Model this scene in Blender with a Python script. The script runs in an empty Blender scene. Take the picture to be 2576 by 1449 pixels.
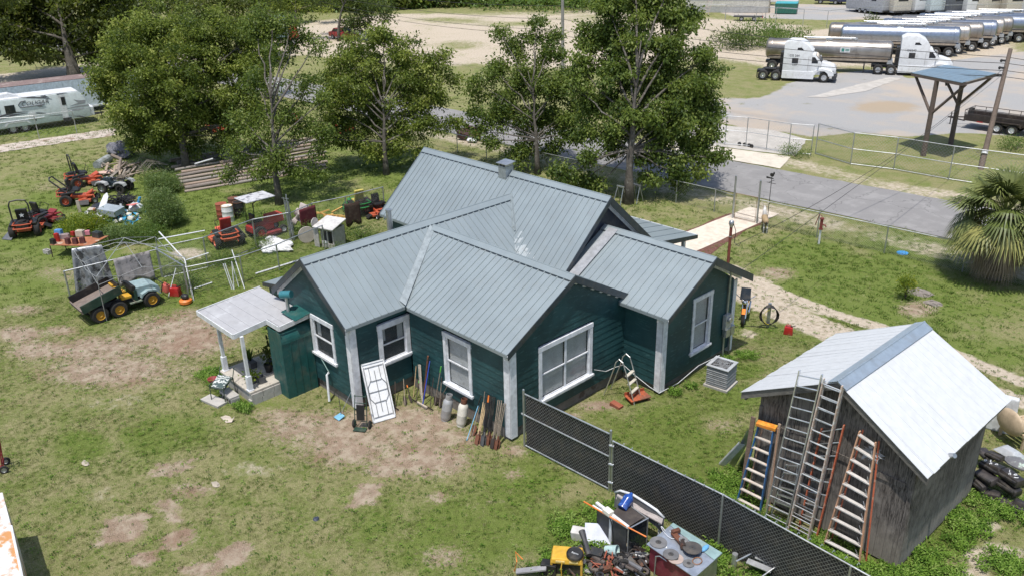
import bpy, math, random
import numpy as np
from mathutils import Vector, Matrix, Euler
random.seed(7); rng = np.random.default_rng(7)
scene = bpy.context.scene
COL = scene.collection
rad = math.radians
# ---------------------------------------------------------------- camera
FPX = 2114.7; PITCH, ROLL, YAW = rad(23.65), rad(-1.293), rad(-46.53)
_F = Vector((0, math.cos(PITCH), -math.sin(PITCH))); _R = Vector((1, 0, 0)); _U = _R.cross(_F)
_R2 = math.cos(ROLL)*_R + math.sin(ROLL)*_U; _U2 = -math.sin(ROLL)*_R + math.cos(ROLL)*_U
_MZ = Matrix.Rotation(-YAW, 3, 'Z')
CR, CU, CF = _MZ @ _R2, _MZ @ _U2, _MZ @ _F
CAM = Vector((15.7032, -14.7083, 14.5))
cd = bpy.data.cameras.new('camera'); cam = bpy.data.objects.new('camera', cd); COL.objects.link(cam)
m3 = Matrix((CR, CU, -CF)).transposed()
cam.matrix_world = Matrix.Translation(CAM) @ m3.to_4x4()
cd.sensor_width = 36; cd.lens = FPX/2576*36; cd.clip_start = .1; cd.clip_end = 2500
scene.camera = cam
# ---------------------------------------------------------------- light
SUNV = Vector((.13, -.27, 1)).normalized()
world = bpy.data.worlds.new('World'); scene.world = world; world.use_nodes = True
wn = world.node_tree; bgn = wn.nodes['Background']
sky = wn.nodes.new('ShaderNodeTexSky'); sky.sky_type = 'NISHITA'; sky.sun_disc = False
sky.sun_elevation = math.asin(SUNV.z); sky.sun_rotation = math.atan2(SUNV.x, SUNV.y)
sky.air_density = 1.0; sky.dust_density = 1.6; sky.ozone_density = 1.0
wn.links.new(sky.outputs[0], bgn.inputs[0]); bgn.inputs[1].default_value = .15
sd = bpy.data.lights.new('sun', 'SUN'); sd.energy = 4.3; sd.angle = rad(.6); sd.color = (1, .965, .9)
sun = bpy.data.objects.new('sun', sd); COL.objects.link(sun); sun.location = (0, 0, 60)
sun.rotation_euler = (-SUNV).to_track_quat('-Z', 'Y').to_euler()
scene.view_settings.view_transform = 'Standard'; scene.view_settings.look = 'None'
scene.view_settings.exposure = 0.06; scene.view_settings.gamma = 1
scene.cycles.max_bounces = 5; scene.cycles.diffuse_bounces = 3; scene.cycles.glossy_bounces = 2
scene.cycles.transmission_bounces = 4; scene.cycles.transparent_max_bounces = 6
scene.cycles.caustics_reflective = False; scene.cycles.caustics_refractive = False

def G(px, py, z=0.0):
    """world point at height z seen at photo coordinate (px, py) of a 2576 px wide picture"""
    d = CF*FPX + CR*(px-1288) - CU*(py-724.5)
    return CAM + d*((z-CAM.z)/d.z)
def GX(px, py, x0):
    d = CF*FPX + CR*(px-1288) - CU*(py-724.5); return CAM + d*((x0-CAM.x)/d.x)
def Zat(b, px, py):
    """height of pixel above the ground point b"""
    d = CF*FPX + CR*(px-1288) - CU*(py-724.5)
    t = ((b[0]-CAM.x)*d.x+(b[1]-CAM.y)*d.y)/(d.x*d.x+d.y*d.y); return CAM.z+d.z*t
def hd(px0, py0, px1, py1):
    a, b = G(px0, py0), G(px1, py1); return math.atan2(b.y-a.y, b.x-a.x)

# ---------------------------------------------------------------- materials
class NT:
    def __init__(s, name):
        s.m = bpy.data.materials.new(name); s.m.use_nodes = True; s.t = s.m.node_tree
        s.b = s.t.nodes['Principled BSDF']; s._p = None
    def n(s, t, **k):
        x = s.t.nodes.new(t)
        for a, v in k.items(): setattr(x, a, v)
        return x
    def set(s, sock, v):
        if hasattr(v, 'links'): s.t.links.new(v, sock)
        elif isinstance(v, (tuple, list)) and len(v) == 3 and len(sock.default_value) == 4: sock.default_value = (*v, 1)
        else: sock.default_value = v
    def pos(s, obj=False):
        if obj: return s.n('ShaderNodeTexCoord').outputs['Object']
        if s._p is None: s._p = s.n('ShaderNodeNewGeometry').outputs['Position']
        return s._p
    def noise(s, scale, detail=3, rough=.55, vec=None, dist=0, out='Fac'):
        x = s.n('ShaderNodeTexNoise'); s.set(x.inputs['Vector'], vec if vec is not None else s.pos())
        x.inputs['Scale'].default_value = scale; x.inputs['Detail'].default_value = detail
        x.inputs['Roughness'].default_value = rough; x.inputs['Distortion'].default_value = dist
        return x.outputs[out]
    def math(s, op, a, b=0.0, c=0.0, clamp=False):
        x = s.n('ShaderNodeMath', operation=op, use_clamp=clamp)
        s.set(x.inputs[0], a); s.set(x.inputs[1], b); s.set(x.inputs[2], c); return x.outputs[0]
    def step(s, v, lo, hi):
        x = s.n('ShaderNodeMapRange', interpolation_type='SMOOTHSTEP'); s.set(x.inputs[0], v)
        x.inputs[1].default_value = lo; x.inputs[2].default_value = hi; return x.outputs[0]
    def mix(s, f, a, b, mode='MIX'):
        x = s.n('ShaderNodeMix', data_type='RGBA', blend_type=mode)
        s.set(x.inputs[0], f); s.set(x.inputs[6], a); s.set(x.inputs[7], b); return x.outputs[2]
    def attr(s, name):
        return s.n('ShaderNodeAttribute', attribute_name=name).outputs['Fac']
    def scalev(s, v, sc):
        x = s.n('ShaderNodeMapping'); s.set(x.inputs['Vector'], v); x.inputs['Scale'].default_value = sc; return x.outputs[0]
    def bump(s, h, strength=.3, dist=.02, prev=None):
        x = s.n('ShaderNodeBump'); x.inputs['Strength'].default_value = strength; x.inputs['Distance'].default_value = dist
        s.set(x.inputs['Height'], h)
        if prev is not None: s.set(x.inputs['Normal'], prev)
        return x.outputs[0]
    def rnd(s): return s.n('ShaderNodeObjectInfo').outputs['Random']
    def fin(s, col, rough=.8, metal=0., normal=None, spec=None):
        s.set(s.b.inputs['Base Color'], col); s.set(s.b.inputs['Roughness'], rough); s.set(s.b.inputs['Metallic'], metal)
        if normal is not None: s.set(s.b.inputs['Normal'], normal)
        if spec is not None: s.b.inputs['Specular IOR Level'].default_value = spec
        return s.m
_mc = {}
def M(col, rough=.6, metal=0., var=.18, sc=5., bump=.15, bs=30., c2=None, amt=.5, c2s=3., rv=0., dust=.3):
    """painted / plain surface: colour with soft variation, optional second colour in patches (stains, rust), fine bump"""
    key = (tuple(col), rough, metal, var, sc, bump, bs, c2 and tuple(c2), amt, c2s, rv, dust)
    if key in _mc: return _mc[key]
    s = NT('surface_%d' % len(_mc)); v = s.pos(True)
    n1 = s.noise(sc, 4, .6, v)
    base = s.mix(s.step(n1, .3, .7), tuple(c*(1-var) for c in col), tuple(min(1, c*(1+var*.6)) for c in col))
    if rv:
        base = s.mix(s.math('MULTIPLY', s.rnd(), rv), base, tuple(c*.35 for c in col))
    if c2: base = s.mix(s.step(s.noise(c2s, 5, .65, v), 1-amt-.06, 1-amt+.06), base, c2)
    if dust: base = s.mix(s.math('MULTIPLY', s.step(s.noise(2.3, 6, .7, v), .45, .75), dust), base, (.22, .18, .13))
    nn = s.bump(s.noise(bs, 3, .6, v), bump, .01) if bump else None
    r = s.math('ADD', rough-.06, s.math('MULTIPLY', n1, .14), clamp=True)
    _mc[key] = s.fin(base, r, metal, nn); return _mc[key]
def wood(col, sc=1., c2=None):
    key = ('wood', tuple(col), sc, c2)
    if key in _mc: return _mc[key]
    s = NT('wood_%d' % len(_mc)); v = s.pos(True)
    g = s.noise(6*sc, 5, .65, s.scalev(v, (1, 6, 6)), .6)
    c = s.mix(s.step(g, .3, .7), tuple(x*.55 for x in col), col)
    c = s.mix(s.step(s.noise(2*sc, 4, .6, v), .5, .75), c, c2 or tuple(x*.5 for x in col))
    _mc[key] = s.fin(c, .85, 0, s.bump(g, .4, .01)); return _mc[key]

# ---------------------------------------------------------------- mesh builder
class MB:
    def __init__(s): s.v = []; s.f = []; s.T = None
    def add(s, vs, fs):
        o = len(s.v)
        if s.T is not None: vs = [s.T @ Vector(p) for p in vs]
        s.v += [tuple(p) for p in vs]; s.f += [tuple(i+o for i in f) for f in fs]; return s
    def box(s, c, d, r=None, top=None):
        """c centre, d size, r euler degrees, top=(sx, sy) scale of the upper face"""
        x, y, z = d[0]/2, d[1]/2, d[2]/2; tx, ty = top or (1, 1)
        P = [(-x, -y, -z), (x, -y, -z), (x, y, -z), (-x, y, -z), (-x*tx, -y*ty, z), (x*tx, -y*ty, z), (x*tx, y*ty, z), (-x*tx, y*ty, z)]
        if r is not None:
            R = Euler([rad(a) for a in r]).to_matrix(); P = [R @ Vector(p) for p in P]
        return s.add([(p[0]+c[0], p[1]+c[1], p[2]+c[2]) for p in P],
                     [(0, 3, 2, 1), (4, 5, 6, 7), (0, 1, 5, 4), (1, 2, 6, 5), (2, 3, 7, 6), (3, 0, 4, 7)])
    def cyl(s, p0, p1, r, r2=None, n=10, cap=True):
        p0, p1 = Vector(p0), Vector(p1); d = (p1-p0)
        if d.length < 1e-6: return s
        q = d.to_track_quat('Z', 'Y').to_matrix(); r2 = r if r2 is None else r2; P = []
        for pp, rr in ((p0, r), (p1, r2)):
            for i in range(n):
                a = 2*math.pi*i/n; P.append(pp + q @ Vector((math.cos(a)*rr, math.sin(a)*rr, 0)))
        F = [(i, (i+1) % n, n+(i+1) % n, n+i) for i in range(n)]
        if cap: F += [tuple(range(n-1, -1, -1)), tuple(range(n, 2*n))]
        return s.add(P, F)
    def tube(s, pts, r, n=6):
        pts = [Vector(p) for p in pts]; P = []; k = len(pts); up = Vector((0, 0, 1))
        for i, p in enumerate(pts):
            d = (pts[min(i+1, k-1)]-pts[max(i-1, 0)]).normalized()
            a = d.cross(up)
            if a.length < .05: a = d.cross(Vector((1, 0, 0)))
            a.normalize(); b = a.cross(d); rr = r[i] if isinstance(r, (list, tuple)) else r
            for j in range(n):
                t = 2*math.pi*j/n; P.append(p+a*math.cos(t)*rr+b*math.sin(t)*rr)
        F = [(i*n+j, i*n+(j+1) % n, (i+1)*n+(j+1) % n, (i+1)*n+j) for i in range(k-1) for j in range(n)]
        F += [tuple(range(n-1, -1, -1)), tuple(range((k-1)*n, k*n))]
        return s.add(P, F)
    def lathe(s, prof, c=(0, 0, 0), n=14, axis='z'):
        P = []; k = len(prof)
        for r, z in prof:
            for i in range(n):
                a = 2*math.pi*i/n; x, y = r*math.cos(a), r*math.sin(a)
                p = (x, y, z) if axis == 'z' else ((x, z, y) if axis == 'y' else (z, x, y))
                P.append((p[0]+c[0], p[1]+c[1], p[2]+c[2]))
        F = [(j*n+i, j*n+(i+1) % n, (j+1)*n+(i+1) % n, (j+1)*n+i) for j in range(k-1) for i in range(n)]
        op = tuple(prof[0]) == tuple(prof[-1])
        if prof[0][0] > 1e-4 and not op: F.append(tuple(range(n-1, -1, -1)))
        if prof[-1][0] > 1e-4 and not op: F.append(tuple(range((k-1)*n, k*n)))
        return s.add(P, F)
    def prism(s, poly, a0, a1, axis='y'):
        """extrude 2D poly; axis y: poly is (x,z); axis x: poly is (y,z); axis z: poly is (x,y)"""
        n = len(poly)
        f = {'y': lambda p, a: (p[0], a, p[1]), 'x': lambda p, a: (a, p[0], p[1]), 'z': lambda p, a: (p[0], p[1], a)}[axis]
        return s.add([f(p, a0) for p in poly]+[f(p, a1) for p in poly],
                     [tuple(range(n))[::-1], tuple(range(n, 2*n))]+[(i, (i+1) % n, n+(i+1) % n, n+i) for i in range(n)])
    def ell(s, c, r, n=10, m=6, jit=0):
        P = []
        for j in range(m+1):
            t = math.pi*j/m
            for i in range(n):
                a = 2*math.pi*i/n; k = 1+random.uniform(-jit, jit)
                P.append((c[0]+r[0]*k*math.sin(t)*math.cos(a), c[1]+r[1]*k*math.sin(t)*math.sin(a), c[2]+r[2]*k*math.cos(t)))
        return s.add(P, [(j*n+i, (j+1)*n+i, (j+1)*n+(i+1) % n, j*n+(i+1) % n) for j in range(m) for i in range(n)])
    def poly(s, pts): return s.add(pts, [tuple(range(len(pts)))])
    def slab(s, pts, th):
        """thick plate: pts is a planar loop, th a vector of thickness"""
        n = len(pts); q = [Vector(p)+Vector(th) for p in pts]
        return s.add(list(pts)+q, [tuple(range(n)), tuple(range(2*n-1, n-1, -1))]+[(i, n+i, n+(i+1) % n, (i+1) % n) for i in range(n)])
    def mesh(s, name):
        me = bpy.data.meshes.new(name); me.from_pydata(s.v, [], s.f); me.update(); return me
    def build(s, name, mat, parent=None, bevel=0, smooth=False, label=None):
        me = s.mesh(name); me.materials.append(mat); o = bpy.data.objects.new(name, me); COL.objects.link(o)
        import bmesh
        b = bmesh.new(); b.from_mesh(me); bmesh.ops.recalc_face_normals(b, faces=b.faces)
        if bevel: bmesh.ops.bevel(b, geom=[e for e in b.edges if len(e.link_faces) == 2 and e.calc_face_angle(0) > .5], offset=bevel, segments=2, affect='EDGES', profile=.6)
        b.to_mesh(me); b.free()
        if smooth: me.shade_smooth() if smooth is True else me.set_sharp_from_angle(angle=smooth) if hasattr(me, 'set_sharp_from_angle') else None
        if smooth and smooth is not True:
            for p in me.polygons: p.use_smooth = True
            me.set_sharp_from_angle(angle=smooth)
        if parent: o.parent = parent
        if label: o['label'] = label
        return o
def thing(name, label, cat, loc=(0, 0, 0), rz=0., group=None):
    o = bpy.data.objects.new(name, None); COL.objects.link(o); o.location = loc; o.rotation_euler = (0, 0, rz)
    o.empty_display_size = .2; o['label'] = label; o['category'] = cat
    if group: o['group'] = group
    return o
def tag(o, label, cat, group=None, kind=None):
    if label: o['label'] = label
    if cat: o['category'] = cat
    if group: o['group'] = group
    if kind: o['kind'] = kind
    return o
def struct(o): o['kind'] = 'structure'; return o
def dup(root, label, loc=None, rz=None, name=None, mats=None):
    def cp(o, par):
        c = o.copy(); COL.objects.link(c); c.parent = par
        for ch in list(o.children): cp(ch, c)
        return c
    r = cp(root, None)
    if loc is not None: r.location = loc
    if rz is not None: r.rotation_euler = (0, 0, rz)
    r['label'] = label
    return r
B = MB
def bx(c, d, r=None, top=None): return MB().box(c, d, r, top)

# common colours
WHITE = M((.68, .69, .7), .45, c2=(.5, .46, .4), amt=.22, c2s=2.5, dust=.15)
WPAINT = M((.74, .75, .78), .55, c2=(.6, .61, .62), amt=.25, c2s=9, bump=.3, dust=.1)
GALV = M((.5, .52, .54), .42, .85, c2=(.3, .3, .31), amt=.3, c2s=14)
ALU = M((.72, .73, .74), .35, .8, c2=(.42, .42, .42), amt=.3, c2s=12)
BLACK = M((.012, .012, .013), .5)
RUBBER = M((.022, .021, .02), .9, c2=(.07, .06, .05), amt=.3)
STEELD = M((.05, .05, .055), .5, .4)
RUST = M((.16, .06, .032), .85, c2=(.07, .035, .025), amt=.45, c2s=8)
ORANGE = M((.5, .085, .035), .45, c2=(.2, .06, .03), amt=.2)
RED = M((.4, .02, .018), .4)
CONC = M((.42, .4, .37), .9, var=.15, bump=.4, c2=(.3, .28, .25), amt=.3)
GLASS = M((.02, .025, .03), .08, bump=0, var=.05)
CHAINM = M((.42, .43, .44), .5, .7, bump=0)
def wheel(parent, c, r, w, rim, ax='y', label=None, n=18, hub=.55):
    h = w/2; e = r*.14
    t = MB().lathe([(r*hub, -h), (r-e, -h), (r, -h+e), (r, h-e), (r-e, h), (r*hub, h), (r*hub, -h)], (0, 0, 0), n, ax).build('wheel', RUBBER, parent, smooth=.7)
    t.location = c
    MB().lathe([(.001, -h*.55), (r*.18, -h*.9), (r*.2, -h*.5), (r*hub*.9, -h*.45), (r*hub, -h*.98), (r*hub, h*.98), (r*hub*.9, h*.45), (r*.2, h*.5), (r*.18, h*.9), (.001, h*.9)], (0, 0, 0), 14, ax).build('rim', rim, t, smooth=.7)
    return t
# ================================================================ GROUND
def pixel(X, Y):
    dx, dy, dz = X-CAM.x, Y-CAM.y, -CAM.z
    z = dx*CF.x+dy*CF.y+dz*CF.z; z = np.where(z < .5, .5, z)
    return (1288+FPX*(dx*CR.x+dy*CR.y+dz*CR.z)/z, 724.5-FPX*(dx*CU.x+dy*CU.y+dz*CU.z)/z)
def seg(a, b, s): return np.arange(a, b, s)
gx = np.concatenate([seg(-700, -160, 20), seg(-160, -60, 1.6), seg(-60, -30, .6), seg(-30, 16, .26), seg(16, 40, 1.5), seg(40, 400, 20)])
gy = np.concatenate([seg(-120, -20, 8), seg(-20, -13, 1.), seg(-13, 16, .26), seg(16, 40, .5), seg(40, 150, 1.4), seg(150, 900, 20)])
GXm, GYm = np.meshgrid(gx, gy, indexing='ij')
def vnoise(X, Y, s, seed=0):
    """cheap smooth noise"""
    r = np.random.default_rng(seed); out = 0
    for k in range(6):
        a = r.uniform(0, 6.28); f = s*r.uniform(.6, 1.7); out = out+np.sin((X*math.cos(a)+Y*math.sin(a))*f+r.uniform(0, 6.28))
    return out/6
GZm = .012*vnoise(GXm, GYm, 2.6, 1) + .01*vnoise(GXm, GYm, 6., 2)
def inpoly(poly, soft):
    """soft membership of world points in a world polygon (1 inside, falls off over soft metres)"""
    P = np.array(poly); n = len(P)
    def f(X, Y):
        ins = np.zeros(X.shape, bool); dmin = np.full(X.shape, 1e9)
        for i in range(n):
            x0, y0 = P[i]; x1, y1 = P[(i+1) % n]
            c = ((y0 > Y) != (y1 > Y)) & (X < (x1-x0)*(Y-y0)/((y1-y0) or 1e-9)+x0); ins ^= c
            L = (x1-x0)**2+(y1-y0)**2+1e-9; t = np.clip(((X-x0)*(x1-x0)+(Y-y0)*(y1-y0))/L, 0, 1)
            dmin = np.minimum(dmin, (X-x0-t*(x1-x0))**2+(Y-y0-t*(y1-y0))**2)
        d = np.sqrt(dmin); return np.clip(.5+np.where(ins, d, -d)/soft, 0, 1)
    return f
def wpoly(pts): return [(G(x, y).x, G(x, y).y) for x, y in pts]
def wline(pts, w):
    P = np.array([(G(x, y).x, G(x, y).y) for x, y in pts])
    def f(X, Y):
        dm = np.full(X.shape, 1e9)
        for (x0, y0), (x1, y1) in zip(P[:-1], P[1:]):
            L = (x1-x0)**2+(y1-y0)**2+1e-9; t = np.clip(((X-x0)*(x1-x0)+(Y-y0)*(y1-y0))/L, 0, 1)
            dm = np.minimum(dm, (X-x0-t*(x1-x0))**2+(Y-y0-t*(y1-y0))**2)
        return np.clip(1.5-np.sqrt(dm)/w, 0, 1)
    return f
def wblob(cx, cy, rx, ry):
    c = G(cx, cy); a = G(cx+rx, cy); b = G(cx, cy-ry); u = Vector((a.x-c.x, a.y-c.y)); v = Vector((b.x-c.x, b.y-c.y))
    A = np.linalg.inv(np.array([[u.x, v.x], [u.y, v.y]]))
    def f(X, Y):
        p = A[0, 0]*(X-c.x)+A[0, 1]*(Y-c.y); q = A[1, 0]*(X-c.x)+A[1, 1]*(Y-c.y)
        return np.clip(1.5-(p*p+q*q)**.5, 0, 1)
    return f
def wrect(cx, cy, rx, ry):
    c = G(cx, cy); a = G(cx+rx, cy-ry*.3); b = G(cx+rx*.3, cy-ry)
    A = np.linalg.inv(np.array([[a.x-c.x, b.x-c.x], [a.y-c.y, b.y-c.y]]))
    def f(X, Y):
        p = A[0, 0]*(X-c.x)+A[0, 1]*(Y-c.y); q = A[1, 0]*(X-c.x)+A[1, 1]*(Y-c.y)
        return np.clip((1.12-np.maximum(abs(p), abs(q)))/.22, 0, 1)
    return f
DIRT = [(wrect, 309, 1328, 58, 36, .8), (wrect, 450, 1355, 40, 26, .95), (wrect, 363, 1405, 34, 20, .9), (wrect, 588, 1395, 42, 30, .9),
 (wrect, 430, 1178, 52, 20, .7), (wblob, 420, 1271, 34, 22, .7), (wrect, 437, 1303, 26, 14, .8), (wblob, 480, 1232, 60, 20, .65), (wblob, 504, 1432, 60, 18, .8),
 (wblob, 1060, 1150, 115, 48, .85), (wrect, 922, 1242, 32, 28, .95), (wblob, 969, 1177, 60, 25, .7), (wblob, 1100, 1250, 28, 18, .75), (wblob, 1127, 1103, 120, 25, .75),
 (wblob, 1297, 1133, 30, 14, .7), (wblob, 1292, 1193, 30, 16, .6), (wblob, 1255, 1261, 18, 8, .6), (wblob, 1120, 1400, 60, 30, .5),
 (wblob, 450, 845, 140, 50, .92), (wblob, 250, 880, 120, 40, .72), (wblob, 900, 1105, 190, 60, .78), (wblob, 120, 880, 100, 26, .75), (wblob, 50, 842, 60, 22, .8), (wblob, 280, 930, 200, 44, .72), (wblob, 150, 832, 45, 14, .7), (wblob, 480, 790, 50, 16, .6), (wblob, 410, 870, 40, 18, .8),
 (wblob, 820, 1075, 160, 45, .72), (wblob, 1000, 1060, 170, 40, .85), (wblob, 700, 1045, 80, 22, .65), (wblob, 870, 1130, 100, 30, .5), (wblob, 150, 690, 60, 20, .45),
 (wblob, 1500, 1020, 50, 12, .8), (wblob, 1430, 1045, 30, 10, .8), (wblob, 1820, 1070, 60, 20, .4),
 (wblob, 2310, 775, 50, 22, .7), (wblob, 1950, 690, 50, 18, .6), (wblob, 60, 780, 60, 14, .5), (wblob, 160, 470, 90, 14, .4), (wblob, 340, 850, 60, 22, .5)]
SAND = [(wline, [(1835, 672), (1960, 735), (2100, 790), (2240, 832), (2380, 882), (2576, 962)], .34, 1), (wline, [(1850, 735), (1960, 790), (2100, 850), (2200, 905)], .5, 1),
 (wline, [(1840, 700), (1960, 760), (2080, 815), (2200, 862), (2330, 930), (2576, 1010)], .45, .75), (wblob, 1920, 740, 60, 30, .7),
 (wblob, 2010, 1055, 75, 26, .62), (wblob, 2090, 1160, 40, 18, .5), (wblob, 2500, 1400, 80, 34, .8), (wblob, 2480, 1325, 40, 16, .7), (wblob, 2430, 1445, 70, 18, .8), (wblob, 2360, 1290, 20, 10, .4),
 (wblob, 1560, 850, 120, 20, .4), (wblob, 470, 640, 60, 16, .6), (wblob, 250, 1235, 60, 30, .3), (wblob, 330, 1000, 200, 40, .3), (wblob, 640, 1180, 120, 26, .38), (wblob, 870, 880, 10, 5, .5), (wblob, 1880, 840, 26, 14, .6)]
def pxm(poly, soft): return inpoly(wpoly(poly), soft)
GREENF = [pxm([(1110, 178), (1300, 170), (1480, 188), (1760, 215), (1770, 300), (1600, 330), (1100, 262), (900, 235), (680, 190), (640, 170), (700, 155), (900, 165)], 3.)]
SANDLOT = [pxm([(690, 66), (800, 52), (1000, 34), (1500, 26), (1760, 44), (2100, 70), (2576, 66), (2576, 150), (2350, 160), (2110, 175), (1990, 190), (1800, 150), (1500, 180), (1200, 165), (1120, 172), (1010, 165), (750, 140), (640, 120)], 4.),
 pxm([(-500, 182), (0, 186), (290, 150), (700, 120), (760, 140), (300, 172), (0, 205), (-500, 215)], 1.2), pxm([(0, 198), (240, 172), (300, 185), (60, 232), (-200, 240)], 2.)]
GRAVEL = [pxm([(1785, 255), (1840, 222), (2000, 205), (2110, 185), (2300, 165), (2576, 130), (2900, 120), (2900, 400), (2576, 345), (2420, 335), (2290, 345), (2150, 335), (2050, 345), (1950, 330), (1860, 322), (1785, 300)], 1.6),
 pxm([(1960, 10), (2120, 14), (2260, -10), (2900, -20), (2900, 48), (2576, 46), (2300, 48), (2080, 52), (1850, 44), (1800, 30)], 5.)]
GREEN = [pxm([(1800, 160), (1905, 160), (1990, 200), (1960, 228), (1900, 250), (1800, 246), (1740, 220)], 2.), (pxm([(2090, 54), (2900, 46), (2900, 66), (2380, 68), (2090, 64)], 3.)),
 wblob(1152, 115, 62, 10), wblob(1140, 52, 90, 9), wblob(1300, 62, 100, 6), wblob(1500, 48, 90, 9), wblob(1250, 32, 260, 6), wblob(1900, 86, 95, 13), wblob(2050, 72, 40, 5), wblob(2300, 192, 30, 6)]
VERGE = [wline([(1000, 320), (1400, 405), (1700, 478), (1947, 530), (2200, 590), (2576, 690)], 1.2), wline([(1640, 355), (1990, 410), (2200, 462), (2420, 500), (2700, 560)], 1.3), wline([(1150, 290), (1500, 350)], 1.)]
LUSH = [wblob(2150, 720, 330, 90), wblob(1700, 1120, 160, 110), wblob(430, 560, 430, 130), wblob(2350, 900, 220, 40), wblob(1150, 1360, 160, 60), wblob(1850, 1180, 120, 90), wblob(600, 1000, 60, 30), wblob(2060, 1140, 70, 70), wblob(2150, 1250, 60, 60), wblob(2350, 1350, 90, 50), wblob(2250, 1430, 80, 30), wblob(1500, 1290, 60, 40), wblob(1420, 1370, 60, 50), wblob(1850, 930, 60, 20), wblob(1850, 1000, 60, 30),
 wblob(1600, 1060, 90, 25), wblob(1330, 1190, 80, 50), wblob(1150, 1300, 250, 60), wblob(420, 640, 220, 70), wblob(650, 620, 160, 60), wblob(850, 440, 200, 60), wblob(2200, 640, 240, 50), wblob(420, 1090, 100, 40), wblob(200, 1120, 60, 30), wblob(2420, 760, 120, 40), wblob(700, 700, 120, 30), wblob(70, 330, 200, 12), wblob(60, 120, 120, 15)]
def masks(X, Y):
    def mx(L): 
        o = np.zeros(X.shape)
        for e in L:
            if isinstance(e, tuple): o = np.maximum(o, e[0](*e[1:-1])(X, Y)*e[-1])
            else: o = np.maximum(o, e(X, Y))
        return o
    m = {}
    g = mx(GREEN); m['dirt'] = mx(DIRT)
    m['sand'] = np.maximum(mx(SAND), np.maximum(mx(SANDLOT)*.66, mx(VERGE)*.48))*(1-.42*g)
    m['gravel'] = mx(GRAVEL)*(1-g); m['lush'] = mx(LUSH)*(1-m['dirt'])*np.clip(.62+.75*vnoise(X, Y, 1.15, 21)+.3*vnoise(X, Y, 3.2, 22), 0, 1.15)
    m['dirt'] = m['dirt']*np.clip(.86+.3*vnoise(X, Y, 2.4, 23), 0, 1.1)
    return m
gm = masks(GXm, GYm)
puddle = wblob(2227, 270, 85, 15)(GXm, GYm)
nx, ny = len(gx), len(gy)
gv = np.stack([GXm.ravel(), GYm.ravel(), GZm.ravel()], 1)
ii, jj = np.meshgrid(np.arange(nx-1), np.arange(ny-1), indexing='ij'); a = (ii*ny+jj).ravel()
gf = np.stack([a, a+ny, a+ny+1, a+1], 1)
def npmesh(name, v, f, k=4):
    me = bpy.data.meshes.new(name); me.vertices.add(len(v)); me.vertices.foreach_set('co', np.asarray(v, np.float32).ravel())
    me.loops.add(f.size); me.loops.foreach_set('vertex_index', f.ravel().astype(np.int32)); me.polygons.add(len(f))
    me.polygons.foreach_set('loop_start', np.arange(0, f.size, k, dtype=np.int32)); me.update(calc_edges=True); return me
me = npmesh('ground', gv, gf)
for k, v in list(gm.items())+[('puddle', puddle)]:
    me.attributes.new(k, 'FLOAT', 'POINT').data.foreach_set('value', v.ravel().astype(np.float32))
me.shade_smooth()
s = NT('ground_mix')
nA = s.noise(.35, 4, .6); nB = s.noise(2.2, 5, .65); nC = s.noise(11, 5, .7); nD = s.noise(45, 4, .75); nE = s.noise(.9, 5, .6, dist=.4); nF = s.noise(5, 6, .7)
g1 = s.mix(s.step(nD, .32, .68), (.074, .104, .02), (.2, .25, .062))
g2 = s.mix(s.step(nD, .3, .7), (.15, .142, .058), (.36, .325, .175))
lush = s.attr('lush')
dryf = s.step(s.math('ADD', s.math('ADD', s.math('MULTIPLY', nE, .55), s.math('MULTIPLY', nC, .5)), s.math('MULTIPLY', lush, -.34)), .35, .64)
g = s.mix(dryf, g1, g2)
g = s.mix(s.math('MULTIPLY', s.step(nF, .5, .72), .45), g, (.07, .115, .018))
soil = s.mix(s.step(nD, .3, .7), (.15, .105, .072), (.4, .3, .22))
soil = s.mix(s.step(nB, .4, .65), soil, (.4, .33, .25))
soil = s.mix(s.math('MULTIPLY', s.step(nA, .5, .62), .35), soil, (.2, .1, .062))
df = s.step(s.math('ADD', s.attr('dirt'), s.math('ADD', s.math('MULTIPLY', nF, 1.0), s.math('MULTIPLY', nC, 1.1))), 1.2, 1.66)
c = s.mix(df, g, soil)
# small bare flecks everywhere in the lawn
c = s.mix(s.math('MULTIPLY', s.step(s.math('ADD', s.math('MULTIPLY', nC, .6), s.math('MULTIPLY', nB, .5)), .6, .74), .6), c, (.32, .27, .17))
sandc = s.mix(s.step(nF, .3, .7), (.4, .33, .25), (.56, .485, .39))
sandc = s.mix(s.math('MULTIPLY', s.step(nD, .5, .8), .5), sandc, (.34, .27, .19))
st_ = s.noise(.22, 6, .68, s.scalev(s.pos(), (1, 1, 1)), .5)
sf = s.step(s.math('ADD', s.attr('sand'), s.math('ADD', s.math('MULTIPLY', nB, .7), s.math('ADD', s.math('MULTIPLY', nF, .6), s.math('MULTIPLY', st_, .8)))), 1.32, 1.72)
c = s.mix(sf, c, sandc)
big = s.noise(.09, 5, .6)
grc = s.mix(s.step(s.noise(30, 3, .7), .3, .7), (.28, .275, .27), (.4, .393, .385))
grc = s.mix(s.step(big, .46, .62), grc, (.43, .37, .31))
grc = s.mix(s.math('MULTIPLY', s.step(s.noise(.16, 6, .7), .5, .64), .5), grc, (.45, .37, .29))
grc = s.mix(s.step(s.math('ADD', s.noise(.3, 6, .75), s.math('MULTIPLY', s.attr('gravel'), -.12)), .5, .6), grc, (.2, .2, .11))
gf2 = s.step(s.math('ADD', s.attr('gravel'), s.math('ADD', s.math('MULTIPLY', nE, .3), s.math('MULTIPLY', nB, .3))), .72, .9)
c = s.mix(gf2, c, grc)
pd = s.attr('puddle')
c = s.mix(s.math('MULTIPLY', s.step(s.math('ADD', pd, s.math('MULTIPLY', nE, .9)), .7, 1.3), .85), c, (.37, .29, .2))
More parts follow.
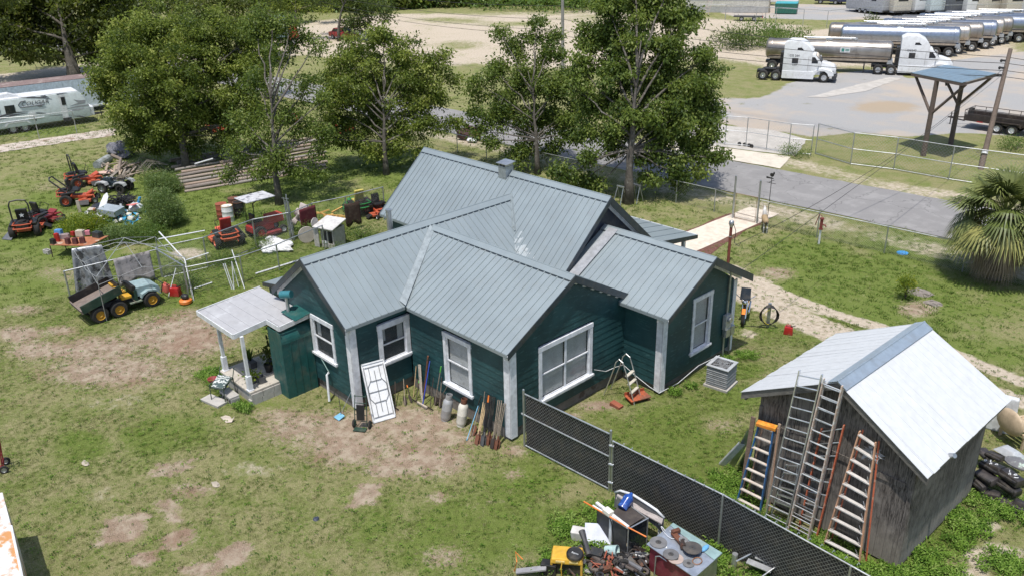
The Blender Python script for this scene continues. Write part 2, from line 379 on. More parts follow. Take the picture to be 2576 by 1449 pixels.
c = s.mix(s.step(s.math('ADD', pd, s.math('MULTIPLY', nB, .3)), 1.3, 1.5), c, (.38, .35, .31))
bn = s.bump(nC, .7, .05); bn = s.bump(nD, .8, .03, bn)
gmat = s.fin(c, .95, 0, bn, .15)
me.materials.append(gmat)
ground = bpy.data.objects.new('ground', me); COL.objects.link(ground); struct(ground)

# flat sheets over the ground
def sheet(name, pts, z, mat, jag=0, n=None, label=None):
    """pts: world outline; densified and slightly ragged"""
    out = []
    k = len(pts)
    for i in range(k):
        a, b = Vector(pts[i][:2]), Vector(pts[(i+1) % k][:2]); L = (b-a).length; m = max(1, int(L/.6)) if jag else 1
        for j in range(m):
            p = a+(b-a)*j/m
            if jag and j: p = p+Vector((random.uniform(-jag, jag), random.uniform(-jag, jag)))
            out.append((p.x, p.y, z))
    me = bpy.data.meshes.new(name); import bmesh
    bm = bmesh.new(); vs = [bm.verts.new(p) for p in out]; f = bm.faces.new(vs); f.normal_update()
    if f.normal.z < 0: f.normal_flip()
    bmesh.ops.triangulate(bm, faces=[f]); bm.to_mesh(me); bm.free(); me.materials.append(mat)
    o = bpy.data.objects.new(name, me); COL.objects.link(o); return struct(o)
s = NT('asphalt'); a1 = s.noise(60, 3, .7); a2 = s.noise(.8, 5, .65)
ac = s.mix(s.step(a1, .3, .7), (.2, .193, .19), (.262, .254, .25)); ac = s.mix(s.step(a2, .45, .7), ac, (.285, .276, .27))
cr = s.n('ShaderNodeTexVoronoi', feature='DISTANCE_TO_EDGE'); cr.inputs['Scale'].default_value = .35
wv = s.n('ShaderNodeVectorMath', operation='ADD'); s.set(wv.inputs[0], s.pos()); s.set(wv.inputs[1], s.noise(1.2, 4, .6, out='Color')); s.set(cr.inputs['Vector'], wv.outputs[0])
ac = s.mix(s.math('MULTIPLY', s.math('SUBTRACT', 1, s.step(cr.outputs['Distance'], 0, .012)), .5), ac, (.07, .07, .07))
ASPH = s.fin(ac, .9, 0, s.bump(a1, .3, .01), .2)
n0, n1, f0, f1 = G(1102, 328), G(2381, 600), G(1072, 265), G(2387, 507)
def ext(a, b, t): return (a+(b-a)*t)
road = sheet('road', [ext(n0, n1, -9), ext(n0, n1, 6), ext(f0, f1, 5.5), ext(f0, f1, -7)], .03, ASPH, .05)
CONCG = M((.46, .43, .39), .9, var=.14, sc=1.2, bump=.3, c2=(.36, .34, .31), amt=.35, c2s=.7)
CONCL = M((.6, .54, .45), .9, var=.1, sc=1.2, bump=.3, c2=(.48, .43, .36), amt=.3, c2s=1.5)
WALK = M((.66, .57, .47), .9, var=.14, sc=3, bump=.4, c2=(.55, .46, .37), amt=.35, c2s=2, bs=60)
def P2(*pts): return [G(x, y) for x, y in pts]
sheet('driveway_apron', P2((1690, 372), (1790, 370), (1990, 396), (1962, 426), (1815, 400), (1700, 380)), .036, CONCL, .04)
sheet('gate_driveway', P2((1760, 300), (1830, 318), (1950, 330), (2030, 352), (2002, 394), (1790, 368), (1690, 368)), .02, CONCG, .06)
sheet('old_concrete_path', P2((-200, 388), (0, 366), (290, 324), (291, 341), (150, 362), (0, 385), (-200, 410)), .02, M((.5, .43, .37), .9, c2=(.24, .17, .12), amt=.42, c2s=1.2), .12)
sheet('wash_strip', P2((2235, 196), (2268, 198), (2180, 230), (2080, 246), (2030, 246), (2110, 226)), .022, CONCG, .1)
sheet('mulch_bed', P2((1600, 660), (1600, 640), (1700, 590), (1748, 574), (1835, 538), (1905, 548), (1915, 566), (1880, 578), (1790, 640), (1760, 668)), .022, M((.13, .055, .04), .95, bump=.8, sc=12, c2=(.25, .14, .1), amt=.4, c2s=18), .07)
WL = [G(1730, 596), G(1859, 550), G(1897, 558), G(1886, 572), G(1752, 652), G(1700, 645)]
sheet('walkway', [(-6.75, 24.4), (-5.0, 24.4), (-5.05, 15.2), (-7.0, 15.2)], .04, WALK, .02)
sheet('walkway_joint', [(-6.75, 23.1), (-5.03, 23.1), (-5.03, 23.0), (-6.75, 23.0)], .044, M((.2, .15, .12), .9))
# ================================================================ HOUSE
ROOFM = M((.28, .325, .34), .42, .25, var=.06, sc=.8, bump=.04, bs=8, c2=(.27, .3, .315), amt=.28, c2s=.9, dust=.1)
TRIM = M((.045, .06, .075), .4, .3, bump=0)
SOFF = WPAINT
def teal():
    s = NT('teal_siding'); p = s.pos()
    v = s.scalev(p, (1.5, 1.5, 7)); nz = s.noise(2.2, 4, .6, v)
    c = s.mix(s.step(s.noise(.8, 3, .6), .35, .65), (.010, .045, .051), (.018, .072, .079))
    c = s.mix(s.math('MULTIPLY', s.step(nz, .56, .7), .5), c, (.07, .16, .16))
    c = s.mix(s.math('MULTIPLY', s.step(s.noise(7, 5, .7, s.scalev(p, (2, 2, .8))), .66, .76), .5), c, (.2, .26, .25))
    return s.fin(c, .55, 0, s.bump(s.noise(30, 3, .6, s.scalev(p, (.3, .3, 3))), .3, .008))
TEAL = teal()
NAVY = M((.012, .02, .045), .5, c2=(.02, .045, .06), amt=.3, c2s=1.5)
TEALP = M((.012, .085, .08), .45, c2=(.05, .15, .14), amt=.3, c2s=5)
house = thing('house', 'teal single storey house with pale blue ribbed metal roofs and white trim', 'house', (0, 0, 0))
FOUND = M((.2, .18, .165), .95, c2=(.1, .08, .07), amt=.4)
def clip_strip(poly, z0, z1):
    """x extent of a convex 2D polygon between z0 and z1 -> trapezoid (xl0, xr0, xl1, xr1)"""
    def ext(z):
        xs = []
        for i in range(len(poly)):
            (xa, za), (xb, zb) = poly[i], poly[(i+1) % len(poly)]
            if (za-z)*(zb-z) <= 0 and za != zb: xs.append(xa+(xb-xa)*(z-za)/(zb-za))
        return (min(xs), max(xs)) if xs else None
    zt = max(p[1] for p in poly); zb = min(p[1] for p in poly)
    a = ext(max(z0, zb+1e-4)); b = ext(min(z1, zt-1e-4)); return (a[0], a[1], b[0], b[1])
def wall(org, u, nrm, poly, holes=(), course=.22, z0=.42, mat=TEAL, backz=0.):
    """wall panel with real lapped courses; poly in (u, z), u along the wall"""
    u, nrm = Vector(u), Vector(nrm); org = Vector(org)
    W = lambda a, z, d: org+u*a+nrm*d+Vector((0, 0, z))
    mb = MB()
    mb.slab([W(a, z, -.16) for a, z in poly], nrm*-.06); mb.build('wall', mat, house)
    zt = max(p[1] for p in poly); zb = min(p[1] for p in poly); z = zb
    while z < zt-.03:
        z1 = min(z+course, zt); xl0, xr0, xl1, xr1 = clip_strip(poly, z, z1)
        cuts = [(h[0], h[2]) for h in holes if h[1] < z1-.02 and h[3] > z+.02]
        segs = []; cur = None
        if not cuts: segs = [(xl0, xr0, xl1, xr1)]
        else:
            l0, l1 = xl0, xl1
            for c0, c1 in sorted(cuts):
                if c0 > l0+.02: segs.append((l0, c0, min(l1, c0), c0))
                l0 = l1 = c1
            if xr0 > l0+.02: segs.append((l0, xr0, l1, max(l1, xr1)))
        for (a0, b0, a1, b1) in segs:
            if b0-a0 < .03: continue
            if b1-a1 < .02: a1 = b1 = (a0+b0)/2 if not cuts else a1
            b = MB()
            q = [W(a0, z, 0), W(b0, z, 0), W(b0, z, .017), W(a0, z, .017), W(a1, z1, -.01), W(b1+.001, z1, -.01), W(b1+.001, z1, .006), W(a1, z1, .006)]
            b.add(q, [(0, 3, 2, 1), (3, 7, 6, 2), (0, 1, 5, 4), (0, 4, 7, 3), (1, 2, 6, 5), (4, 5, 6, 7)])
            b.build('siding_board', mat, house)
        z = z1
def window(org, u, nrm, a0, z0, a1, z1, sash=1, blinds=0, casing=.13, tilt=0):
    """white cased sash window: casing (parent) > sill, sash, pane, blind"""
    u, nrm = Vector(u), Vector(nrm); org = Vector(org)
    def P(a, z, d): return org+u*a+nrm*d+Vector((0, 0, z))
    def bar(mb, a, b, c, d, d0, d1):
        mb.add([P(a, b, d0), P(c, b, d0), P(c, d, d0), P(a, d, d0), P(a, b, d1), P(c, b, d1), P(c, d, d1), P(a, d, d1)],
               [(0, 3, 2, 1), (4, 5, 6, 7), (0, 1, 5, 4), (1, 2, 6, 5), (2, 3, 7, 6), (3, 0, 4, 7)])
    k = casing; mb = MB()
    bar(mb, a0, z0, a0+k, z1, -.06, .045); bar(mb, a1-k, z0, a1, z1, -.06, .045)
    bar(mb, a0-.02, z1-k, a1+.02, z1+.015, -.062, .05)
    w = mb.build('window', WPAINT, house)
    mb = MB(); bar(mb, a0-.05, z0-.02, a1+.05, z0+.05, -.058, .1); bar(mb, a0+.01, z0-.1, a1-.01, z0-.022, -.02, .04); mb.build('sill', WPAINT, w)
    ia, ib, iz, jz = a0+k, a1-k, z0+.05, z1-k
    n = sash
    for i in range(n):
        c0 = ia+(ib-ia)*i/n; c1 = ia+(ib-ia)*(i+1)/n; mid = (iz+jz)/2
        for (q0, q1, dd) in ((iz, mid+.02, -.03), (mid-.02, jz, -.012)):
            mb = MB(); t = .042
            bar(mb, c0, q0, c0+t, q1, dd-.02, dd+.015); bar(mb, c1-t, q0, c1, q1, dd-.02, dd+.015)
            bar(mb, c0+t, q0, c1-t, q0+t, dd-.019, dd+.014); bar(mb, c0+t, q1-t, c1-t, q1, dd-.019, dd+.014); mb.build('sash', WPAINT, w)
            mb = MB(); bar(mb, c0+t-.004, q0+t-.004, c1-t+.004, q1-t+.004, dd-.012, dd-.006); mb.build('pane', WGLASS, w)
        mb = MB(); bar(mb, c0+.01, iz, c1-.01, jz, -.15, -.14); mb.build('dark_room_sheet', DARKR, w)  # dark sheet standing in for the unlit room behind the panes
        if not blinds:
            mb = MB(); bar(mb, c1-.26, mid, c1-.04, jz, -.1, -.095); bar(mb, c0+.04, mid+.1, c0+.2, jz, -.1, -.095); mb.build('curtain', BLIND, w)['kind'] = 'stuff'
        if blinds:
            mb = MB(); z = jz-.05; lo = iz+(0 if blinds == 2 else (jz-iz)*.02)
            while z > lo:
                bar(mb, c0+.05, z-.001, c1-.05, z+.03, -.085, -.08); z -= .034
            mb.build('blind', BLIND, w)
    return w
s = NT('window_glass'); s.fin((.6, .65, .66), .04); s.b.inputs['Transmission Weight'].default_value = 0
s.b.inputs['Alpha'].default_value = .2; s.b.inputs['Specular IOR Level'].default_value = .8; s.set(s.b.inputs['Base Color'], (.12, .14, .15)); WGLASS = s.m
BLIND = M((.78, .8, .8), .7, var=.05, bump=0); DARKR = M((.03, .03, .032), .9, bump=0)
X, Y = (1, 0, 0), (0, 1, 0); NX, NY = (-1, 0, 0), (0, -1, 0)
# front wing, left wall (faces -Y): u = -X from the corner post
wall((0, 0, 0), NX, NY, [(0.05, .4), (4.72, .4), (4.72, 2.98), (0.05, 2.98)], [(1.68, .86, 3.0, 2.68)])
window((0, 0, 0), NX, NY, 1.68, .86, 3.0, 2.70, 1, 1)
# front wing gable (faces +X)
wall((0, 0, 0), Y, X, [(0.05, .4), (5.45, .4), (5.45, 2.98), (2.72, 4.46), (0.05, 2.98)], [(1.2, .84, 3.65, 2.7)])
window((0, 0, 0), Y, X, 1.2, .84, 3.65, 2.72, 2, 1)
# left wing, wall facing +X
wall((-4.8, -2.3, 0), Y, X, [(0.05, .4), (2.28, .4), (2.28, 3.0), (0.05, 3.0)], [(1.05, 1.3, 2.3, 2.7)])
window((-4.8, -2.3, 0), Y, X, 1.03, 1.3, 2.29, 2.71, 1, 0, .16)
# left wing gable (faces -Y)
wall((-4.8, -2.3, 0), NX, NY, [(0.05, .4), (4.25, .4), (4.25, 3.0), (2.12, 4.55), (0.05, 3.0)], [(.9, 1.38, 2.26, 2.78)])
window((-4.8, -2.3, 0), NX, NY, .9, 1.38, 2.26, 2.80, 1, 0, .13)
# right wing
wall((0, 5.3, 0), X, NY, [(0.02, .3), (1.5, .3), (1.5, 2.86), (0.02, 2.86)])
wall((1.55, 5.3, 0), Y, X, [(0.05, .3), (4.1, .3), (4.1, 2.9), (2.12, 4.12), (0.05, 2.9)], [(1.62, .88, 2.75, 2.9)])
window((1.55, 5.3, 0), Y, X, 1.62, .88, 2.75, 2.92, 1, 1)
wall((1.55, 9.4, 0), NX, Y, [(0.05, .3), (4, .3), (4, 2.9), (0.05, 2.9)])
# main block
wall((-2.75, 5.2, 0), Y, X, [(0, 2.8), (4.6, 2.8), (4.6, 3.2), (2.28, 5.2), (0, 3.2)], mat=NAVY, z0=2.8)
wall((-2.75, 9.8, 0), NX, Y, [(0, .3), (9.9, .3), (9.9, 3.1), (0, 3.1)])
wall((-12.7, 9.8, 0), NY, NX, [(0, .3), (4.6, .3), (4.6, 3.1), (2.3, 5.1), (0, 3.1)])
wall((-9.05, 5.2, 0), NX, NY, [(0, .3), (3.65, .3), (3.65, 3.1), (0, 3.1)])
wall((-9.05, 5.2, 0), NY, NX, [(0, .3), (7.5, .3), (7.5, 3.0), (0, 3.0)])
fb = MB()
for (x0, y0, x1, y1) in ((-4.75, -.03, -.05, 5.4), (-9.0, -2.27, -4.85, 5.3), (-.1, 5.36, 1.48, 9.36), (-12.6, 5.25, -2.8, 9.75)):
    fb.box(((x0+x1)/2, (y0+y1)/2, .21), (x1-x0-.06, y1-y0-.06, .42))
fb.build('foundation', FOUND, house)
# corner posts
for (x, y, h, w) in ((-.03, .03, 3.0, .26), (-4.83, -2.27, 3.0, .24), (1.52, 5.33, 2.86, .24), (1.52, 9.37, 2.88, .2)):
    mb = MB(); mb.box((x-w/2+.06, y-.04, h/2+.06), (w, .035, h-.1)); mb.box((x+.065, y+w/2-.0575, h/2+.06), (.035, w, h-.1)); mb.build('corner_board', WPAINT, house)
# roofs
def slope(p_ridge0, along, L, down, W, spacing=.275, mat=ROOFM, skip0=0.):
    """ribbed metal slope: each pan with its standing rib is a piece; slope starts at the ridge"""
    a = Vector(along).normalized(); d = Vector(down).normalized(); n = a.cross(d)
    if n.z < 0: n = -n
    p = Vector(p_ridge0); k = max(1, round(L/spacing)); w = L/k; th = .012
    for i in range(k):
        o = p+a*(i*w); mb = MB(); w_ = w-.01; q = [o, o+a*w_, o+a*w_+d*W, o+d*W]
        mb.slab(q, n*th)
        mb.slab([o+n*th+a*(w-.034), o+n*th+a*(w-.012), o+n*th+a*(w-.012)+d*W, o+n*th+a*(w-.034)+d*W], n*.022)
        mb.build('roof_panel', mat, house)
def cap(p0, p1, dA, dB, w=.2, lift=.05):
    """folded ridge cap"""
    p0, p1 = Vector(p0), Vector(p1); up = Vector((0, 0, lift)); mb = MB()
    for d in (dA, dB):
        d = Vector(d).normalized(); mb.slab([p0+up, p1+up, p1+up+d*w, p0+up+d*w], (0, 0, .008))
    mb.cyl(p0+up, p1+up, .022, n=8); mb.build('ridge_cap', ROOFM, house)
    mb = MB(); L = (p1-p0).length; k = max(1, round(L/.275)); a = (p1-p0).normalized()
    for i in range(k):
        for d in (dA, dB):
            d = Vector(d).normalized(); q = p0+a*(i*L/k+.03)+d*(w+.004)+Vector((0, 0, .018))
            mb.slab([q, q+a*(L/k-.08), q+a*(L/k-.08)+d*.018, q+d*.018], (0, 0, .012))
    mb.build('cap_closure', TRIM, house)['kind'] = 'stuff'
def rake(p0, p1, out, h=.2, mat=TRIM, inn=.3):
    """gable edge: dark metal trim, pale fly rafter and soffit behind it"""
    p0, p1, out = Vector(p0), Vector(p1), Vector(out)
    mb = MB(); mb.slab([p0+Vector((0, 0, .04)), p1+Vector((0, 0, .04)), p1-Vector((0, 0, h)), p0-Vector((0, 0, h))], out*.025); mb.build('rake_trim', mat, house)
    mb = MB(); q = Vector((0, 0, -.035)); mb.slab([p0+q, p1+q, p1+q-out*inn, p0+q-out*inn], (0, 0, -.03)); mb.build('soffit', SOFF, house)
    mb = MB(); mb.slab([p0-out*inn+Vector((0, 0, -.07)), p1-out*inn+Vector((0, 0, -.07)), p1-out*inn-Vector((0, 0, h+.05)), p0-out*inn-Vector((0, 0, h+.05))], out*.02); mb.build('frieze_board', SOFF, house)
def eave(p0, p1, out, h=.1):
    p0, p1, out = Vector(p0), Vector(p1), Vector(out)
    mb = MB(); mb.slab([p0, p1, p1-Vector((0, 0, h)), p0-Vector((0, 0, h))], out*.02); mb.build('eave_trim', ROOFM, house)
    mb = MB(); mb.slab([p0-Vector((0, 0, h*.8)), p1-Vector((0, 0, h*.8)), p1-Vector((0, 0, h*.8))-out*.22, p0-Vector((0, 0, h*.8))-out*.22], (0, 0, -.02)); mb.build('soffit', SOFF, house)
# left wing
zr = 4.76; xr = -6.9; dR = Vector((2.22, 0, -1.68)); dL = Vector((-2.22, 0, -1.68))
slope((xr, -2.48, zr), Y, 9.33, dR, dR.length); slope((xr, 5.3, zr), NY, 7.78, dL, dL.length, .5)
cap((xr, -2.5, zr), (xr, 6.85, zr), dR, dL, .26)
rake((xr, -2.5, zr), (xr+2.22, -2.5, zr-1.68), (0, -1, 0), .2, inn=.2); rake((xr, -2.5, zr), (xr-2.22, -2.5, zr-1.68), (0, -1, 0), .2, inn=.2)
eave((-4.68, -2.48, 3.08), (-4.68, -.2, 3.08), X)
# front wing
zr = 4.62; dF = Vector((0, -2.87, -1.56)); dB = Vector((0, 2.95, -1.62))
slope((.1, 2.7, zr), NX, 6.75, dF, dF.length); slope((-6.65, 2.7, zr), X, 6.75, dB, dB.length, .5)
cap((-6.62, 2.7, zr), (.12, 2.7, zr), dF, dB, .24)
rake((.12, 2.7, zr), (.12, -.17, 3.06), X, .17, inn=.13); rake((.12, 2.7, zr), (.12, 5.65, 3.0), X, .2, inn=.13)
eave((.1, -.17, 3.06), (-4.6, -.17, 3.06), NY)
# right wing
zr = 4.35; yr = 7.38
dF = Vector((0, -2.45, -1.32)); dB = Vector((0, 2.4, -1.3))
slope((2.0, yr, zr), NX, 4.7, dF, dF.length); slope((-2.7, yr, zr), X, 4.7, dB, dB.length, .5)
cap((-2.7, yr, zr), (2.02, yr, zr), dF, dB, .24)
rake((2.02, yr, zr), (2.02, yr-2.45, zr-1.32), X, .16, inn=.44); rake((2.02, yr, zr), (2.02, yr+2.4, zr-1.3), X, .24, inn=.44)
eave((2.0, yr-2.45, zr-1.32), (.05, yr-2.45, zr-1.32), NY)
# main roof
zr = 5.42; yr = 7.45; dF = Vector((0, -2.6, -2.36)); dB = Vector((0, 2.65, -2.35))
slope((-2.5, yr, zr), NX, 10.55, dF, dF.length); slope((-13.05, yr, zr), X, 10.55, dB, dB.length, .5)
cap((-13.05, yr, zr), (-2.48, yr, zr), dF, dB, .24)
rake((-2.48, yr, zr), (-2.48, yr-2.6, zr-2.36), X, .18, inn=.25); rake((-2.48, yr, zr), (-2.48, yr+2.65, zr-2.35), X, .28, inn=.25)
rake((-13.06, yr, zr), (-13.06, yr-2.6, zr-2.36), NX, .18, inn=.3)
eave((-9.0, yr-2.6, zr-2.36), (-13.05, yr-2.6, zr-2.36), NY)
# valley flashings and patches of sealant
VAL = M((.29, .33, .345), .42, .25, bump=.05, dust=.05)
def strip(pts, w, name, mat, lift=.02):
    mb = MB(); q = [Vector(p)+Vector((0, 0, lift)) for p in pts]; mb.tube(q, w, 4); mb.build(name, mat, house)
strip([(-6.62, 2.7, 4.62), (-5.7, 1.3, 3.87), (-4.7, -.17, 3.09)], .035, 'valley_flashing', VAL, .03)
mb = MB(); mb.slab([(-6.72, 2.62, 4.66), (-6.45, 2.62, 4.58), (-4.62, -.2, 3.14), (-4.86, -.26, 3.26)], (0, 0, .01)); mb.build('valley_flashing', VAL, house)
strip([(-6.85, 6.78, 4.8), (-6.0, 6.05, 4.17), (-5.6, 5.7, 3.86)], .03, 'valley_flashing', VAL, .03)
SEAL = M((.37, .41, .43), .6, bump=.4, var=.1)
sp = MB()
for i in range(60):
    x = random.gauss(-4.9, .35); y = 5.12+abs(random.gauss(0, .26)); x += (y-5.1)*-1.1
    z = 5.42-.908*(7.45-y)+.022; r_ = random.uniform(.03, .09)
    sp.add([(x-r_, y-r_, z-.908*r_), (x+r_, y-r_*.7, z-.636*r_), (x+r_*.8, y+r_, z+.908*r_), (x-r_*.9, y+r_*.8, z+.727*r_)], [(0, 1, 2, 3)])
sp.build('sealant_patch', SEAL, house)['kind'] = 'stuff'
# step flashing + grey sealed strip where the right wing meets the dark gable
mb = MB(); a = Vector((-2.42, 7.3, 4.37)); d = Vector((0, -2.45, -1.32)); mb.slab([a, a+Vector((.42, 0, 0)), a+d+Vector((.42, 0, 0)), a+d], (0, 0, .02)); mb.build('wall_flashing', M((.3, .31, .33), .7, bump=.4), house)
# chimney
ch = MB().box((0, 0, .3), (.42, .42, 1.0)).build('chimney', M((.42, .45, .47), .45, .6, c2=(.25, .26, .27), amt=.35, c2s=7, bump=.5), house)
ch.location = GX(1271, 452, -7.75) + Vector((0, .05, -.25)); chl = ch.location
MB().box((0, 0, 0), (.56, .56, .05)).build('chimney_flashing', GALV, ch).location = (0, -.05, -.15)
for dx in (-.17, 0, .17): MB().box((0, 0, 0), (.03, .4, .1)).build('cap_rib', GALV, ch).location = (dx, 0, .85)
MB().slab([(-.3, -.26, 0), (.3, -.26, 0), (.3, .26, .06), (-.3, .26, .06)], (0, 0, .02)).build('chimney_cap', GALV, ch).location = (0, 0, .9)
MB().slab([(.2, .6, -.05), (.6, .5, .02), (.25, -.3, -.55), (.15, -.3, -.5)], (0, 0, .03)).build('chimney_cricket', GALV, ch)
p = G(982, 583, 3.0); MB().cyl((0, 0, -.3), (0, 0, .78), .12, n=16).build('vent_stack', GALV, house, smooth=.6).location = (p.x, p.y, 3.1)
MB().cyl((0, 0, .78), (0, 0, .84), .135, n=16).build('stack_cap', GALV, house).location = (p.x, p.y, 3.1)
# back porch lean-to with its post
q = [G(1588, 546, 2.95), G(1754, 590, 2.55), G(1652, 600, 2.95)]
fr = Vector((-2.55, q[1].y, 2.5)); mb = MB()
yb, ye = 9.9, q[1].y
for i in range(14):
    x0 = -2.5-(i+1)*.6; MB().slab([(x0, yb, 3.0), (x0+.6, yb, 3.0), (x0+.6, ye, 2.5), (x0, ye, 2.5)], (0, 0, .015)).build('porch_panel', ROOFM, house)
    MB().slab([(x0, yb, 3.016), (x0+.05, yb, 3.016), (x0+.05, ye, 2.516), (x0, ye, 2.516)], (0, 0, .025)).build('porch_rib', ROOFM, house)
MB().slab([(-2.49, yb, 3.03), (-2.49, ye, 2.53), (-2.49, ye, 2.38), (-2.49, yb, 2.8)], (.03, 0, 0)).build('porch_trim', TRIM, house)
MB().slab([(-2.49, ye, 2.53), (-10.9, ye, 2.53), (-10.9, ye, 2.4), (-2.49, ye, 2.4)], (0, .03, 0)).build('porch_gutter', WHITE, house)
for x in (-2.9, -6.8, -10.6): MB().box((x, ye-.35, 1.2), (.13, .13, 2.4)).build('porch_post', WPAINT, house)
MB().box((-6.7, (yb+ye)/2, .15), (8.3, ye-yb-.3, .3)).build('porch_floor', CONC, house)
# lean-to at the far side of the left wing
for i in range(6):
    y0 = -1.9+i*.6; MB().slab([(-9.0, y0, 3.0), (-9.0, y0+.58, 3.0), (-10.9, y0+.58, 2.62), (-10.9, y0, 2.62)], (0, 0, .015)).build('side_roof_panel', ROOFM, house)
MB().slab([(-9.0, -1.93, 3.03), (-10.9, -1.93, 2.65), (-10.9, -1.93, 2.5), (-9.0, -1.93, 2.85)], (0, -.03, 0)).build('side_roof_trim', TRIM, house)
MB().box((-9.95, -.1, 1.3), (1.6, 3.4, 2.6)).build('side_room', TEAL, house)
# ---- stoop: deck, posts, flat white roof, closet
DECK = M((.48, .44, .38), .9, c2=(.3, .26, .22), amt=.4, c2s=5, bump=.4)
for i in range(6):
    MB().box((-7.69, -4.35+.42*i-.0, .1), (.19, .405, .195)).build('concrete_block', CONC, house); 
    MB().box((-7.69, -4.2+.42*i-.1, .3), (.185, .405, .195)).build('concrete_block', CONC, house)
MB().box((-8.75, -3.42, .2), (1.9, 2.1, .4)).build('deck_fill', CONC, house)
MB().box((-8.72, -3.42, .44), (2.16, 2.2, .07)).build('porch_slab', DECK, house, bevel=.01)
for (x, y) in ((-7.8, -4.42), (-9.66, -4.36)):
    pb = MB().box((0, 0, 1.15), (.1, .1, 1.7)).build('stoop_post', WHITE, house); pb.location = (x, y, .45)
    MB().box((0, 0, .29), (.155, .155, .55)).box((0, 0, .03), (.2, .2, .06)).build('post_base', WPAINT, pb)
rp = [(-10.55, -4.62), (-7.95, -4.62), (-7.95, -3.42), (-7.15, -3.42), (-7.15, -2.33), (-10.35, -2.33)]
rz_ = lambda y: 2.5+(y+4.62)*.1
LG = M((.42, .415, .42), .5, .1, c2=(.5, .5, .505), amt=.4, c2s=1.2, var=.06, dust=.1)
xx = -10.5
for i in range(11):
    y0 = -4.6+i*.206; y1 = y0+.203; xe = -7.97 if y0 < -3.45 else -7.17
    MB().slab([(-10.52+.015*i, y0, rz_(y0)), (xe, y0, rz_(y0)), (xe, y1, rz_(y1)), (-10.52+.015*i, y1, rz_(y1))], (0, 0, .012+.006*(i % 2))).build('flat_roof_panel', LG, house)
for i in range(6):
    (x0, y0), (x1, y1) = rp[i], rp[(i+1) % 6]
    if i in (4,): continue
    d = Vector((x1-x0, y1-y0, 0)).normalized(); n_ = Vector((d.y, -d.x, 0))
    MB().slab([(x0, y0, rz_(y0)+.05), (x1, y1, rz_(y1)+.05), (x1, y1, rz_(y1)-.12), (x0, y0, rz_(y0)-.12)], n_*.03).build('roof_fascia', WHITE, house)
MB().slab([(x, y, rz_(y)-.02) for x, y in [(-10.5, -4.58), (-7.99, -4.58), (-7.99, -2.36), (-10.3, -2.36)]], (0, 0, -.03)).build('roof_deck', WPAINT, house)
MB().slab([(x, y, rz_(y)-.025) for x, y in [(-7.98, -3.4), (-7.18, -3.4), (-7.18, -2.36), (-7.98, -2.36)]], (0, 0, -.03)).build('roof_deck', WPAINT, house)
# green corrugated closet with the curved top
for i in range(4):
    y0 = -3.42+i*.27; b = MB().box((-7.1, y0+.13, 1.02), (.03, .262, 2.04)); b.box((-7.08, y0+.262, 1.02), (.03, .02, 2.04)); b.build('closet_panel', TEALP, house)
for i in range(3):
    x0 = -7.95+i*.285; MB().box((x0+.14, -3.43, 1.2), (.277, .03, 2.4)).build('closet_panel', TEALP, house)
arc = [(-7.085+.0+(-.35)*(1-math.cos(t)), 2.02+.42*math.sin(t)) for t in [i*math.pi/14 for i in range(8)]]
mb = MB(); 
for (x0, z0), (x1, z1) in zip(arc[:-1], arc[1:]): mb.slab([(x0, -3.45, z0), (x0, -2.31, z0), (x1, -2.31, z1), (x1, -3.45, z1)], (.02, 0, .01))
mb.build('closet_hood', TEALP, house, smooth=.9)
MB().slab([(-7.0, -2.9, 2.72), (-7.0, -2.3, 2.82), (-7.9, -2.3, 2.84), (-7.9, -2.9, 2.76)], (0, 0, .02)).build('closet_flashing', TEALP, house)
fp = MB().cyl((0, 0, -.1), (0, 0, .62), .062, n=12).build('flue_pipe', GALV, house, smooth=.6); fp.location = (-7.72, -2.72, 2.75)
MB().cyl((-.2, 0, .62), (.2, .0, .68), .13, n=14).build('flue_cowl', M((.05, .22, .26), .4, .3), fp, smooth=.6).rotation_euler = (0, 0, rad(30))
MB().cyl((0, 0, -.07), (0, 0, -.03), .13, n=14).build('flue_collar', GALV, fp)
# drain pipe
mb = MB(); mb.tube([(-6.72, -2.36, 1.42), (-6.1, -2.42, 1.0)], .028, 8); mb.build('drain_pipe', TEALP, house)
MB().tube([(-6.1, -2.42, 1.0), (-6.12, -2.5, .92), (-5.95, -2.62, .05)], .04, 8).build('drain_pipe', WHITE, house)
# electric meter, conduit, disconnect box
MB().tube([(1.62, 9.0, 3.3), (1.62, 8.98, 1.6)], .035, 8).build('conduit', GALV, house)
mt = MB().box((0, 0, 0), (.14, .34, .55)).build('meter_box', M((.5, .51, .5), .5, .3), house, bevel=.01); mt.location = (1.66, 8.95, 1.45)
MB().cyl((.07, 0, .1), (.17, 0, .1), .1, n=16).build('meter_dial', GALV, mt, smooth=.6); MB().box((.02, 0, -.42), (.16, .26, .3)).build('breaker_box', GALV, mt)
mt = MB().box((0, 0, 0), (.12, .24, .34)).build('disconnect_box', GALV, house); mt.location = (1.66, 9.3, 1.0)
MB().tube([(1.62, 8.9, 1.1), (1.63, 8.92, 0.05)], .03, 8).build('conduit', GALV, house)
MB().tube([(1.62, 9.3, .9), (1.63, 9.32, 0.05)], .022, 8).build('conduit', GALV, house)
# white cable drooping along the gable wall base
MB().tube([(.06, 3.75, 1.0), (.08, 4.3, .72), (.08, 4.8, .68), (.1, 5.2, .62), (.6, 5.22, .4), (1.2, 5.23, .2), (1.62, 5.2, .14), (1.66, 6.2, .12), (1.64, 7.4, .3), (1.64, 8.7, .2)], .012, 5).build('cable', WHITE, house)
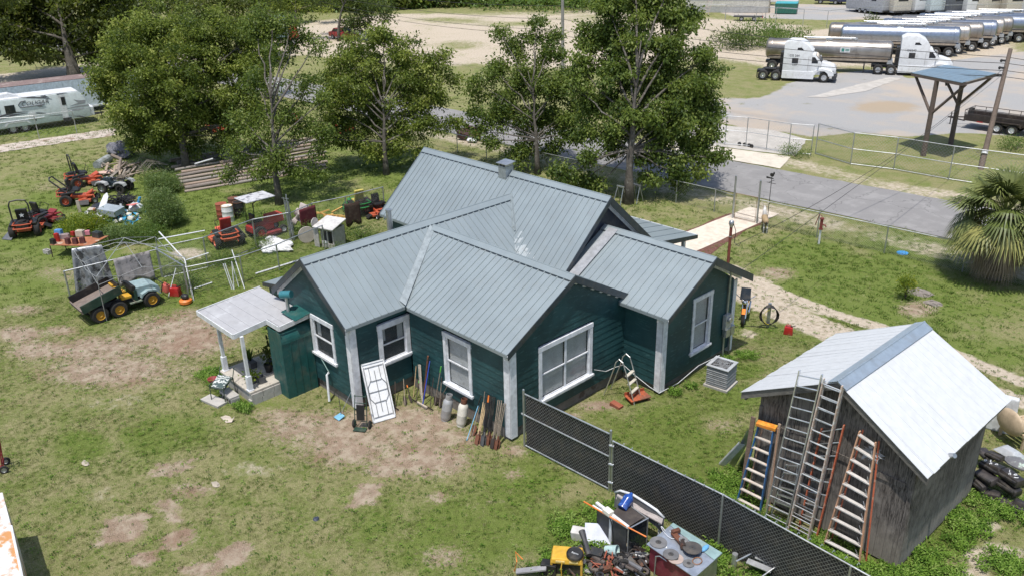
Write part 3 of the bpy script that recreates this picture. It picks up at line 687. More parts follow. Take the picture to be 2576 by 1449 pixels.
# ================================================================ VEGETATION
def leafmat(name, dark, light, warm, trans=.46, rough=.5):
    s = NT(name); a = s.attr('tone'); 
    c = s.mix(s.step(a, .0, .75), dark, light); c = s.mix(s.step(a, .78, 1.0), c, warm)
    s.fin(c, rough, 0, None, .35)
    tr = s.n('ShaderNodeBsdfTranslucent'); s.set(tr.inputs[0], s.mix(.5, c, (.25, .32, .04)))
    mx = s.n('ShaderNodeMixShader'); mx.inputs[0].default_value = trans
    out = s.t.nodes['Material Output']; s.t.links.new(s.b.outputs[0], mx.inputs[1]); s.t.links.new(tr.outputs[0], mx.inputs[2]); s.t.links.new(mx.outputs[0], out.inputs[0])
    return s.m
L_PECAN = leafmat('leaf_pecan', (.06, .095, .016), (.24, .3, .058), (.36, .39, .09))
L_PECAN2 = leafmat('leaf_pecan_dark', (.044, .08, .016), (.18, .245, .052), (.28, .33, .085))
L_OAK = leafmat('leaf_oak', (.03, .045, .01), (.1, .125, .025), (.2, .2, .05))
L_BUSH = leafmat('leaf_bush', (.05, .1, .018), (.14, .23, .05), (.24, .3, .09))
L_FEATH = leafmat('leaf_feathery', (.08, .13, .035), (.18, .26, .09), (.28, .33, .14), .45)
L_YEL = leafmat('leaf_yellow', (.06, .12, .01), (.2, .26, .02), (.45, .42, .03))
L_FAR = leafmat('leaf_far', (.02, .04, .012), (.07, .11, .03), (.12, .15, .045))
BARK = M((.1, .088, .075), .95, c2=(.2, .19, .165), amt=.4, c2s=4, bump=1., bs=12, var=.3)
def leaves(name, cen, tone, per, spread, size, mat, parent, droop=.35, asp=.5, r=None, flat=.7):
    """leaf mesh: per leaves round each cluster centre"""
    r = r or rng; C = np.repeat(cen, per, 0); n = len(C)
    P = C+r.normal(0, 1, (n, 3))*np.array([spread, spread, spread*flat])
    d = r.normal(0, 1, (n, 3)); out = P-C; d += out/(np.linalg.norm(out, axis=1, keepdims=True)+1e-6)*.8; d[:, 2] -= droop*1.6
    d /= np.linalg.norm(d, axis=1, keepdims=True)
    nn = r.normal(0, 1, (n, 3)); nn[:, 2] += 1.1; w = np.cross(d, nn); w /= np.linalg.norm(w, axis=1, keepdims=True)+1e-6
    s = size*r.uniform(.6, 1.35, (n, 1)); 
    V = np.stack([P, P+d*s*.5+w*s*asp*.5, P+d*s, P+d*s*.5-w*s*asp*.5], 1).reshape(-1, 3)
    F = np.arange(n*4).reshape(-1, 4); me = npmesh(name, V, F)
    t = np.clip(np.repeat(tone, per)+r.normal(0, .2, n), 0, 1)
    me.attributes.new('tone', 'FLOAT', 'POINT').data.foreach_set('value', np.repeat(t, 4).astype(np.float32))
    me.materials.append(mat); o = bpy.data.objects.new(name, me); COL.objects.link(o); o.parent = parent; o['kind'] = 'stuff'; return o
def depth_of(p): return (Vector(p)-CAM).dot(CF)
def at_depth(px, py, dep):
    return CAM + (CF*FPX + CR*(px-1288) - CU*(py-724.5))*(dep/FPX)
def tree(name, label, base, blobs, tr=.2, mat=L_PECAN, dens=1., per=34, spread=.24, size=.185, fork=.3, seed=1, group=None, twig=1., droop=.35, cat='tree'):
    b = G(*base); D = depth_of(b); r = np.random.default_rng(seed); R = random.Random(seed)
    t = thing(name, label, cat, b, 0, group); bl = []
    for q in blobs:
        dd = q[3] if len(q) > 3 else R.uniform(-.5, .5)*q[2]*D/FPX*1.6
        c = at_depth(q[0], q[1], D+dd)-b; bl.append((c, q[2]*(D+dd)/FPX))
    H = max(c.z+rr*.5 for c, rr in bl); cx = sum(c.x for c, _ in bl)/len(bl); cy = sum(c.y for c, _ in bl)/len(bl)
    mb = MB(); top = Vector((cx*.8, cy*.8, H*.8)); tp = []
    for i in range(9):
        k = i/8; tp.append(Vector((top.x*k*k+R.uniform(-.1, .1)*k, top.y*k*k+R.uniform(-.1, .1)*k, top.z*k)))
    tp[0].z = -.15
    mb.tube(tp[:8], [tr*(1.25 if i == 0 else max(.1, 1-.16*i)) for i in range(8)], 9)
    nodes = []
    for c, rr in bl:
        z0 = max(H*fork*.8, min(c.z-rr*.3, c.z*.62)); k = min(7.9, max(1, z0/top.z*8)); a = tp[int(k)].lerp(tp[int(k)+1], k-int(k))
        pts = []; mid = a.lerp(c, .5)+Vector((R.uniform(-.3, .3), R.uniform(-.3, .3), R.uniform(0, .5)))
        for i in range(7):
            q = i/6; pts.append(a*(1-q)**2+mid*2*q*(1-q)+c*q*q+Vector((R.uniform(-.06, .06),)*3)*(i > 0))
        L = (c-a).length; r0 = min(tr*.3, .016+.014*L)
        mb.tube(pts, [r0*(1-.13*i) for i in range(7)], 6); nodes += [(p, r0*.35) for p in pts[2:]]
    cen = []; tone = []
    N = sum(rr**2 for _, rr in bl)
    for c, rr in bl:
        S = spread*1.7; k = max(3, int(4.2*dens*rr**2/S**2*.36))
        v = r.normal(0, 1, (k, 3)); v /= np.linalg.norm(v, axis=1, keepdims=True); q = r.uniform(.0, 1.25, (k, 1))**.5
        sc_ = np.array(c)+v*q*rr*np.array([1, 1, .9]); st = np.clip(.42+.26*r.normal(0, 1, k)+.12*v[:, 2], 0, 1)  # upper clumps get a lighter leaf colour, painting in light from above
        m = 6; v2 = r.normal(0, 1, (k*m, 3)); cc = np.repeat(sc_, m, 0)+v2*S*.42*np.array([1, 1, .7])*np.repeat(r.uniform(.6, 1.3, k), m)[:, None]
        cen.append(cc); tone.append(np.clip(np.repeat(st, m)+.12*r.normal(0, 1, k*m), 0, 1))
    cen = np.concatenate(cen); tone = np.concatenate(tone); ok = cen[:, 2] > .5; cen, tone = cen[ok], tone[ok]
    npn = np.array([n[0] for n in nodes])
    for i in range(len(cen)):
        if R.random() < .22*twig:
            d = ((npn-cen[i])**2).sum(1); j = int(d.argmin()); a = nodes[j][0]; c = Vector(cen[i]); m = a.lerp(c, .5)+Vector((R.uniform(-.1, .1), R.uniform(-.1, .1), R.uniform(0, .15)))
            mb.tube([a, m, c], [max(.012, nodes[j][1]), .014, .008], 4)
    mb.build('trunk', BARK, t, smooth=True)
    leaves('crown', cen, tone, per, spread, size, mat, t, droop, .5, r)
    return t
tree('pecan_tree', 'big bushy yellow-green tree left of the log pile, widest crown in the yard', (470, 428), [(330, 120, 75), (410, 75, 70), (500, 90, 70), (560, 60, 50), (290, 220, 50), (380, 190, 85), (480, 190, 85), (570, 160, 60), (340, 290, 65), (430, 290, 75), (520, 280, 60), (600, 240, 55), (395, 350, 45), (300, 160, 40), (480, 350, 45), (345, 365, 22), (625, 100, 40), (290, 250, 25), (600, 310, 45), (650, 180, 46), (645, 290, 36), (270, 190, 34), (560, 350, 30)], .3, L_PECAN, 1.3, seed=3)
tree('pecan_tree', 'thin open-crowned tree with pale bare limbs behind the canopied red tractor', (703, 515), [(690, 50, 48), (640, 80, 40), (745, 100, 34), (700, 160, 28), (790, 118, 18), (770, 225, 34), (690, 290, 40), (645, 350, 36), (600, 300, 34), (760, 330, 36), (615, 420, 26), (690, 400, 45), (800, 380, 26), (740, 430, 26), (640, 200, 34), (735, 60, 22), (650, 440, 22), (580, 380, 22), (815, 330, 16), (730, 270, 26), (700, 220, 26), (820, 250, 22), (570, 440, 20), (800, 440, 22)], .22, L_PECAN2, 1.25, per=30, seed=5, size=.17)
tree('pecan_tree', 'round-crowned green tree just beyond the left end of the main metal roof', (972, 440), [(960, 95, 36), (900, 130, 40), (1020, 140, 46), (950, 185, 60), (880, 220, 50), (1050, 210, 48), (930, 280, 60), (1030, 280, 48), (895, 345, 36), (1000, 345, 40), (1100, 250, 28), (850, 290, 34), (950, 385, 28), (1120, 200, 24), (1075, 320, 26), (1080, 155, 26), (870, 160, 30), (1065, 385, 16), (1135, 300, 24), (835, 250, 34), (845, 190, 30), (1110, 150, 22), (830, 350, 22)], .2, L_PECAN, 1.45, seed=8)
tree('pecan_tree', 'slender tree with a spiky top behind the chimney of the house', (1352, 440), [(1352, 60, 14), (1345, 100, 20), (1300, 125, 34), (1380, 140, 34), (1245, 180, 32), (1320, 200, 55), (1400, 215, 48), (1205, 230, 24), (1270, 270, 42), (1350, 290, 55), (1205, 330, 24), (1240, 300, 30), (1425, 310, 38), (1320, 370, 30), (1390, 370, 26), (1190, 280, 16), (1260, 80, 18), (1310, 430, 16), (1300, 398, 22), (1325, 448, 12), (1400, 90, 14), (1230, 355, 18), (1455, 270, 32), (1440, 190, 26), (1190, 210, 22), (1460, 340, 26)], .19, L_PECAN2, 1.5, seed=11)
tree('pecan_tree', 'tallest tree of the yard, dense and dark, standing behind the right end of the house', (1580, 512), [(1530, 20, 50), (1640, 10, 55), (1720, 50, 42), (1500, 100, 48), (1590, 90, 60), (1690, 120, 55), (1775, 150, 38), (1460, 170, 34), (1550, 190, 62), (1660, 210, 65), (1760, 230, 50), (1500, 270, 42), (1600, 290, 60), (1700, 300, 50), (1795, 280, 36), (1645, 390, 38), (1700, 420, 32), (1750, 370, 40), (1530, 360, 34), (1640, 455, 24), (1490, 330, 26), (1780, 330, 30), (1470, 400, 20), (1765, 415, 24), (1450, 230, 24), (1725, 460, 18), (1800, 400, 14), (1430, 445, 20), (1470, 455, 24), (1412, 422, 16), (1500, 470, 16), (1600, -60, 60), (1690, -50, 50), (1660, 330, 45)], .3, L_PECAN2, 1.55, size=.2, seed=14, per=38, droop=.6)
tree('oak_tree', 'massive dark spreading oak with several trunks behind the white trailers', (190, 205), [(-60, 40, 70), (40, 40, 75), (130, 30, 90), (230, 30, 90), (320, 50, 70), (100, 90, 62), (190, 90, 75), (280, 95, 60), (20, 90, 45), (60, 130, 30), (350, 110, 40), (230, 135, 42), (130, -40, 90), (260, -40, 90), (20, -30, 70), (150, 130, 36)], .75, L_OAK, .8, per=34, spread=.5, size=.42, fork=.15, seed=21, twig=.3)
for k, (bs, bl, lab, mt) in enumerate([
  ((600, 150), [(560, 30, 70), (640, 20, 60), (600, 80, 50), (500, 20, 60), (680, 60, 40)], 'dark green tree behind the big bushy yard tree, near the top edge', L_OAK),
  ((853, 105), [(905, 25, 42), (955, 40, 34), (880, 62, 18), (840, -50, 80), (985, 32, 22), (925, 55, 22), (900, -40, 50)], 'grey-trunked tree on the pale sand beside the small red car', L_FAR),
  ((-6, 238), [(-70, 60, 70), (-20, -20, 60), (-90, 130, 40)], 'tree whose trunk just enters at the left edge above the camper', L_OAK),
  ((745, 62), [(720, -5, 45), (770, 10, 40), (690, 20, 40), (820, 5, 40)], 'yellow-green tree at the top edge left of the grey-trunked one', L_PECAN),
  ((672, 250), [(665, 150, 14), (680, 120, 14)], 'small dark-trunked tree on the near side of the road behind the thin open tree', L_PECAN2),
  ((400, 60), [(380, -10, 70), (450, 0, 60), (330, 10, 50)], 'tree at the top edge right of the massive oak', L_OAK)]):
    tree('background_tree', lab, bs, bl, .28, mt, .8, per=26, spread=.5, size=.36, seed=30+k, twig=.3)
# far wooded edge: individual crowns plus continuous undergrowth
ORD = 'first second third fourth fifth sixth seventh eighth ninth tenth eleventh twelfth thirteenth fourteenth fifteenth sixteenth seventeenth eighteenth nineteenth twentieth twenty-first twenty-second twenty-third twenty-fourth twenty-fifth twenty-sixth twenty-seventh twenty-eighth twenty-ninth thirtieth'.split()
for k in range(26):
    q = k/25; px = 640+q*960; py = 22+8*math.sin(q*7)+random.uniform(-2, 2) - (8 if px > 1450 else 0)
    b = G(px, py); D = depth_of(b); rr = random.uniform(16, 26)
    tree('wood_edge_tree', 'leafy tree of the far wooded edge beyond the sand lot, %s from the left' % ORD[k], (px, py), [(px+random.uniform(-6, 6), py-28-random.uniform(0, 8), rr), (px+random.uniform(-18, 18), py-12, rr*.75), (px+random.uniform(-14, 14), py-50, rr*.8)], .2, (L_FAR, L_OAK, L_PECAN)[k % 3], .5, per=22, spread=.8, size=.75, seed=60+k, group='trees along the far wooded edge', twig=0)
def cloud(name, pts, per, spread, size, mat, label, cat, kind='stuff', flat=.6, tonec=.4):
    cen = np.array(pts); o = leaves(name, cen, np.clip(rng.normal(tonec, .2, len(cen)), 0, 1), per, spread, size, mat, None, .0, .5, None, flat)
    if label: o['label'] = label; o['category'] = cat
    return o
pts = []
for k in range(420):
    px = random.uniform(560, 1720); py = 20+random.uniform(-6, 9)+6*math.sin(px*.01); g = G(px, py); pts.append((g.x, g.y, random.uniform(.3, 2.2)))
cloud('undergrowth', pts, 22, 1.3, .6, L_BUSH, 'bright green undergrowth along the foot of the far wooded edge', 'undergrowth')
pts = []
for k in range(200):
    px = random.uniform(-100, 760); py = random.uniform(-12, 30); g = G(px, py); pts.append((g.x, g.y, random.uniform(.5, 5)))
cloud('far_wood', pts, 30, 1.8, .8, L_OAK, 'dark woodland beyond the oak at the top left', 'woodland')
def bush(label, px, py, w, h, mat=L_BUSH, k=40, per=60, sp=.17, size=.12, name='bush', cat='bush', group=None, flat=1.):
    b = G(px, py); t = thing(name, label, cat, b, 0, group); r = rng
    v = r.normal(0, 1, (k, 3)); v /= np.linalg.norm(v, axis=1, keepdims=True); v *= r.uniform(.35, 1, (k, 1))**.5
    cen = np.stack([v[:, 0]*w, v[:, 1]*w, h*.5+v[:, 2]*h*.5], 1)
    leaves('foliage', cen, np.clip(.45+.3*r.normal(0, .6, k)+v[:, 2]*.15, 0, 1), per, sp, size, mat, t, -.3, .35, r, flat)  # leaf tone rises with height, a painted top light
    mb = MB()
    for i in range(8): a = r.uniform(0, 6.28); mb.tube([(0, 0, 0), (math.cos(a)*w*.4, math.sin(a)*w*.4, h*.6)], [.02, .008], 4)
    mb.build('stems', BARK, t); return t
bush('tall feathery green bush between the junk heap and the drums', 418, 568, 1.0, 1.8, L_FEATH, k=120, per=90, size=.11)
bush('feathery bush behind the quad bike, touching the log pile', 415, 486, .95, 1.1, L_FEATH, k=90, per=90, size=.11)
bush('low yellow-green weedy bush right of the orange mower with the black star seat', 215, 590, 1.2, .9, L_YEL, k=110, per=80, size=.11)
bush('weedy bush in front of the junk heap, behind the battery table', 300, 606, 1.0, .55, L_FEATH, k=70, per=80, size=.11)
bush('low bush under the blue scraps at the right end of the junk heap', 370, 602, .9, .6, k=70, per=70, size=.1)
bush('small bush at the far side of the lumber scrap pile', 350, 425, .8, .7, k=30, per=60, size=.07)
bush('weeds growing up through the lumber scrap pile', 372, 458, .6, .8, k=26, per=60, size=.07)
bush('small yellow and green croton shrub beside the dug patch in the lawn', 2277, 752, .33, 1.0, L_YEL, k=24, per=50, size=.09, sp=.1, name='shrub', cat='shrub')
bush('dark bush behind the right end of the logs', 760, 440, .9, .7, L_BUSH, k=30)
bush('green shrub on the sand lot left of the first white truck', 1902, 118, 3.6, 2.4, L_BUSH, k=50, per=60, sp=.5, size=.3)
bush('shrub left of the larger shrub on the sand lot', 1845, 122, 2.8, 1.6, L_FAR, k=40, per=50, sp=.5, size=.3)
bush('low shrub right of the larger shrub on the sand lot', 1975, 106, 2.6, 1.4, L_BUSH, k=40, per=50, sp=.5, size=.3)
bush('single small bush far out on the sand in front of the camper row', 2187, 70, 1., 1.3, L_FAR, k=16, per=30, sp=.4, size=.3)
bush('weeds at the foot of the rolling gate post by the apron', 2000, 395, .9, .6, L_BUSH, k=30, per=50, size=.1)
bush('bush at the right edge beyond the utility pole', 2556, 378, 1.1, .7, L_BUSH, k=30, per=50, size=.12)
for (px, py, w, h, lab) in ((850, 650, .4, .5, 'weeds left of the wash-board playhouse'), (905, 598, .9, .45, 'weeds at the foot of the fence below the brown rug'), (655, 630, .5, .6, 'tall weeds behind the red seated mower'), (560, 665, .7, .4, 'weeds along the wire fence left of the white bags'), (712, 560, .7, .5, 'weeds behind the canopied red tractor'), (640, 560, .6, .5, 'weeds in front of the drums'), (480, 720, .5, .4, 'weeds by the green cart bonnet'), (230, 725, .4, .45, 'weeds at the left end of the pen fence under the tarp'), (770, 600, .5, .6, 'weeds between the metal stakes and the slide')):
    bush(lab, px, py, w, h, L_BUSH, k=int(20+w*25), per=50, size=.08, name='weed_clump', cat='weeds')

# ---- sabal palm
def palmleaf(sz, droop, mat, parent, az, el, L):
    mb = MB(); d = Vector((math.cos(az)*math.cos(el), math.sin(az)*math.cos(el), math.sin(el))); s = Vector((-math.sin(az), math.cos(az), 0)); u = d.cross(s)*-1
    p1 = d*L*.5; p2 = d*L+Vector((0, 0, -droop*L*.35)); mb.tube([(0, 0, 0), p1, p2], [.03, .022, .015], 4)
    dd = (p2-p1).normalized(); n = 24
    for i in range(n):
        a = (i/(n-1)-.5)*rad(230); dr = dd*math.cos(a)+s*math.sin(a); ln = sz*(1-.28*abs(a)/2)*random.uniform(.88, 1.08)
        w = (dd*-math.sin(a)+s*math.cos(a))*sz*.034; fold = u*abs(math.sin(a))*sz*.12
        m = p2+dr*ln*.55+fold+Vector((0, 0, -droop*ln*.08)); e = p2+dr*ln+fold*.7+Vector((0, 0, -droop*ln*.6))
        o = len(mb.v); mb.v += [tuple(p2-w*.3), tuple(p2+w*.3), tuple(m+w), tuple(m-w), tuple(e)]; mb.f += [(o, o+1, o+2, o+3), (o+3, o+2, o+4)]
    me = mb.mesh('frond'); me.materials.append(mat); o = bpy.data.objects.new('frond', me); COL.objects.link(o); o.parent = parent; return o
def flatleaf(name, a, b):
    s = NT(name); c = s.mix(s.rnd(), a, b); c = s.mix(s.step(s.noise(3, 3), .45, .7), c, tuple(x*.6 for x in a)); return s.fin(c, .5, 0, None, .4)
PG = flatleaf('palm_green', (.1, .13, .03), (.2, .22, .07)); PY = flatleaf('palm_yellow', (.22, .22, .06), (.32, .3, .1)); PB = flatleaf('palm_dead', (.3, .23, .16), (.18, .13, .09))
b = G(2500, 702); palm = thing('palm_tree', 'shaggy fan palm with dead brown skirt at the right edge', 'palm tree', b); palm.scale = (1.04, 1.04, 1.04)
mb = MB().tube([(0, 0, -.1), (0, 0, 1.), (-.1, 0, 2.7)], [.28, .26, .3], 12); mb.build('trunk', BARK, palm)
BOOT = wood((.3, .24, .18))
for i in range(34):
    a = i*2.4; z = .3+i*.07; q = MB().slab([(-.07, 0, 0), (.07, 0, 0), (.035, .16, .4), (-.035, .16, .4)], (0, .03, 0)).build('leaf_boot', BOOT, palm); q.location = (math.sin(-a)*-.25, math.cos(a)*.25, z); q.rotation_euler = (0, 0, a*1.0)
    q.location = (-math.sin(a)*.26, math.cos(a)*.26, z)
ct = Vector((-.1, 0, 2.75))
random.seed(5)
for i in range(34): palmleaf(1.25, random.uniform(.3, .9), PG, palm, i*2.4+random.uniform(-.3, .3), rad(random.uniform(22, 85)), 1.5).location = ct
for i in range(32): palmleaf(1.15, random.uniform(.6, 1.4), PY if i % 2 else PG, palm, i*2.4+random.uniform(-.3, .3), rad(random.uniform(-12, 30)), 1.35).location = ct
for i in range(30): palmleaf(.8, 1.5, PB, palm, i*2.4+random.uniform(-.3, .3), rad(random.uniform(-58, -5)), 1.0).location = ct+Vector((0, 0, -.15))
b2 = G(2680, 640); palm2 = thing('palm_tree', 'second fan palm showing only its green fronds at the right edge', 'palm tree', b2)
MB().tube([(0, 0, -.1), (0, 0, 3)], [.25, .25], 10).build('trunk', BARK, palm2)
for i in range(24): palmleaf(1.2, .6, PG if i % 4 else PB, palm2, i*2.4, rad(random.uniform(-20, 80)), 1.4).location = (0, 0, 3.1)

# ---- grass tufts and broad-leaved weeds scattered over the yard
def tuftmesh(name, n, h, spread, w, lean, mat, broad=False, seed=0):
    r = np.random.default_rng(seed); V = []; F = []
    for i in range(n):
        a = r.uniform(0, 6.28); q = r.uniform(0, spread); x, y = math.cos(a)*q, math.sin(a)*q; hh = h*r.uniform(.5, 1.15); b = r.uniform(0, 6.28)
        dx, dy = math.cos(b)*w, math.sin(b)*w; lx, ly = math.cos(a)*lean*hh*r.uniform(.3, 1.2), math.sin(a)*lean*hh*r.uniform(.3, 1.2); o = len(V)
        if broad:
            V += [(x, y, hh*.5), (x+lx*.5+dx, y+ly*.5+dy, hh*.85), (x+lx, y+ly, hh*.8), (x+lx*.5-dx, y+ly*.5-dy, hh*.85)]; F.append((o, o+1, o+2, o+3))
        else:
            V += [(x-dx, y-dy, 0), (x+dx, y+dy, 0), (x+lx, y+ly, hh)]; F.append((o, o+1, o+2))
    me = bpy.data.meshes.new(name); me.from_pydata(V, [], F); me.materials.append(mat); return bpy.data.objects.new(name, me)
def grassmat(name, a, b, c3):
    s = NT(name); x = s.rnd(); c = s.mix(s.step(x, 0, .7), a, b); c = s.mix(s.step(x, .8, 1), c, c3); s.fin(c, .6, 0, None, .2)
    tr = s.n('ShaderNodeBsdfTranslucent'); s.set(tr.inputs[0], c); mx = s.n('ShaderNodeMixShader'); mx.inputs[0].default_value = .3
    s.t.links.new(s.b.outputs[0], mx.inputs[1]); s.t.links.new(tr.outputs[0], mx.inputs[2]); s.t.links.new(mx.outputs[0], s.t.nodes['Material Output'].inputs[0]); return s.m
GM1 = grassmat('grass_green', (.06, .11, .015), (.15, .22, .04), (.24, .27, .09)); GM2 = grassmat('grass_dry', (.13, .13, .045), (.24, .22, .1), (.36, .32, .2)); GM3 = grassmat('weed_green', (.06, .13, .015), (.18, .3, .045), (.28, .38, .1))
def scatter(name, P, S, proto, label, cat):
    me = bpy.data.meshes.new(name); me.vertices.add(len(P)); me.vertices.foreach_set('co', P.astype(np.float32).ravel())
    me.attributes.new('scl', 'FLOAT', 'POINT').data.foreach_set('value', S.astype(np.float32)); me.attributes.new('rot', 'FLOAT', 'POINT').data.foreach_set('value', rng.uniform(0, 6.28, len(P)).astype(np.float32))
    o = bpy.data.objects.new(name, me); COL.objects.link(o); o['kind'] = 'stuff'; o['label'] = label; o['category'] = cat
    ng = bpy.data.node_groups.new(name, 'GeometryNodeTree'); ng.interface.new_socket('Geometry', in_out='INPUT', socket_type='NodeSocketGeometry'); ng.interface.new_socket('Geometry', in_out='OUTPUT', socket_type='NodeSocketGeometry')
    N = ng.nodes.new; gi, go = N('NodeGroupInput'), N('NodeGroupOutput'); ip = N('GeometryNodeInstanceOnPoints'); ob = N('GeometryNodeObjectInfo'); ob.inputs[0].default_value = proto
    a = N('GeometryNodeInputNamedAttribute'); a.data_type = 'FLOAT'; a.inputs[0].default_value = 'scl'; b = N('GeometryNodeInputNamedAttribute'); b.data_type = 'FLOAT'; b.inputs[0].default_value = 'rot'
    cx = N('ShaderNodeCombineXYZ'); e = N('FunctionNodeEulerToRotation'); L = ng.links.new
    L(b.outputs[0], cx.inputs[2]); L(cx.outputs[0], e.inputs[0]); L(gi.outputs[0], ip.inputs['Points']); L(ob.outputs['Geometry'], ip.inputs['Instance']); L(e.outputs[0], ip.inputs['Rotation']); L(a.outputs[0], ip.inputs['Scale']); L(ip.outputs[0], go.inputs[0])
    md = o.modifiers.new('scatter', 'NODES'); md.node_group = ng; return o
def blocked(X, Y):
    b = np.zeros(X.shape, bool)
    for x0, y0, x1, y1 in ((-4.85, -.05, .05, 5.5), (-9.1, -2.35, -4.8, 5.4), (-.1, 5.3, 1.6, 9.45), (-12.7, 5.2, -2.7, 13), (-9.85, -4.55, -7.0, -2.2), (6.55, 2.8, 10.6, 6.95), (-7.1, 15, -4.9, 24.5), (-6.8, 13, -3, 15.5)): b |= (X > x0) & (X < x1) & (Y > y0) & (Y < y1)
    d = n1-n0; s_ = ((X-n0.x)*d.y-(Y-n0.y)*d.x)/d.length
    return b | (s_ < -.1) & (s_ > -8)
def field(n, x0, y0, x1, y1, dens, seed, pmax=None):
    r = np.random.default_rng(seed); X = r.uniform(x0, x1, n); Y = r.uniform(y0, y1, n); px, py = pixel(X, Y)
    ok = (px > -60) & (px < 2640) & (py > 0) & (py < 1500) & ~blocked(X, Y); X, Y = X[ok], Y[ok]; m = masks(X, Y); p = dens(X, Y, m); k = r.uniform(0, 1, len(X)) < p
    return np.stack([X[k], Y[k], np.zeros(k.sum())-.005], 1)
bare = lambda m: np.clip(np.maximum(np.maximum(m['dirt'], m['sand']), m['gravel'])*1.25, 0, 1)
P = field(150000, -22, -14, 14, 15, lambda X, Y, m: (1-.93*bare(m))*np.clip(.55+.5*vnoise(X, Y, 1.3, 5)+.3*m['lush'], .15, 1), 1)
scatter('lawn_grass', P, rng.uniform(.6, 1.3, len(P)), tuftmesh('tuft', 16, .045, .055, .0042, .9, GM1), 'green grass of the yard around the house', 'grass')
P = field(110000, -22, -14, 14, 15, lambda X, Y, m: (1-.75*bare(m))*np.clip(.5-.6*vnoise(X, Y, 1.3, 5), .08, 1), 2)
scatter('dry_grass', P, rng.uniform(.6, 1.3, len(P)), tuftmesh('tuft', 14, .035, .06, .004, 1.3, GM2), 'dry straw-coloured grass among the green', 'grass')
P = field(60000, -60, -12, 14, 34, lambda X, Y, m: (1-.95*bare(m))*np.clip(.35+.5*vnoise(X, Y, .9, 6)+.3*m['lush'], .05, 1)*((X < -20) | (Y > 14)), 3)
scatter('far_lawn_grass', P, rng.uniform(1.4, 2.6, len(P)), tuftmesh('tuft', 14, .05, .08, .006, .9, GM1, seed=3), 'taller grass of the back yard and verge', 'grass')
def near(pts):  # weeds crowd against these world spots: x, y, radius
    def f(X, Y, m):
        d = np.zeros(X.shape)
        for x, y, r_ in pts: d = np.maximum(d, np.clip(1.3-np.hypot(X-x, Y-y)/r_, 0, 1))
        return d
    return f
WS = [(6.3, 1.9, .5), (6.6, 2.3, .6), (7.3, 1.8, .5), (8, 2, .5), (8.8, 2.2, .5), (9.6, 2.1, .6), (10.3, 2.2, .6), (10.9, 2.6, .6), (11, 3.5, .5), (11.05, 4.5, .6), (11.1, 5.6, .7), (11.3, 6.6, .8), (12, 7, .7), (5.8, 2.6, .6), (6, 3.4, .5), (5, 1.3, .4), (5.6, 2.0, .6),
      (-8.6, -5.2, .6), (-7.6, -5, .5), (-9.6, -5.3, .6), (-7.3, -4.1, .35), (-10.5, -4.6, .5), (4.3, -1.1, .5), (4.9, -1.7, .5), (4.4, -.4, .5), (5.2, -2.2, .6), (6.3, -.8, .6), (7.5, -.3, .5), (8.6, .2, .6), (9.4, .3, .6), (8.4, -1, .5), (3.9, -1.7, .5), (2.2, 9.6, .4), (1.9, 8.9, .3), (2.1, 6.4, .25), (1.9, 5.7, .25), (9.0, 1.2, .4), (7, .6, .4), (4.6, -3, .5), (12.5, 2, 1), (11.6, 3.4, .5), (12.3, 4.6, .6)]
nf = near(WS)
P = field(260000, -12, -5, 14, 12, lambda X, Y, m: np.clip(nf(X, Y, m)*.8, 0, 1)**1.7*np.clip(.7+vnoise(X, Y, 4, 12), .1, 1), 4)
scatter('weeds', P, rng.uniform(.4, 1.3, len(P)), tuftmesh('weed', 14, .17, .06, .02, .6, GM3, True), 'leafy green weeds crowding the shed, fence and stoop', 'weeds')
P = field(90000, -20, -12, 14, 22, lambda X, Y, m: (1-.6*bare(m))*(.16+.6*m['lush']*np.clip(.3+1.2*vnoise(X, Y, 2.1, 9), 0, 1)), 5)
scatter('clover', P, rng.uniform(.4, .9, len(P)), tuftmesh('weed', 12, .09, .06, .018, .8, GM3, True, 4), 'clover and small broad-leaved plants in the lawn', 'ground cover')
# ================================================================ helpers for placing things read off the photograph
def K(x0, y0, s): return lambda x, y: ((x0+x/s)/1.1646, (y0+y/s)/1.1646)
c1, c2, c3, c4 = K(0, 0, 2.576), K(1000, 0, 2.576), K(2000, 0, 2.576), K(0, 560, 2.576)
r1, r2 = K(1000, 560, 2.576), K(2000, 560, 2.576)
b3, b4, b5 = K(0, 1120, 2.556), K(1000, 1120, 2.556), K(2000, 1120, 2.556)
e1, e2, e3, e4, e5, e6, e7 = K(150, 430, 6.44), K(0, 560, 6.44), K(580, 840, 3.7625), K(580, 540, 4.6745), K(1500, 1400, 3.963), K(2050, 0, 2.7116), K(2800, 1150, 2.7)
s1, s2, s3, s4, s5, s7 = K(2100, 1100, 2.4686), K(1080, 1000, 4.2625), K(2100, 580, 5.175), K(180, 680, 5.176), K(1740, 560, 4.831), K(0, 200, 5.574)
def g(k, x, y, z=0.): return G(*k(x, y), z)
def GY(px, py, y0):
    d = CF*FPX + CR*(px-1288) - CU*(py-724.5); return CAM + d*((y0-CAM.y)/d.y)
def hgt(k, b, x, y): return Zat(b, *k(x, y))
def text(body, size, mat, parent, loc, rot, name='lettering', extrude=.004, shear=0, sx=1):
    cu = bpy.data.curves.new(name, 'FONT'); cu.body = body; cu.size = size; cu.extrude = extrude; cu.align_x = 'CENTER'; cu.align_y = 'CENTER'; cu.shear = shear; cu.resolution_u = 2
    o = bpy.data.objects.new(name, cu); COL.objects.link(o); bpy.context.view_layer.update()
    me = bpy.data.meshes.new_from_object(o.evaluated_get(bpy.context.evaluated_depsgraph_get())); bpy.data.objects.remove(o)
    me.materials.clear(); me.materials.append(mat); q = bpy.data.objects.new(name, me); COL.objects.link(q); q.parent = parent
    q.location = loc; q.rotation_euler = [rad(a) for a in rot]; q.scale = (sx, 1, 1); return q
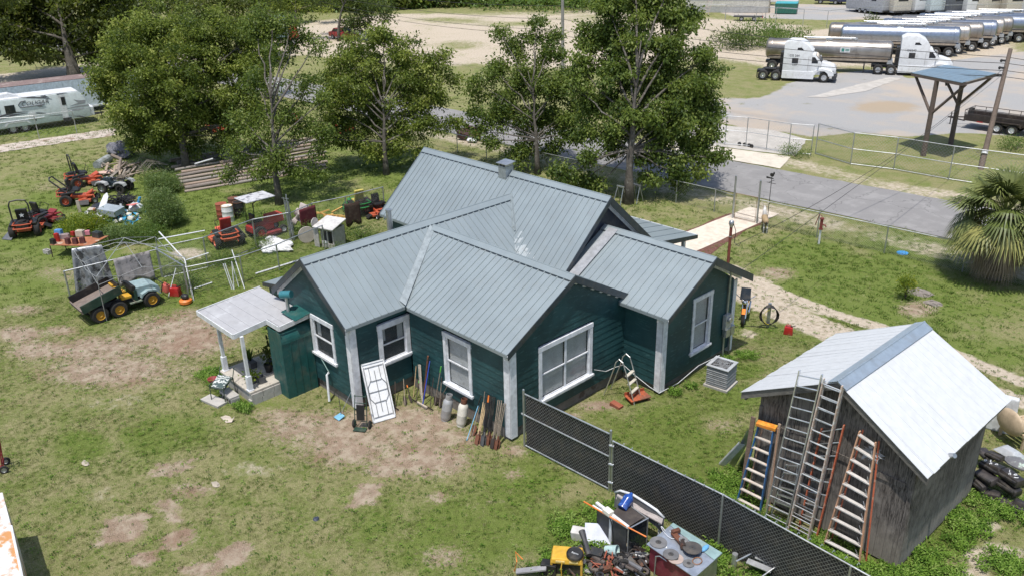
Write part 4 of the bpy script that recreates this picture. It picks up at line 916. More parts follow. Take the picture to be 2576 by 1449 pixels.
def P_(name, mat, mb, parent, bevel=0, smooth=False, loc=None, label=None):
    o = mb.build(name, mat, parent, bevel, smooth, label)
    if loc is not None: o.location = loc
    return o
# ---------------------------------------------------------------- chain-link fences
def wiremesh(a, b, z0, z1, sp, r, parent, name='wire_mesh', mat=CHAINM):
    a, b = Vector(a), Vector(b); L = (b-a).length; d = (b-a)/L; n = Vector((-d.y, d.x, 0)); h = z1-z0; V = []; F = []
    for s_ in (1, -1):
        k = int((L+h)/sp)
        for i in range(k+1):
            x0 = -h+i*sp if s_ > 0 else i*sp; lo = max(0, min(L, x0)); xa, za = x0, z0; xb, zb = x0+s_*h, z1
            # clip to 0..L
            t0, t1 = 0., 1.
            dx = xb-xa
            for e_, sg in ((0., 1), (L, -1)):
                va, vb = (xa-e_)*sg, (xb-e_)*sg
                if va < 0 and vb < 0: t0, t1 = 1, 0; break
                if va < 0: t0 = max(t0, va/(va-vb))
                elif vb < 0: t1 = min(t1, va/(va-vb))
            if t1-t0 < .02: continue
            p = a+d*(xa+dx*t0)+Vector((0, 0, z0+h*t0)); q = a+d*(xa+dx*t1)+Vector((0, 0, z0+h*t1)); off = n*(.002*s_); w = (d*(-s_)+Vector((0, 0, 1)))*r*.7
            o = len(V); V += [tuple(p+w+off), tuple(p-w+off), tuple(p+n*r+off), tuple(q+w+off), tuple(q-w+off), tuple(q+n*r+off)]
            F += [(o, o+1, o+4, o+3), (o+1, o+2, o+5, o+4), (o+2, o, o+3, o+5)]
    me = bpy.data.meshes.new(name); me.from_pydata(V, [], F); me.materials.append(mat); o = bpy.data.objects.new(name, me); COL.objects.link(o); o.parent = parent; o['kind'] = 'stuff'
    return o
def fence(label, pts, h, sp=.12, wr=.0022, pr=.03, rails=(1.,), mat=GALV, name='chain_link_fence', hs=None, screen=None, mesh=True):
    b = Vector(pts[0]); t = thing(name, label, 'fence', (b.x, b.y, 0)); Q = [Vector((p[0]-b.x, p[1]-b.y, 0)) for p in pts]
    for i, p in enumerate(Q):
        hh = hs[i] if hs else h; P_('post', mat, MB().cyl((0, 0, -.1), (0, 0, hh), pr, n=8).ell((0, 0, hh), (pr*1.15, pr*1.15, pr*.8), 8, 4), t, loc=p)
    for p, q in zip(Q[:-1], Q[1:]):
        for rr in rails: P_('rail', mat, MB().cyl(p+Vector((0, 0, h*rr)), q+Vector((0, 0, h*rr)), pr*.72, n=7), t)
        if mesh: wiremesh(p, q, .03, h*.985, sp, wr, t)
        if screen:
            d = (q-p).normalized(); nn = Vector((-d.y, d.x, 0))*.03
            P_('privacy_screen', screen, MB().slab([p+nn+Vector((0, 0, .05)), q+nn+Vector((0, 0, .05)), q+nn+Vector((0, 0, h*.97)), p+nn+Vector((0, 0, h*.97))], nn*.2), t)
    return t
fp_ = [(900, 325), (1020, 353), (1151, 384), (1224, 402), (1320, 424), (1420, 447), (1505, 466), (1600, 488), (1700, 511), (1796, 534), (1842, 551)]
fence('chain-link fence between the back yard and the road, left of the walkway gate', [G(*p) for p in fp_], 1.25, .16, .003)
fence('chain-link fence along the road right of the walkway gate, running to the palm', [G(*p) for p in [(1903, 564), (2054, 599), (2224, 637.5), (2420, 684), (2640, 736)]], 1.3, .1, .0028)
# walk gate
a, b = G(1842.5, 551), G(1903, 564.4); gt = thing('walk_gate', 'tall-posted walk gate at the end of the pale walkway', 'gate', a); d = b-a
for q in (Vector((0, 0, 0)), d): P_('post', GALV, MB().cyl((0, 0, 0), (0, 0, 2.3), .05, n=10), gt, loc=q)
e_ = d.normalized(); nn_ = Vector((-e_.y, e_.x, 0))
fr_ = M((.28, .2, .13), .7, .3)
P_('gate_frame', fr_, MB().tube([e_*.1+Vector((0, 0, .1)), e_*.1+Vector((0, 0, 1.4)), d-e_*.1+Vector((0, 0, 1.4)), d-e_*.1+Vector((0, 0, .1)), e_*.1+Vector((0, 0, .1))], .022), gt)
wiremesh(e_*.1, d-e_*.1, .1, 1.38, .1, .0025, gt)
# far lot fence and rolling gate
lp = [(1000, 1165), (1265, 1245), (1590, 1285), (2005, 1360), (2540, 1440)]
fence('galvanised fence across the road between the rolling gate and the utility pole', [g(c3, *p) for p in lp], 2.0, .2, .004, .035, rails=(1., .5, .03))
gp = [(-60, 1045), (150, 1070), (318, 1098), (475, 1112), (630, 1138), (795, 1165), (965, 1180)]
t = fence('long rolling chain-link gate across the concrete driveway to the truck yard', [g(c3, *p) for p in gp], 2.0, .22, .003, .03, rails=(1., .52, .06), name='rolling_gate'); t['category'] = 'gate'
q = g(c3, 475, 1112)-t.location
for i, (dx, dy) in enumerate(((-.5, 0), (-.15, .1), (.2, .1), (.45, 0))): P_('roller', BLACK, MB().cyl((0, -.04, 0), (0, .04, 0), .13, n=12), t, loc=q+Vector((dx, dy, .13)))
fence('thin fence round the far side of the truck yard', [g(c3, *p) for p in ((620, 180), (905, 200), (700, 178), (1085, 210), (1400, 180), (2200, 160), (2900, 150))], 2.2, .5, .004, .04, mesh=False)
fence('fence between the sand lot and the building with the campers', [g(c3, *p) for p in ((130, 150), (320, 155), (550, 175), (620, 180))], 2.2, .5, .004, .05, mesh=False)
fence('fence on the right of the left lawn, beside the campers', [g(c1, -300, 1100), g(c1, -20, 1075), g(c1, 298, 1050), g(c1, 582, 1010), g(c1, 865, 950), g(c1, 1150, 905)], 1.75, .3, .003, .03)
# black screened fence and gate in front of the shed
SCR = M((.016, .015, .018), .8, bump=.5, bs=60)
bp = [Vector((3.74, .24, 0)), Vector((7.1, .33, 0)), Vector((10.4, .16, 0)), Vector((13.8, -.05, 0))]
ga, gb_ = Vector((.47, .1, 0)), Vector((3.66, .23, 0))
gt = thing('screened_gate', 'black screened chain-link gate beside the front corner post of the house', 'gate', ga); d = gb_-ga; e_ = d.normalized()
for q in ((0, 0, 0), d): P_('post', GALV, MB().cyl((0, 0, -.05), (0, 0, 1.95), .032, n=10).ell((0, 0, 1.96), (.036, .036, .03), 8, 4), gt, loc=q)
for z in (.06, 1.12, 1.84): P_('rail', GALV, MB().cyl(e_*.05+Vector((0, 0, z)), d-e_*.04+Vector((0, 0, z)), .024, n=8), gt)
P_('hinge', GALV, MB().cyl((-.09, 0, 1.12), (.07, 0, 1.12), .035, n=8), gt)
wiremesh(e_*.05, d-e_*.05, .07, 1.83, .11, .0034, gt)
nn_ = Vector((-e_.y, e_.x, 0))*.03; P_('privacy_screen', SCR, MB().slab([e_*.06+nn_+Vector((0, 0, .07)), d-e_*.06+nn_+Vector((0, 0, .07)), d-e_*.06+nn_+Vector((0, 0, 1.82)), e_*.06+nn_+Vector((0, 0, 1.82))], nn_*.2), gt)
bf = fence('black screened chain-link fence running in front of the shed to the lower right', bp, 1.66, .11, .0034, .03, screen=SCR)
for z in (.3, .9, 1.5): P_('hinge', GALV, MB().cyl((-.1, -.03, z), (.04, 0, z), .04, n=8), bf)
for i in range(24):
    q = Vector((.3+i*.28, .03, 1.66)); P_('wire_tie', ALU, MB().tube([q, q+Vector((.02, .03, .06)), q+Vector((.06, 0, .05))], .007, 4), bf)

# ---------------------------------------------------------------- shed
SH = thing('shed', 'weathered dark plywood shed with a white metal roof and blue ridge strip', 'shed', (10.57, 2.7, 0), rad(-2))
def plym():
    s = NT('weathered_ply'); v = s.pos(); gr = s.noise(5, 6, .7, s.scalev(v, (5, 5, .6)), 1.)
    c = s.mix(s.step(gr, .35, .65), (.05, .044, .04), (.2, .178, .158)); c = s.mix(s.math('MULTIPLY', s.step(s.noise(1.1, 4, .6), .48, .66), .7), c, (.27, .242, .215))
    z = s.n('ShaderNodeSeparateXYZ'); s.set(z.inputs[0], v)
    gr_ = s.math('FRACT', s.math('MULTIPLY', s.math('ADD', z.outputs[0], z.outputs[1]), 4.9)); gm_ = s.math('SUBTRACT', 1, s.step(gr_, .0, .09))
    k = s.math('MULTIPLY', s.step(s.math('ADD', s.math('MULTIPLY', z.outputs[2], -.45), s.noise(3, 4, .6)), -.2, .35), .55)
    c = s.mix(k, c, (.34, .31, .275)); c = s.mix(s.math('MULTIPLY', gm_, .6), c, (.02, .018, .016)); return s.fin(c, .9, 0, s.bump(gr, .6, .012), .2)
PLY = plym(); GREYW = wood((.2, .185, .165))
hx, zw = 4.1, 2.95
for i in range(4):   # front sheets
    x0 = -hx*(i+1)/4+.008; x1 = -hx*i/4-.008; top = lambda x: 4.36-abs(x+2.0)*(.63 if x > -2 else .55)
    xs = [x0, x1] if not (x0 < -2 < x1) else [x0, -2, x1]
    P_('plywood_sheet', PLY, MB().prism([(x0, .06), (x1, .06)]+[(x, min(top(x)-.02, 2.35)) for x in (x1, x0)], 0, .03), SH)
    P_('gable_sheet', PLY, MB().prism([(x0, 2.36), (x1, 2.36)]+[(x, top(x)-.03) for x in reversed(xs)], .004, .03), SH)
P_('header_board', PLY, MB().box((-2.05, -.015, 2.36), (3.7, .03, .16)), SH)
for x in (-.06, -4.04): P_('corner_post', PLY, MB().box((x, -.01, 1.45), (.1, .05, 2.75)), SH)
for i in range(4): P_('plywood_sheet', PLY, MB().box((-.015, .53+i*1.05, 1.5), (.03, 1.035, 2.88)), SH)
P_('back_wall', PLY, MB().prism([(-hx, .06), (0, .06), (0, 2.95), (-2, 4.3), (-hx, 2.95)], 4.2, 4.17), SH); P_('left_wall', PLY, MB().box((-hx+.015, 2.1, 1.5), (.03, 4.14, 2.9)), SH)
P_('sill_beam', wood((.1, .08, .07)), MB().box((-2.05, 2.1, .04), (4.0, 4.1, .1)), SH)
SHR = M((.6, .612, .625), .4, .05, var=.05, bump=.04, c2=(.52, .535, .55), amt=.3, c2s=.8, dust=.06)
BLUR = M((.36, .43, .5), .35, .4, var=.08, bump=.05)
yk = lambda y: -.32+(y+.32)*.94
def shp(name, mat, x0, z0, x1, z1, y0, y1, th=.012, lift=0): return P_(name, mat, MB().slab([(x0, yk(y0), z0+lift), (x1, y0, z1+lift), (x1, y1, z1+lift), (x0, yk(y1), z0+lift)], (0, 0, th)), SH)
ya, yb = -.32, 4.5; nP = 16
for i in range(nP):
    y0 = ya+(yb-ya)*i/nP; y1 = ya+(yb-ya)*(i+1)/nP-.012
    for (xe, ze) in ((.34, 3.0), (-4.5, 3.14)):
        o = shp('roof_sheet', SHR, -2.0, 4.47, xe+random.uniform(-.012, .012), ze, y0, y1); 
        shp('roof_rib', SHR, -2.0, 4.482, xe, ze+.012, y1-.03, y1+.005, .006)
ye_ = yk(yb); mb = MB().slab([(-2, ya-.02, 4.51), (-1.76, ya-.02, 4.37), (-1.76, ye_, 4.37), (-2, ye_, 4.51)], (0, 0, .01)); mb.slab([(-2, ya-.02, 4.51), (-2.24, ya-.02, 4.39), (-2.24, ye_, 4.39), (-2, ye_, 4.51)], (0, 0, .01)); mb.cyl((-2, ya-.02, 4.52), (-2, ye_, 4.52), .018, n=6)
P_('ridge_cap', BLUR, mb, SH)
for (xe, ze) in ((.34, 3.0), (-4.5, 3.14)):
    P_('barge_board', GREYW, MB().slab([(-2, ya+.03, 4.45), (xe, ya+.03, ze-.02), (xe, ya+.03, ze-.2), (-2, ya+.03, 4.27)], (0, .04, 0)), SH)
P_('eave_board', GREYW, MB().box((.25, 2.1, 2.86), (.04, 4.7, .14)), SH); P_('eave_board', GREYW, MB().box((-4.4, 2.1, 3.0), (.04, 4.7, .14)), SH)
P_('flood_lamp', GALV, MB().cyl((.3, .9, 3.02), (.42, .85, 3.1), .06, n=10), SH)
mb = MB()
for i in range(26): a = random.uniform(0, 6.28); mb.add([(random.gauss(-1.0, .13), -.12, random.gauss(2.6, .07)) for _ in range(3)]+[(random.gauss(-1.0, .14), -.2, random.gauss(2.5, .1))], [(0, 1, 2), (0, 2, 3)])
tag(P_('torn_plastic', M((.32, .33, .34), .5), mb, None, loc=(10.57, 2.75, .35)), 'torn grey plastic draped over the top of the orange-railed stepladder', 'plastic sheet', kind='stuff')

# ---------------------------------------------------------------- ladders
def foot(k, top, bot, y=2.25):
    (tx, ty), (bx_, by) = k(*top), k(*bot); t = .6
    while t < 1.8:
        p = G(bx_+(bx_-tx)*(t-1), by+(by-ty)*(t-1))
        if p.y <= y: return p
        t += .005
    return p
def ladder(label, k, tl, bl, tr, br, n, rail, rung, yt=2.55, yb=2.0, rw=(.028, .075), step=None, off=0., group=None, name='ladder', skip=0.06):
    """two rails between photo points (top and bottom), rungs between them"""
    TL, TR = GY(*k(*tl), yt+off), GY(*k(*tr), yt+off); BL, BR = foot(k, tl, bl, yb+off), foot(k, tr, br, yb+off)
    t = thing(name, label, 'ladder', (BL+BR)/2, 0, group); o = t.location.copy(); w = (BR-BL).normalized(); z = (TL-BL).normalized(); nn = w.cross(z)
    for a, b in ((BL, TL), (BR, TR)):
        a, b = a-o, b-o; P_('rail', rail, MB().slab([a-w*rw[0]/2-nn*rw[1]/2, a+w*rw[0]/2-nn*rw[1]/2, b+w*rw[0]/2-nn*rw[1]/2, b-w*rw[0]/2-nn*rw[1]/2], nn*rw[1]), t)
        P_('foot', BLACK, MB().box(a+Vector((0, 0, .03)), (.06, .09, .06)), t)
    for i in range(n):
        q = skip+(1-skip-.03)*i/(n-1); a = BL.lerp(TL, q)-o; b = BR.lerp(TR, q)-o
        if step: up = Vector((0, 0, 1)); P_('step', rung, MB().slab([a-nn*step/2, b-nn*step/2, b+nn*step/2, a+nn*step/2], Vector((0, 0, .03))), t)
        else: P_('rung', rung, MB().cyl(a, b, .018, n=8), t)
    return t, (BL-o, BR-o, TL-o, TR-o, nn)
PINK = M((.55, .42, .34), .6, c2=(.62, .6, .56), amt=.45, c2s=10); ORR = M((.55, .14, .07), .55, c2=(.6, .3, .2), amt=.4, c2s=8); BLUEL = M((.04, .14, .32), .5, c2=(.25, .3, .35), amt=.3, c2s=10)
ORF = M((.62, .35, .22), .6, c2=(.6, .2, .1), amt=.3, c2s=6)
ladder('long silver aluminium extension ladder, tallest and leftmost of the long ladders on the shed', s1, (600, -40), (350, 1030), (762, -10), (500, 1110), 15, ALU, ALU, 2.38, 2.05)
ladder('long extension ladder with worn pinkish rails right of the all-silver one', s1, (775, 20), (515, 1120), (908, 72), (655, 1200), 14, PINK, ALU, 2.38, 2.05, off=.02)
ladder('inner fly section nested in the pinkish extension ladder', s1, (785, 40), (525, 1120), (918, 88), (665, 1205), 14, ALU, ALU, 2.36, 2.1, off=.1, rw=(.03, .06))
ladder('ladder with bright orange-red rails half hidden behind the long ladders', s1, (760, 380), (590, 1120), (922, 355), (712, 1210), 9, ORR, ALU, 2.6, 2.3, off=.05)
t, (BL, BR, TL, TR, nn) = ladder('orange fibreglass stepladder with wide pale treads at the right of the shed wall', s1, (1035, 400), (770, 1240), (1150, 480), (1030, 1350), 10, ORF, M((.66, .63, .6), .5, .2, c2=(.4, .36, .32), amt=.3, c2s=10), 2.5, 2.22, step=.11)
for a, b in ((BL, TL), (BR, TR)):
    a2, b2 = a+Vector((.05, .28, 0)), b+Vector((.03, .1, 0)); P_('rear_rail', ORR, MB().cyl(a2, b2, .022, n=6), t)
for i in range(9):
    q = .06+.1*i; a = BR.lerp(TR, q); P_('brace', ALU, MB().cyl(a+nn*.03, BR.lerp(TR, q+.05).lerp(BL.lerp(TL, q+.09), .16), .009, n=5), t)
    a = BL.lerp(TL, q); P_('brace', ALU, MB().cyl(a+nn*.03, BL.lerp(TL, q+.03).lerp(BR.lerp(TR, q+.09), .14), .009, n=5), t)
t, (BL, BR, TL, TR, nn) = ladder('stepladder with blue rails and a bright orange top cap at the left of the shed', s1, (308, 345), (145, 915), (412, 385), (310, 1000), 8, BLUEL, M((.6, .54, .48), .6, c2=(.58, .25, .1), amt=.36, c2s=7), 2.5, 2.2, step=.1)
P_('top_cap', M((.72, .25, .03), .5, c2=(.7, .4, .05), amt=.4), MB().box(TL.lerp(TR, .5)+Vector((0, 0, .02)), ((TR-TL).length+.1, .2, .09), (0, 0, 12)), t, .01)
for a, b in ((BL, TL), (BR, TR)): P_('rear_rail', M((.5, .3, .2), .7), MB().cyl(a+Vector((.1, .3, 0)), b+Vector((.05, .12, 0)), .018, n=6), t)
ladder('small aluminium stepladder standing low behind the tall silver ladder', s1, (505, 640), (390, 1020), (590, 640), (540, 1060), 8, ALU, ALU, 2.55, 2.3, step=.08)
for k_, (tp_, bt_, w_, m_, lab, y_) in enumerate((((262, 300), (175, 860), .12, wood((.22, .15, .11)), 'dark weathered plank leaning on the left end of the shed wall', 2.6), ((452, 350), (372, 890), .07, wood((.42, .33, .26)), 'pale timber pole leaning right of the blue stepladder', 2.6))):
    a, b = foot(s1, tp_, bt_, 2.45), GY(*s1(*tp_), 2.68); tag(P_('plank', m_, MB().slab([Vector((-w_/2, 0, 0)), Vector((w_/2, 0, 0)), b-a+Vector((w_/2, 0, 0)), b-a-Vector((w_/2, 0, 0))], (0, .04, 0)), None, loc=a), lab, 'plank')
for i, (a_, b_, lab) in enumerate((((225, 395), (85, 650), 'grey metal gutter length leaning left of the shed, uppermost'), ((160, 490), (15, 645), 'white bent flashing length lying nearest the fence left of the shed'), ((205, 560), (150, 655), 'short dark metal strip beside the gutters left of the shed'))):
    a, b = g(s1, *b_), g(s1, a_[0], a_[1], .0); b = GY(*s1(*a_), 3.2); d = (b-a); sd_ = Vector((.17, .05, .02))
    tag(P_('gutter', (GALV, WHITE, GALV)[i], MB().slab([Vector((0, 0, .02)), sd_, d+sd_, d], (0, 0, .012)).slab([Vector((0, 0, .02)), Vector((0, 0, .09)), d+Vector((0, 0, .07)), d], (.01, 0, 0)), None, loc=a), lab, 'gutter')

# ---------------------------------------------------------------- leaning yard tools along the front wing
WD = wood((.5, .36, .2)); WG = wood((.32, .26, .2)); IR = M((.06, .045, .04), .7, .4, c2=(.16, .06, .035), amt=.4)
def stick(label, k, bot, top, r, mat, head=None, cat='garden tool', name='garden_tool', plane='y', pv=-.1, hm=IR, tip=None):
    a = g(k, *bot); b = GY(*k(*top), pv) if plane == 'y' else GX(*k(*top), pv)
    t = thing(name, label, cat, a); P_('handle', mat, MB().cyl((0, 0, .02), b-a, r, r*.9, n=8), t); d = (b-a).normalized(); s_ = Vector((1, 0, 0)); n_ = d.cross(s_)
    if head == 'shovel': P_('blade', hm, MB().slab([d*.02-s_*.05, d*.02+s_*.05, d*.2+s_*.1, d*.34+s_*.085, d*.34-s_*.085, d*.2-s_*.1], n_*.02), t)
    elif head == 'digger':
        for sg in (-1, 1): P_('blade', hm, MB().slab([d*0-s_*.07, d*0+s_*.07, d*.28+s_*.075, d*.34, d*.28-s_*.075], n_*.012), t, loc=n_*sg*.05); P_('grip', mat, MB().cyl(d*.3+n_*sg*.04, (b-a)+n_*sg*.05+s_*sg*.03, r, n=7), t)
        P_('ferrule', hm, MB().cyl(d*.28, d*.42, .05, .03, n=8), t)
    elif head == 'rake':
        P_('rake_bar', hm, MB().box((0, 0, .05), (.36, .02, .025)), t)
        for i in range(10): P_('tine', hm, MB().cyl((-.16+i*.036, 0, .04), (-.16+i*.036, -.07, .0), .004, n=4), t)
    elif head == 'broom':
        P_('broom_head', wood((.55, .47, .38)), MB().box((0, 0, .08), (.5, .06, .04)), t); P_('bristles', M((.2, .18, .16), .9), MB().box((0, 0, .035), (.48, .07, .06)), t)
    if tip: P_('coloured_grip', tip, MB().cyl((b-a)*.86, (b-a)*1.0, r*1.25, n=8), t); 
    return t
GRN = M((.1, .45, .06), .5); BLU = M((.02, .06, .42), .4); LBL = M((.18, .42, .6), .5); ORG = M((.75, .2, .03), .5)
stick('thin dark rod standing alone right of the white table', s2, (335, 840), (330, 500), .014, IR, 'rake', plane='x', pv=-4.72)
stick('thin dark long-handled tool second to the right of the white table', s2, (455, 800), (435, 465), .014, WG, 'shovel', plane='x', pv=-4.7)
stick('loppers with short red-orange grips in the inner corner', s2, (535, 770), (480, 545), .016, IR, 'shovel', plane='x', pv=-4.6, tip=ORG)
stick('long tan pole standing in the inner corner of the house', s2, (560, 700), (605, 170), .014, WD, plane='x', pv=-4.7)
stick('dark iron bar with rust, tallest tool in the inner corner', s2, (690, 715), (742, 180), .035, RUST, pv=-.08)
for i, (x0, x1) in enumerate(((668, 640), (650, 622))):
    a = g(s2, x0, 745-i*60); b = GY(*s2(x1, 290), -.08); tag(P_('wood_strip', wood((.55, .48, .4)), MB().slab([(-.03, 0, 0), (.03, 0, 0), b-a+Vector((.03, 0, 0)), b-a-Vector((.03, 0, 0))], (0, .015, 0)), None, loc=a), ('pale wooden strip leaning left of the blue broom', 'second pale wooden strip, nearer the corner')[i], 'wood strip')
stick('push broom with a bright blue handle', s2, (672, 815), (765, 240), .018, BLU, 'broom', hm=IR, name='push_broom', cat='broom')
stick('dark garden rake right of the blue broom', s2, (765, 845), (810, 450), .014, IR, 'rake')
stick('shovel with grey shaft and lime green ends', s2, (825, 800), (905, 310), .017, WG, 'shovel', tip=GRN)
stick('brown-handled spade just right of the green-ended shovel', s2, (885, 830), (912, 450), .015, WG, 'shovel', tip=IR)
stick('slanting brown hoe handle under the narrow window', s2, (865, 770), (980, 560), .013, WG)
stick('cluster tool with a dark fork head in the inner corner', s2, (590, 760), (632, 480), .014, IR, 'rake', pv=-.1, tip=GRN)
stick('light blue pole leaning right of the white gas cylinder', s2, (1225, 1240), (1380, 765), .014, LBL)
stick('post-hole digger with white-tipped brown shaft', s2, (1295, 1180), (1385, 800), .014, WG, 'shovel', hm=RUST)
stick('post-hole digger with two pale wooden handles and rusty scoops', s2, (1350, 1285), (1452, 765), .018, wood((.62, .46, .26)), 'digger', hm=RUST)
stick('post-hole digger with black handles and grey scoops', s2, (1425, 1300), (1500, 670), .02, BLACK, 'digger', hm=M((.12, .12, .12), .5, .5), tip=ORG)
stick('post-hole digger with dark handles, third from the left', s2, (1490, 1290), (1555, 690), .02, BLACK, 'digger', hm=RUST)
stick('dark grey-handled digger with the longest scoops', s2, (1545, 1335), (1640, 730), .016, WG, 'digger', hm=IR)
stick('rightmost digging tool, next to the white corner post', s2, (1590, 1345), (1685, 770), .016, WG, 'digger', hm=RUST)
stick('dark shaft leaning behind the diggers', s2, (1400, 1150), (1450, 625), .015, WG)
stick('black-gripped shaft behind the light blue pole', s2, (1280, 1060), (1405, 680), .018, BLACK)
stick('thin grey pole leaning on the left wing beside the drain pipe', b4, (-10, 250), (75, 65), .01, GALV, plane='x', pv=-4.9)
# gas cylinders
def cyl_tank(label, k, bot, r, h, mat, collar, tilt):
    t = thing('propane_cylinder', label, 'gas cylinder', g(k, *bot)); t.rotation_euler = tilt
    P_('tank', mat, MB().lathe([(r*.75, .03), (r*.96, .1), (r, .16), (r, h*.5), (r*1.012, h*.51), (r, h*.52), (r, h-.14), (r*.9, h-.06), (r*.6, h), (.001, h+.02)], n=22), t, smooth=.6)
    P_('foot_ring', mat, MB().lathe([(r*.8, 0), (r*.82, 0), (r*.82, .07), (r*.8, .07)], n=20), t)
    P_('collar', collar, MB().lathe([(r*.62, h-.02), (r*.62, h+.16), (r*.58, h+.16), (r*.58, h-.02)], n=18), t); P_('valve', GALV, MB().cyl((0, 0, h), (0, 0, h+.09), .03, n=8).cyl((-.05, 0, h+.06), (.07, 0, h+.06), .018, n=6), t)
cyl_tank('grey propane cylinder, the left one of the two', s2, (955, 975), .165, .78, M((.42, .42, .42), .45, .3, c2=(.32, .31, .3), amt=.3), M((.42, .42, .42), .45, .3), (rad(-8), rad(8), 0))
cyl_tank('cream white propane cylinder with a rusty valve collar', s2, (1150, 1050), .16, .8, M((.66, .62, .54), .45, c2=(.42, .3, .2), amt=.28, c2s=5), RUST, (rad(-9), rad(4), 0))
# folding table leaning upside on the wall, with its leg frame showing
TL_, TR_, BR_, BL_ = GX(908, 916, -4.72), GX(962, 903, -4.72), G(995, 1048), G(938, 1065)
t = thing('folding_table', 'white folding table leaning on the wall with its underside and legs outward', 'folding table', (BL_+BR_)/2); o = t.location
u_ = (BR_-BL_).normalized(); v_ = ((TL_+TR_-BL_-BR_)/2); n_ = u_.cross(v_).normalized(); n_ = n_ if n_.x > 0 else -n_; W_ = (BR_-BL_).length/2
Pt = lambda a, b, c=0.: u_*a*W_+v_*b+n_*c
P_('table_top', M((.72, .73, .74), .6, bump=.6, bs=25, var=.08, c2=(.55, .56, .57), amt=.3, c2s=9), MB().slab([Pt(-1, .0), Pt(1, .0), Pt(1, 1), Pt(-1, 1)], n_*.03), t, .008)
for a_, b_, c_, d_ in ((-1, 0, 1, .025), (-1, .975, 1, 1), (-1, 0, -.93, 1), (.93, 0, 1, 1)): P_('table_rim', WHITE, MB().slab([Pt(a_, b_, .03), Pt(c_, b_, .03), Pt(c_, d_, .03), Pt(a_, d_, .03)], n_*.03), t)
for pth in ([(-.8, .08), (.8, .08)], [(-.8, .92), (.8, .92)], [(-.85, .5), (.85, .5)], [(0, .15), (0, .85)], [(-.45, .08), (-.45, .3), (-.8, .4), (-.8, .6), (-.45, .7), (-.45, .92)], [(.45, .08), (.45, .3), (.8, .4), (.8, .6), (.45, .7), (.45, .92)], [(-.45, .32), (.45, .32)], [(-.45, .68), (.45, .68)], [(-.86, .06), (-.86, .94)], [(.86, .06), (.86, .94)]):
    P_('leg_frame', M((.16, .17, .18), .5, .3), MB().tube([Pt(a, b, .055) for a, b in pth], .0095, 6), t)
# hand truck
t = thing('hand_truck', 'small dark green hand truck standing beside the white table', 'hand truck', g(b4, 150, 345), rad(35)); GD = M((.03, .07, .05), .5, .3)
for x in (-.2, .2): P_('side_rail', GD, MB().tube([(x, 0, .1), (x, .08, .55), (x*.9, .2, 1.1)], .016), t)
for z in (.25, .45, .65, .85, 1.08): P_('cross_bar', GD, MB().cyl((-.2, .04+z*.13-.02, z), (.2, .04+z*.13-.02, z), .012, n=6), t)
P_('toe_plate', GD, MB().box((0, -.1, .04), (.4, .22, .015)), t); P_('back_board', BLACK, MB().box((0, .06, .55), (.26, .02, .5), (-10, 0, 0)), t)
for x in (-.26, .26): wheel(t, (x, .08, .13), .13, .06, GD, 'x', n=14)
# dustpan, cardboard
t = thing('dustpan', 'pale blue long-handled dustpan below the drain pipe', 'dustpan', G(853, 1052)); P_('pan', LBL, MB().slab([(-.15, -.1, .02), (.15, -.1, .02), (.13, .14, .08), (-.13, .14, .08)], (0, 0, .02)), t); P_('handle', STEELD, MB().tube([(-.02, .1, .08), (-.3, .25, .85)], .01), t)
tag(P_('cardboard_piece', M((.5, .43, .36), .9, bump=.3), MB().slab([(-.3, -.14, .03), (.12, -.16, .02), (.24, -.02, .03), (.2, .12, .16), (.12, .05, .06), (-.12, .1, .03), (-.28, .03, .03)], (0, 0, .012)), None, loc=g(b3, 1715, 280)), 'torn pale cardboard piece lying on the grass near the steps', 'cardboard')
for i, (x, y, m, lab) in enumerate(((2368, 1022, M((.04, .05, .08), .6), 'dark blue scrap in the lawn'), (1612, 765, M((.4, .35, .28), .95), 'pale mound of dug sand in the lawn'), (640, 605, M((.4, .35, .28), .95), 'larger pale clod left of centre in the lawn'))):
    tag(P_('lawn_scrap', m, MB().ell((0, 0, .01), (.1+.08*(i > 0), .09, .035), 9, 5, .25), None, loc=g(b3, x, y)), lab, 'scrap')
# ---------------------------------------------------------------- stoop contents
SD = .475
TERR = M((.08, .08, .085), .7); POTR = M((.3, .1, .06), .8)
def pot(label, x, y, z, r, h, mat, kind, lm=L_BUSH, ph=.5, rect=False):
    t = thing('potted_plant', label, 'potted plant', (x, y, z))
    P_('pot', mat, MB().box((0, 0, h/2), (r*3, r*1.4, h), None, (1.08, 1.1)) if rect else MB().lathe([(r*.7, 0), (r, h), (r*.9, h), (r*.88, h*.85), (.001, h*.84)], n=14), t)
    if kind == 'aloe':
        for i in range(18):
            a = i*2.4; e = rad(random.uniform(45, 85)); d = Vector((math.cos(a)*math.cos(e), math.sin(a)*math.cos(e), math.sin(e)))*ph; s_ = Vector((-math.sin(a), math.cos(a), 0))*.035
            P_('blade_leaf', L_BUSH, MB().add([s_*-1+Vector((0, 0, h)), s_+Vector((0, 0, h)), d*.5+s_+Vector((0, 0, h)), d+Vector((0, 0, h-.03)), d*.5-s_+Vector((0, 0, h))], [(0, 1, 2, 3, 4)]), t)
    elif kind == 'leafy': leaves('foliage', np.array([[random.gauss(0, r*.8), random.gauss(0, r*.8), h+random.uniform(.05, ph)] for _ in range(12)]), np.full(12, .4), 14, .08, .12, lm, t)
    elif kind == 'paddle':
        for i in range(10): P_('pad', L_OAK, MB().ell((random.uniform(-.15, .15), random.uniform(-.1, .1), h+.1+i*.09), (.07, .025, .11), 8, 5), t)
    return t
pot('spiky aloe in a long dark planter at the back of the stoop', -9.3, -3.6, SD, .16, .22, TERR, 'aloe', ph=.5, rect=True)
pot('tall dark paddle-leaved plant in the middle of the stoop', -8.8, -3.1, SD, .14, .25, TERR, 'paddle', ph=.9)
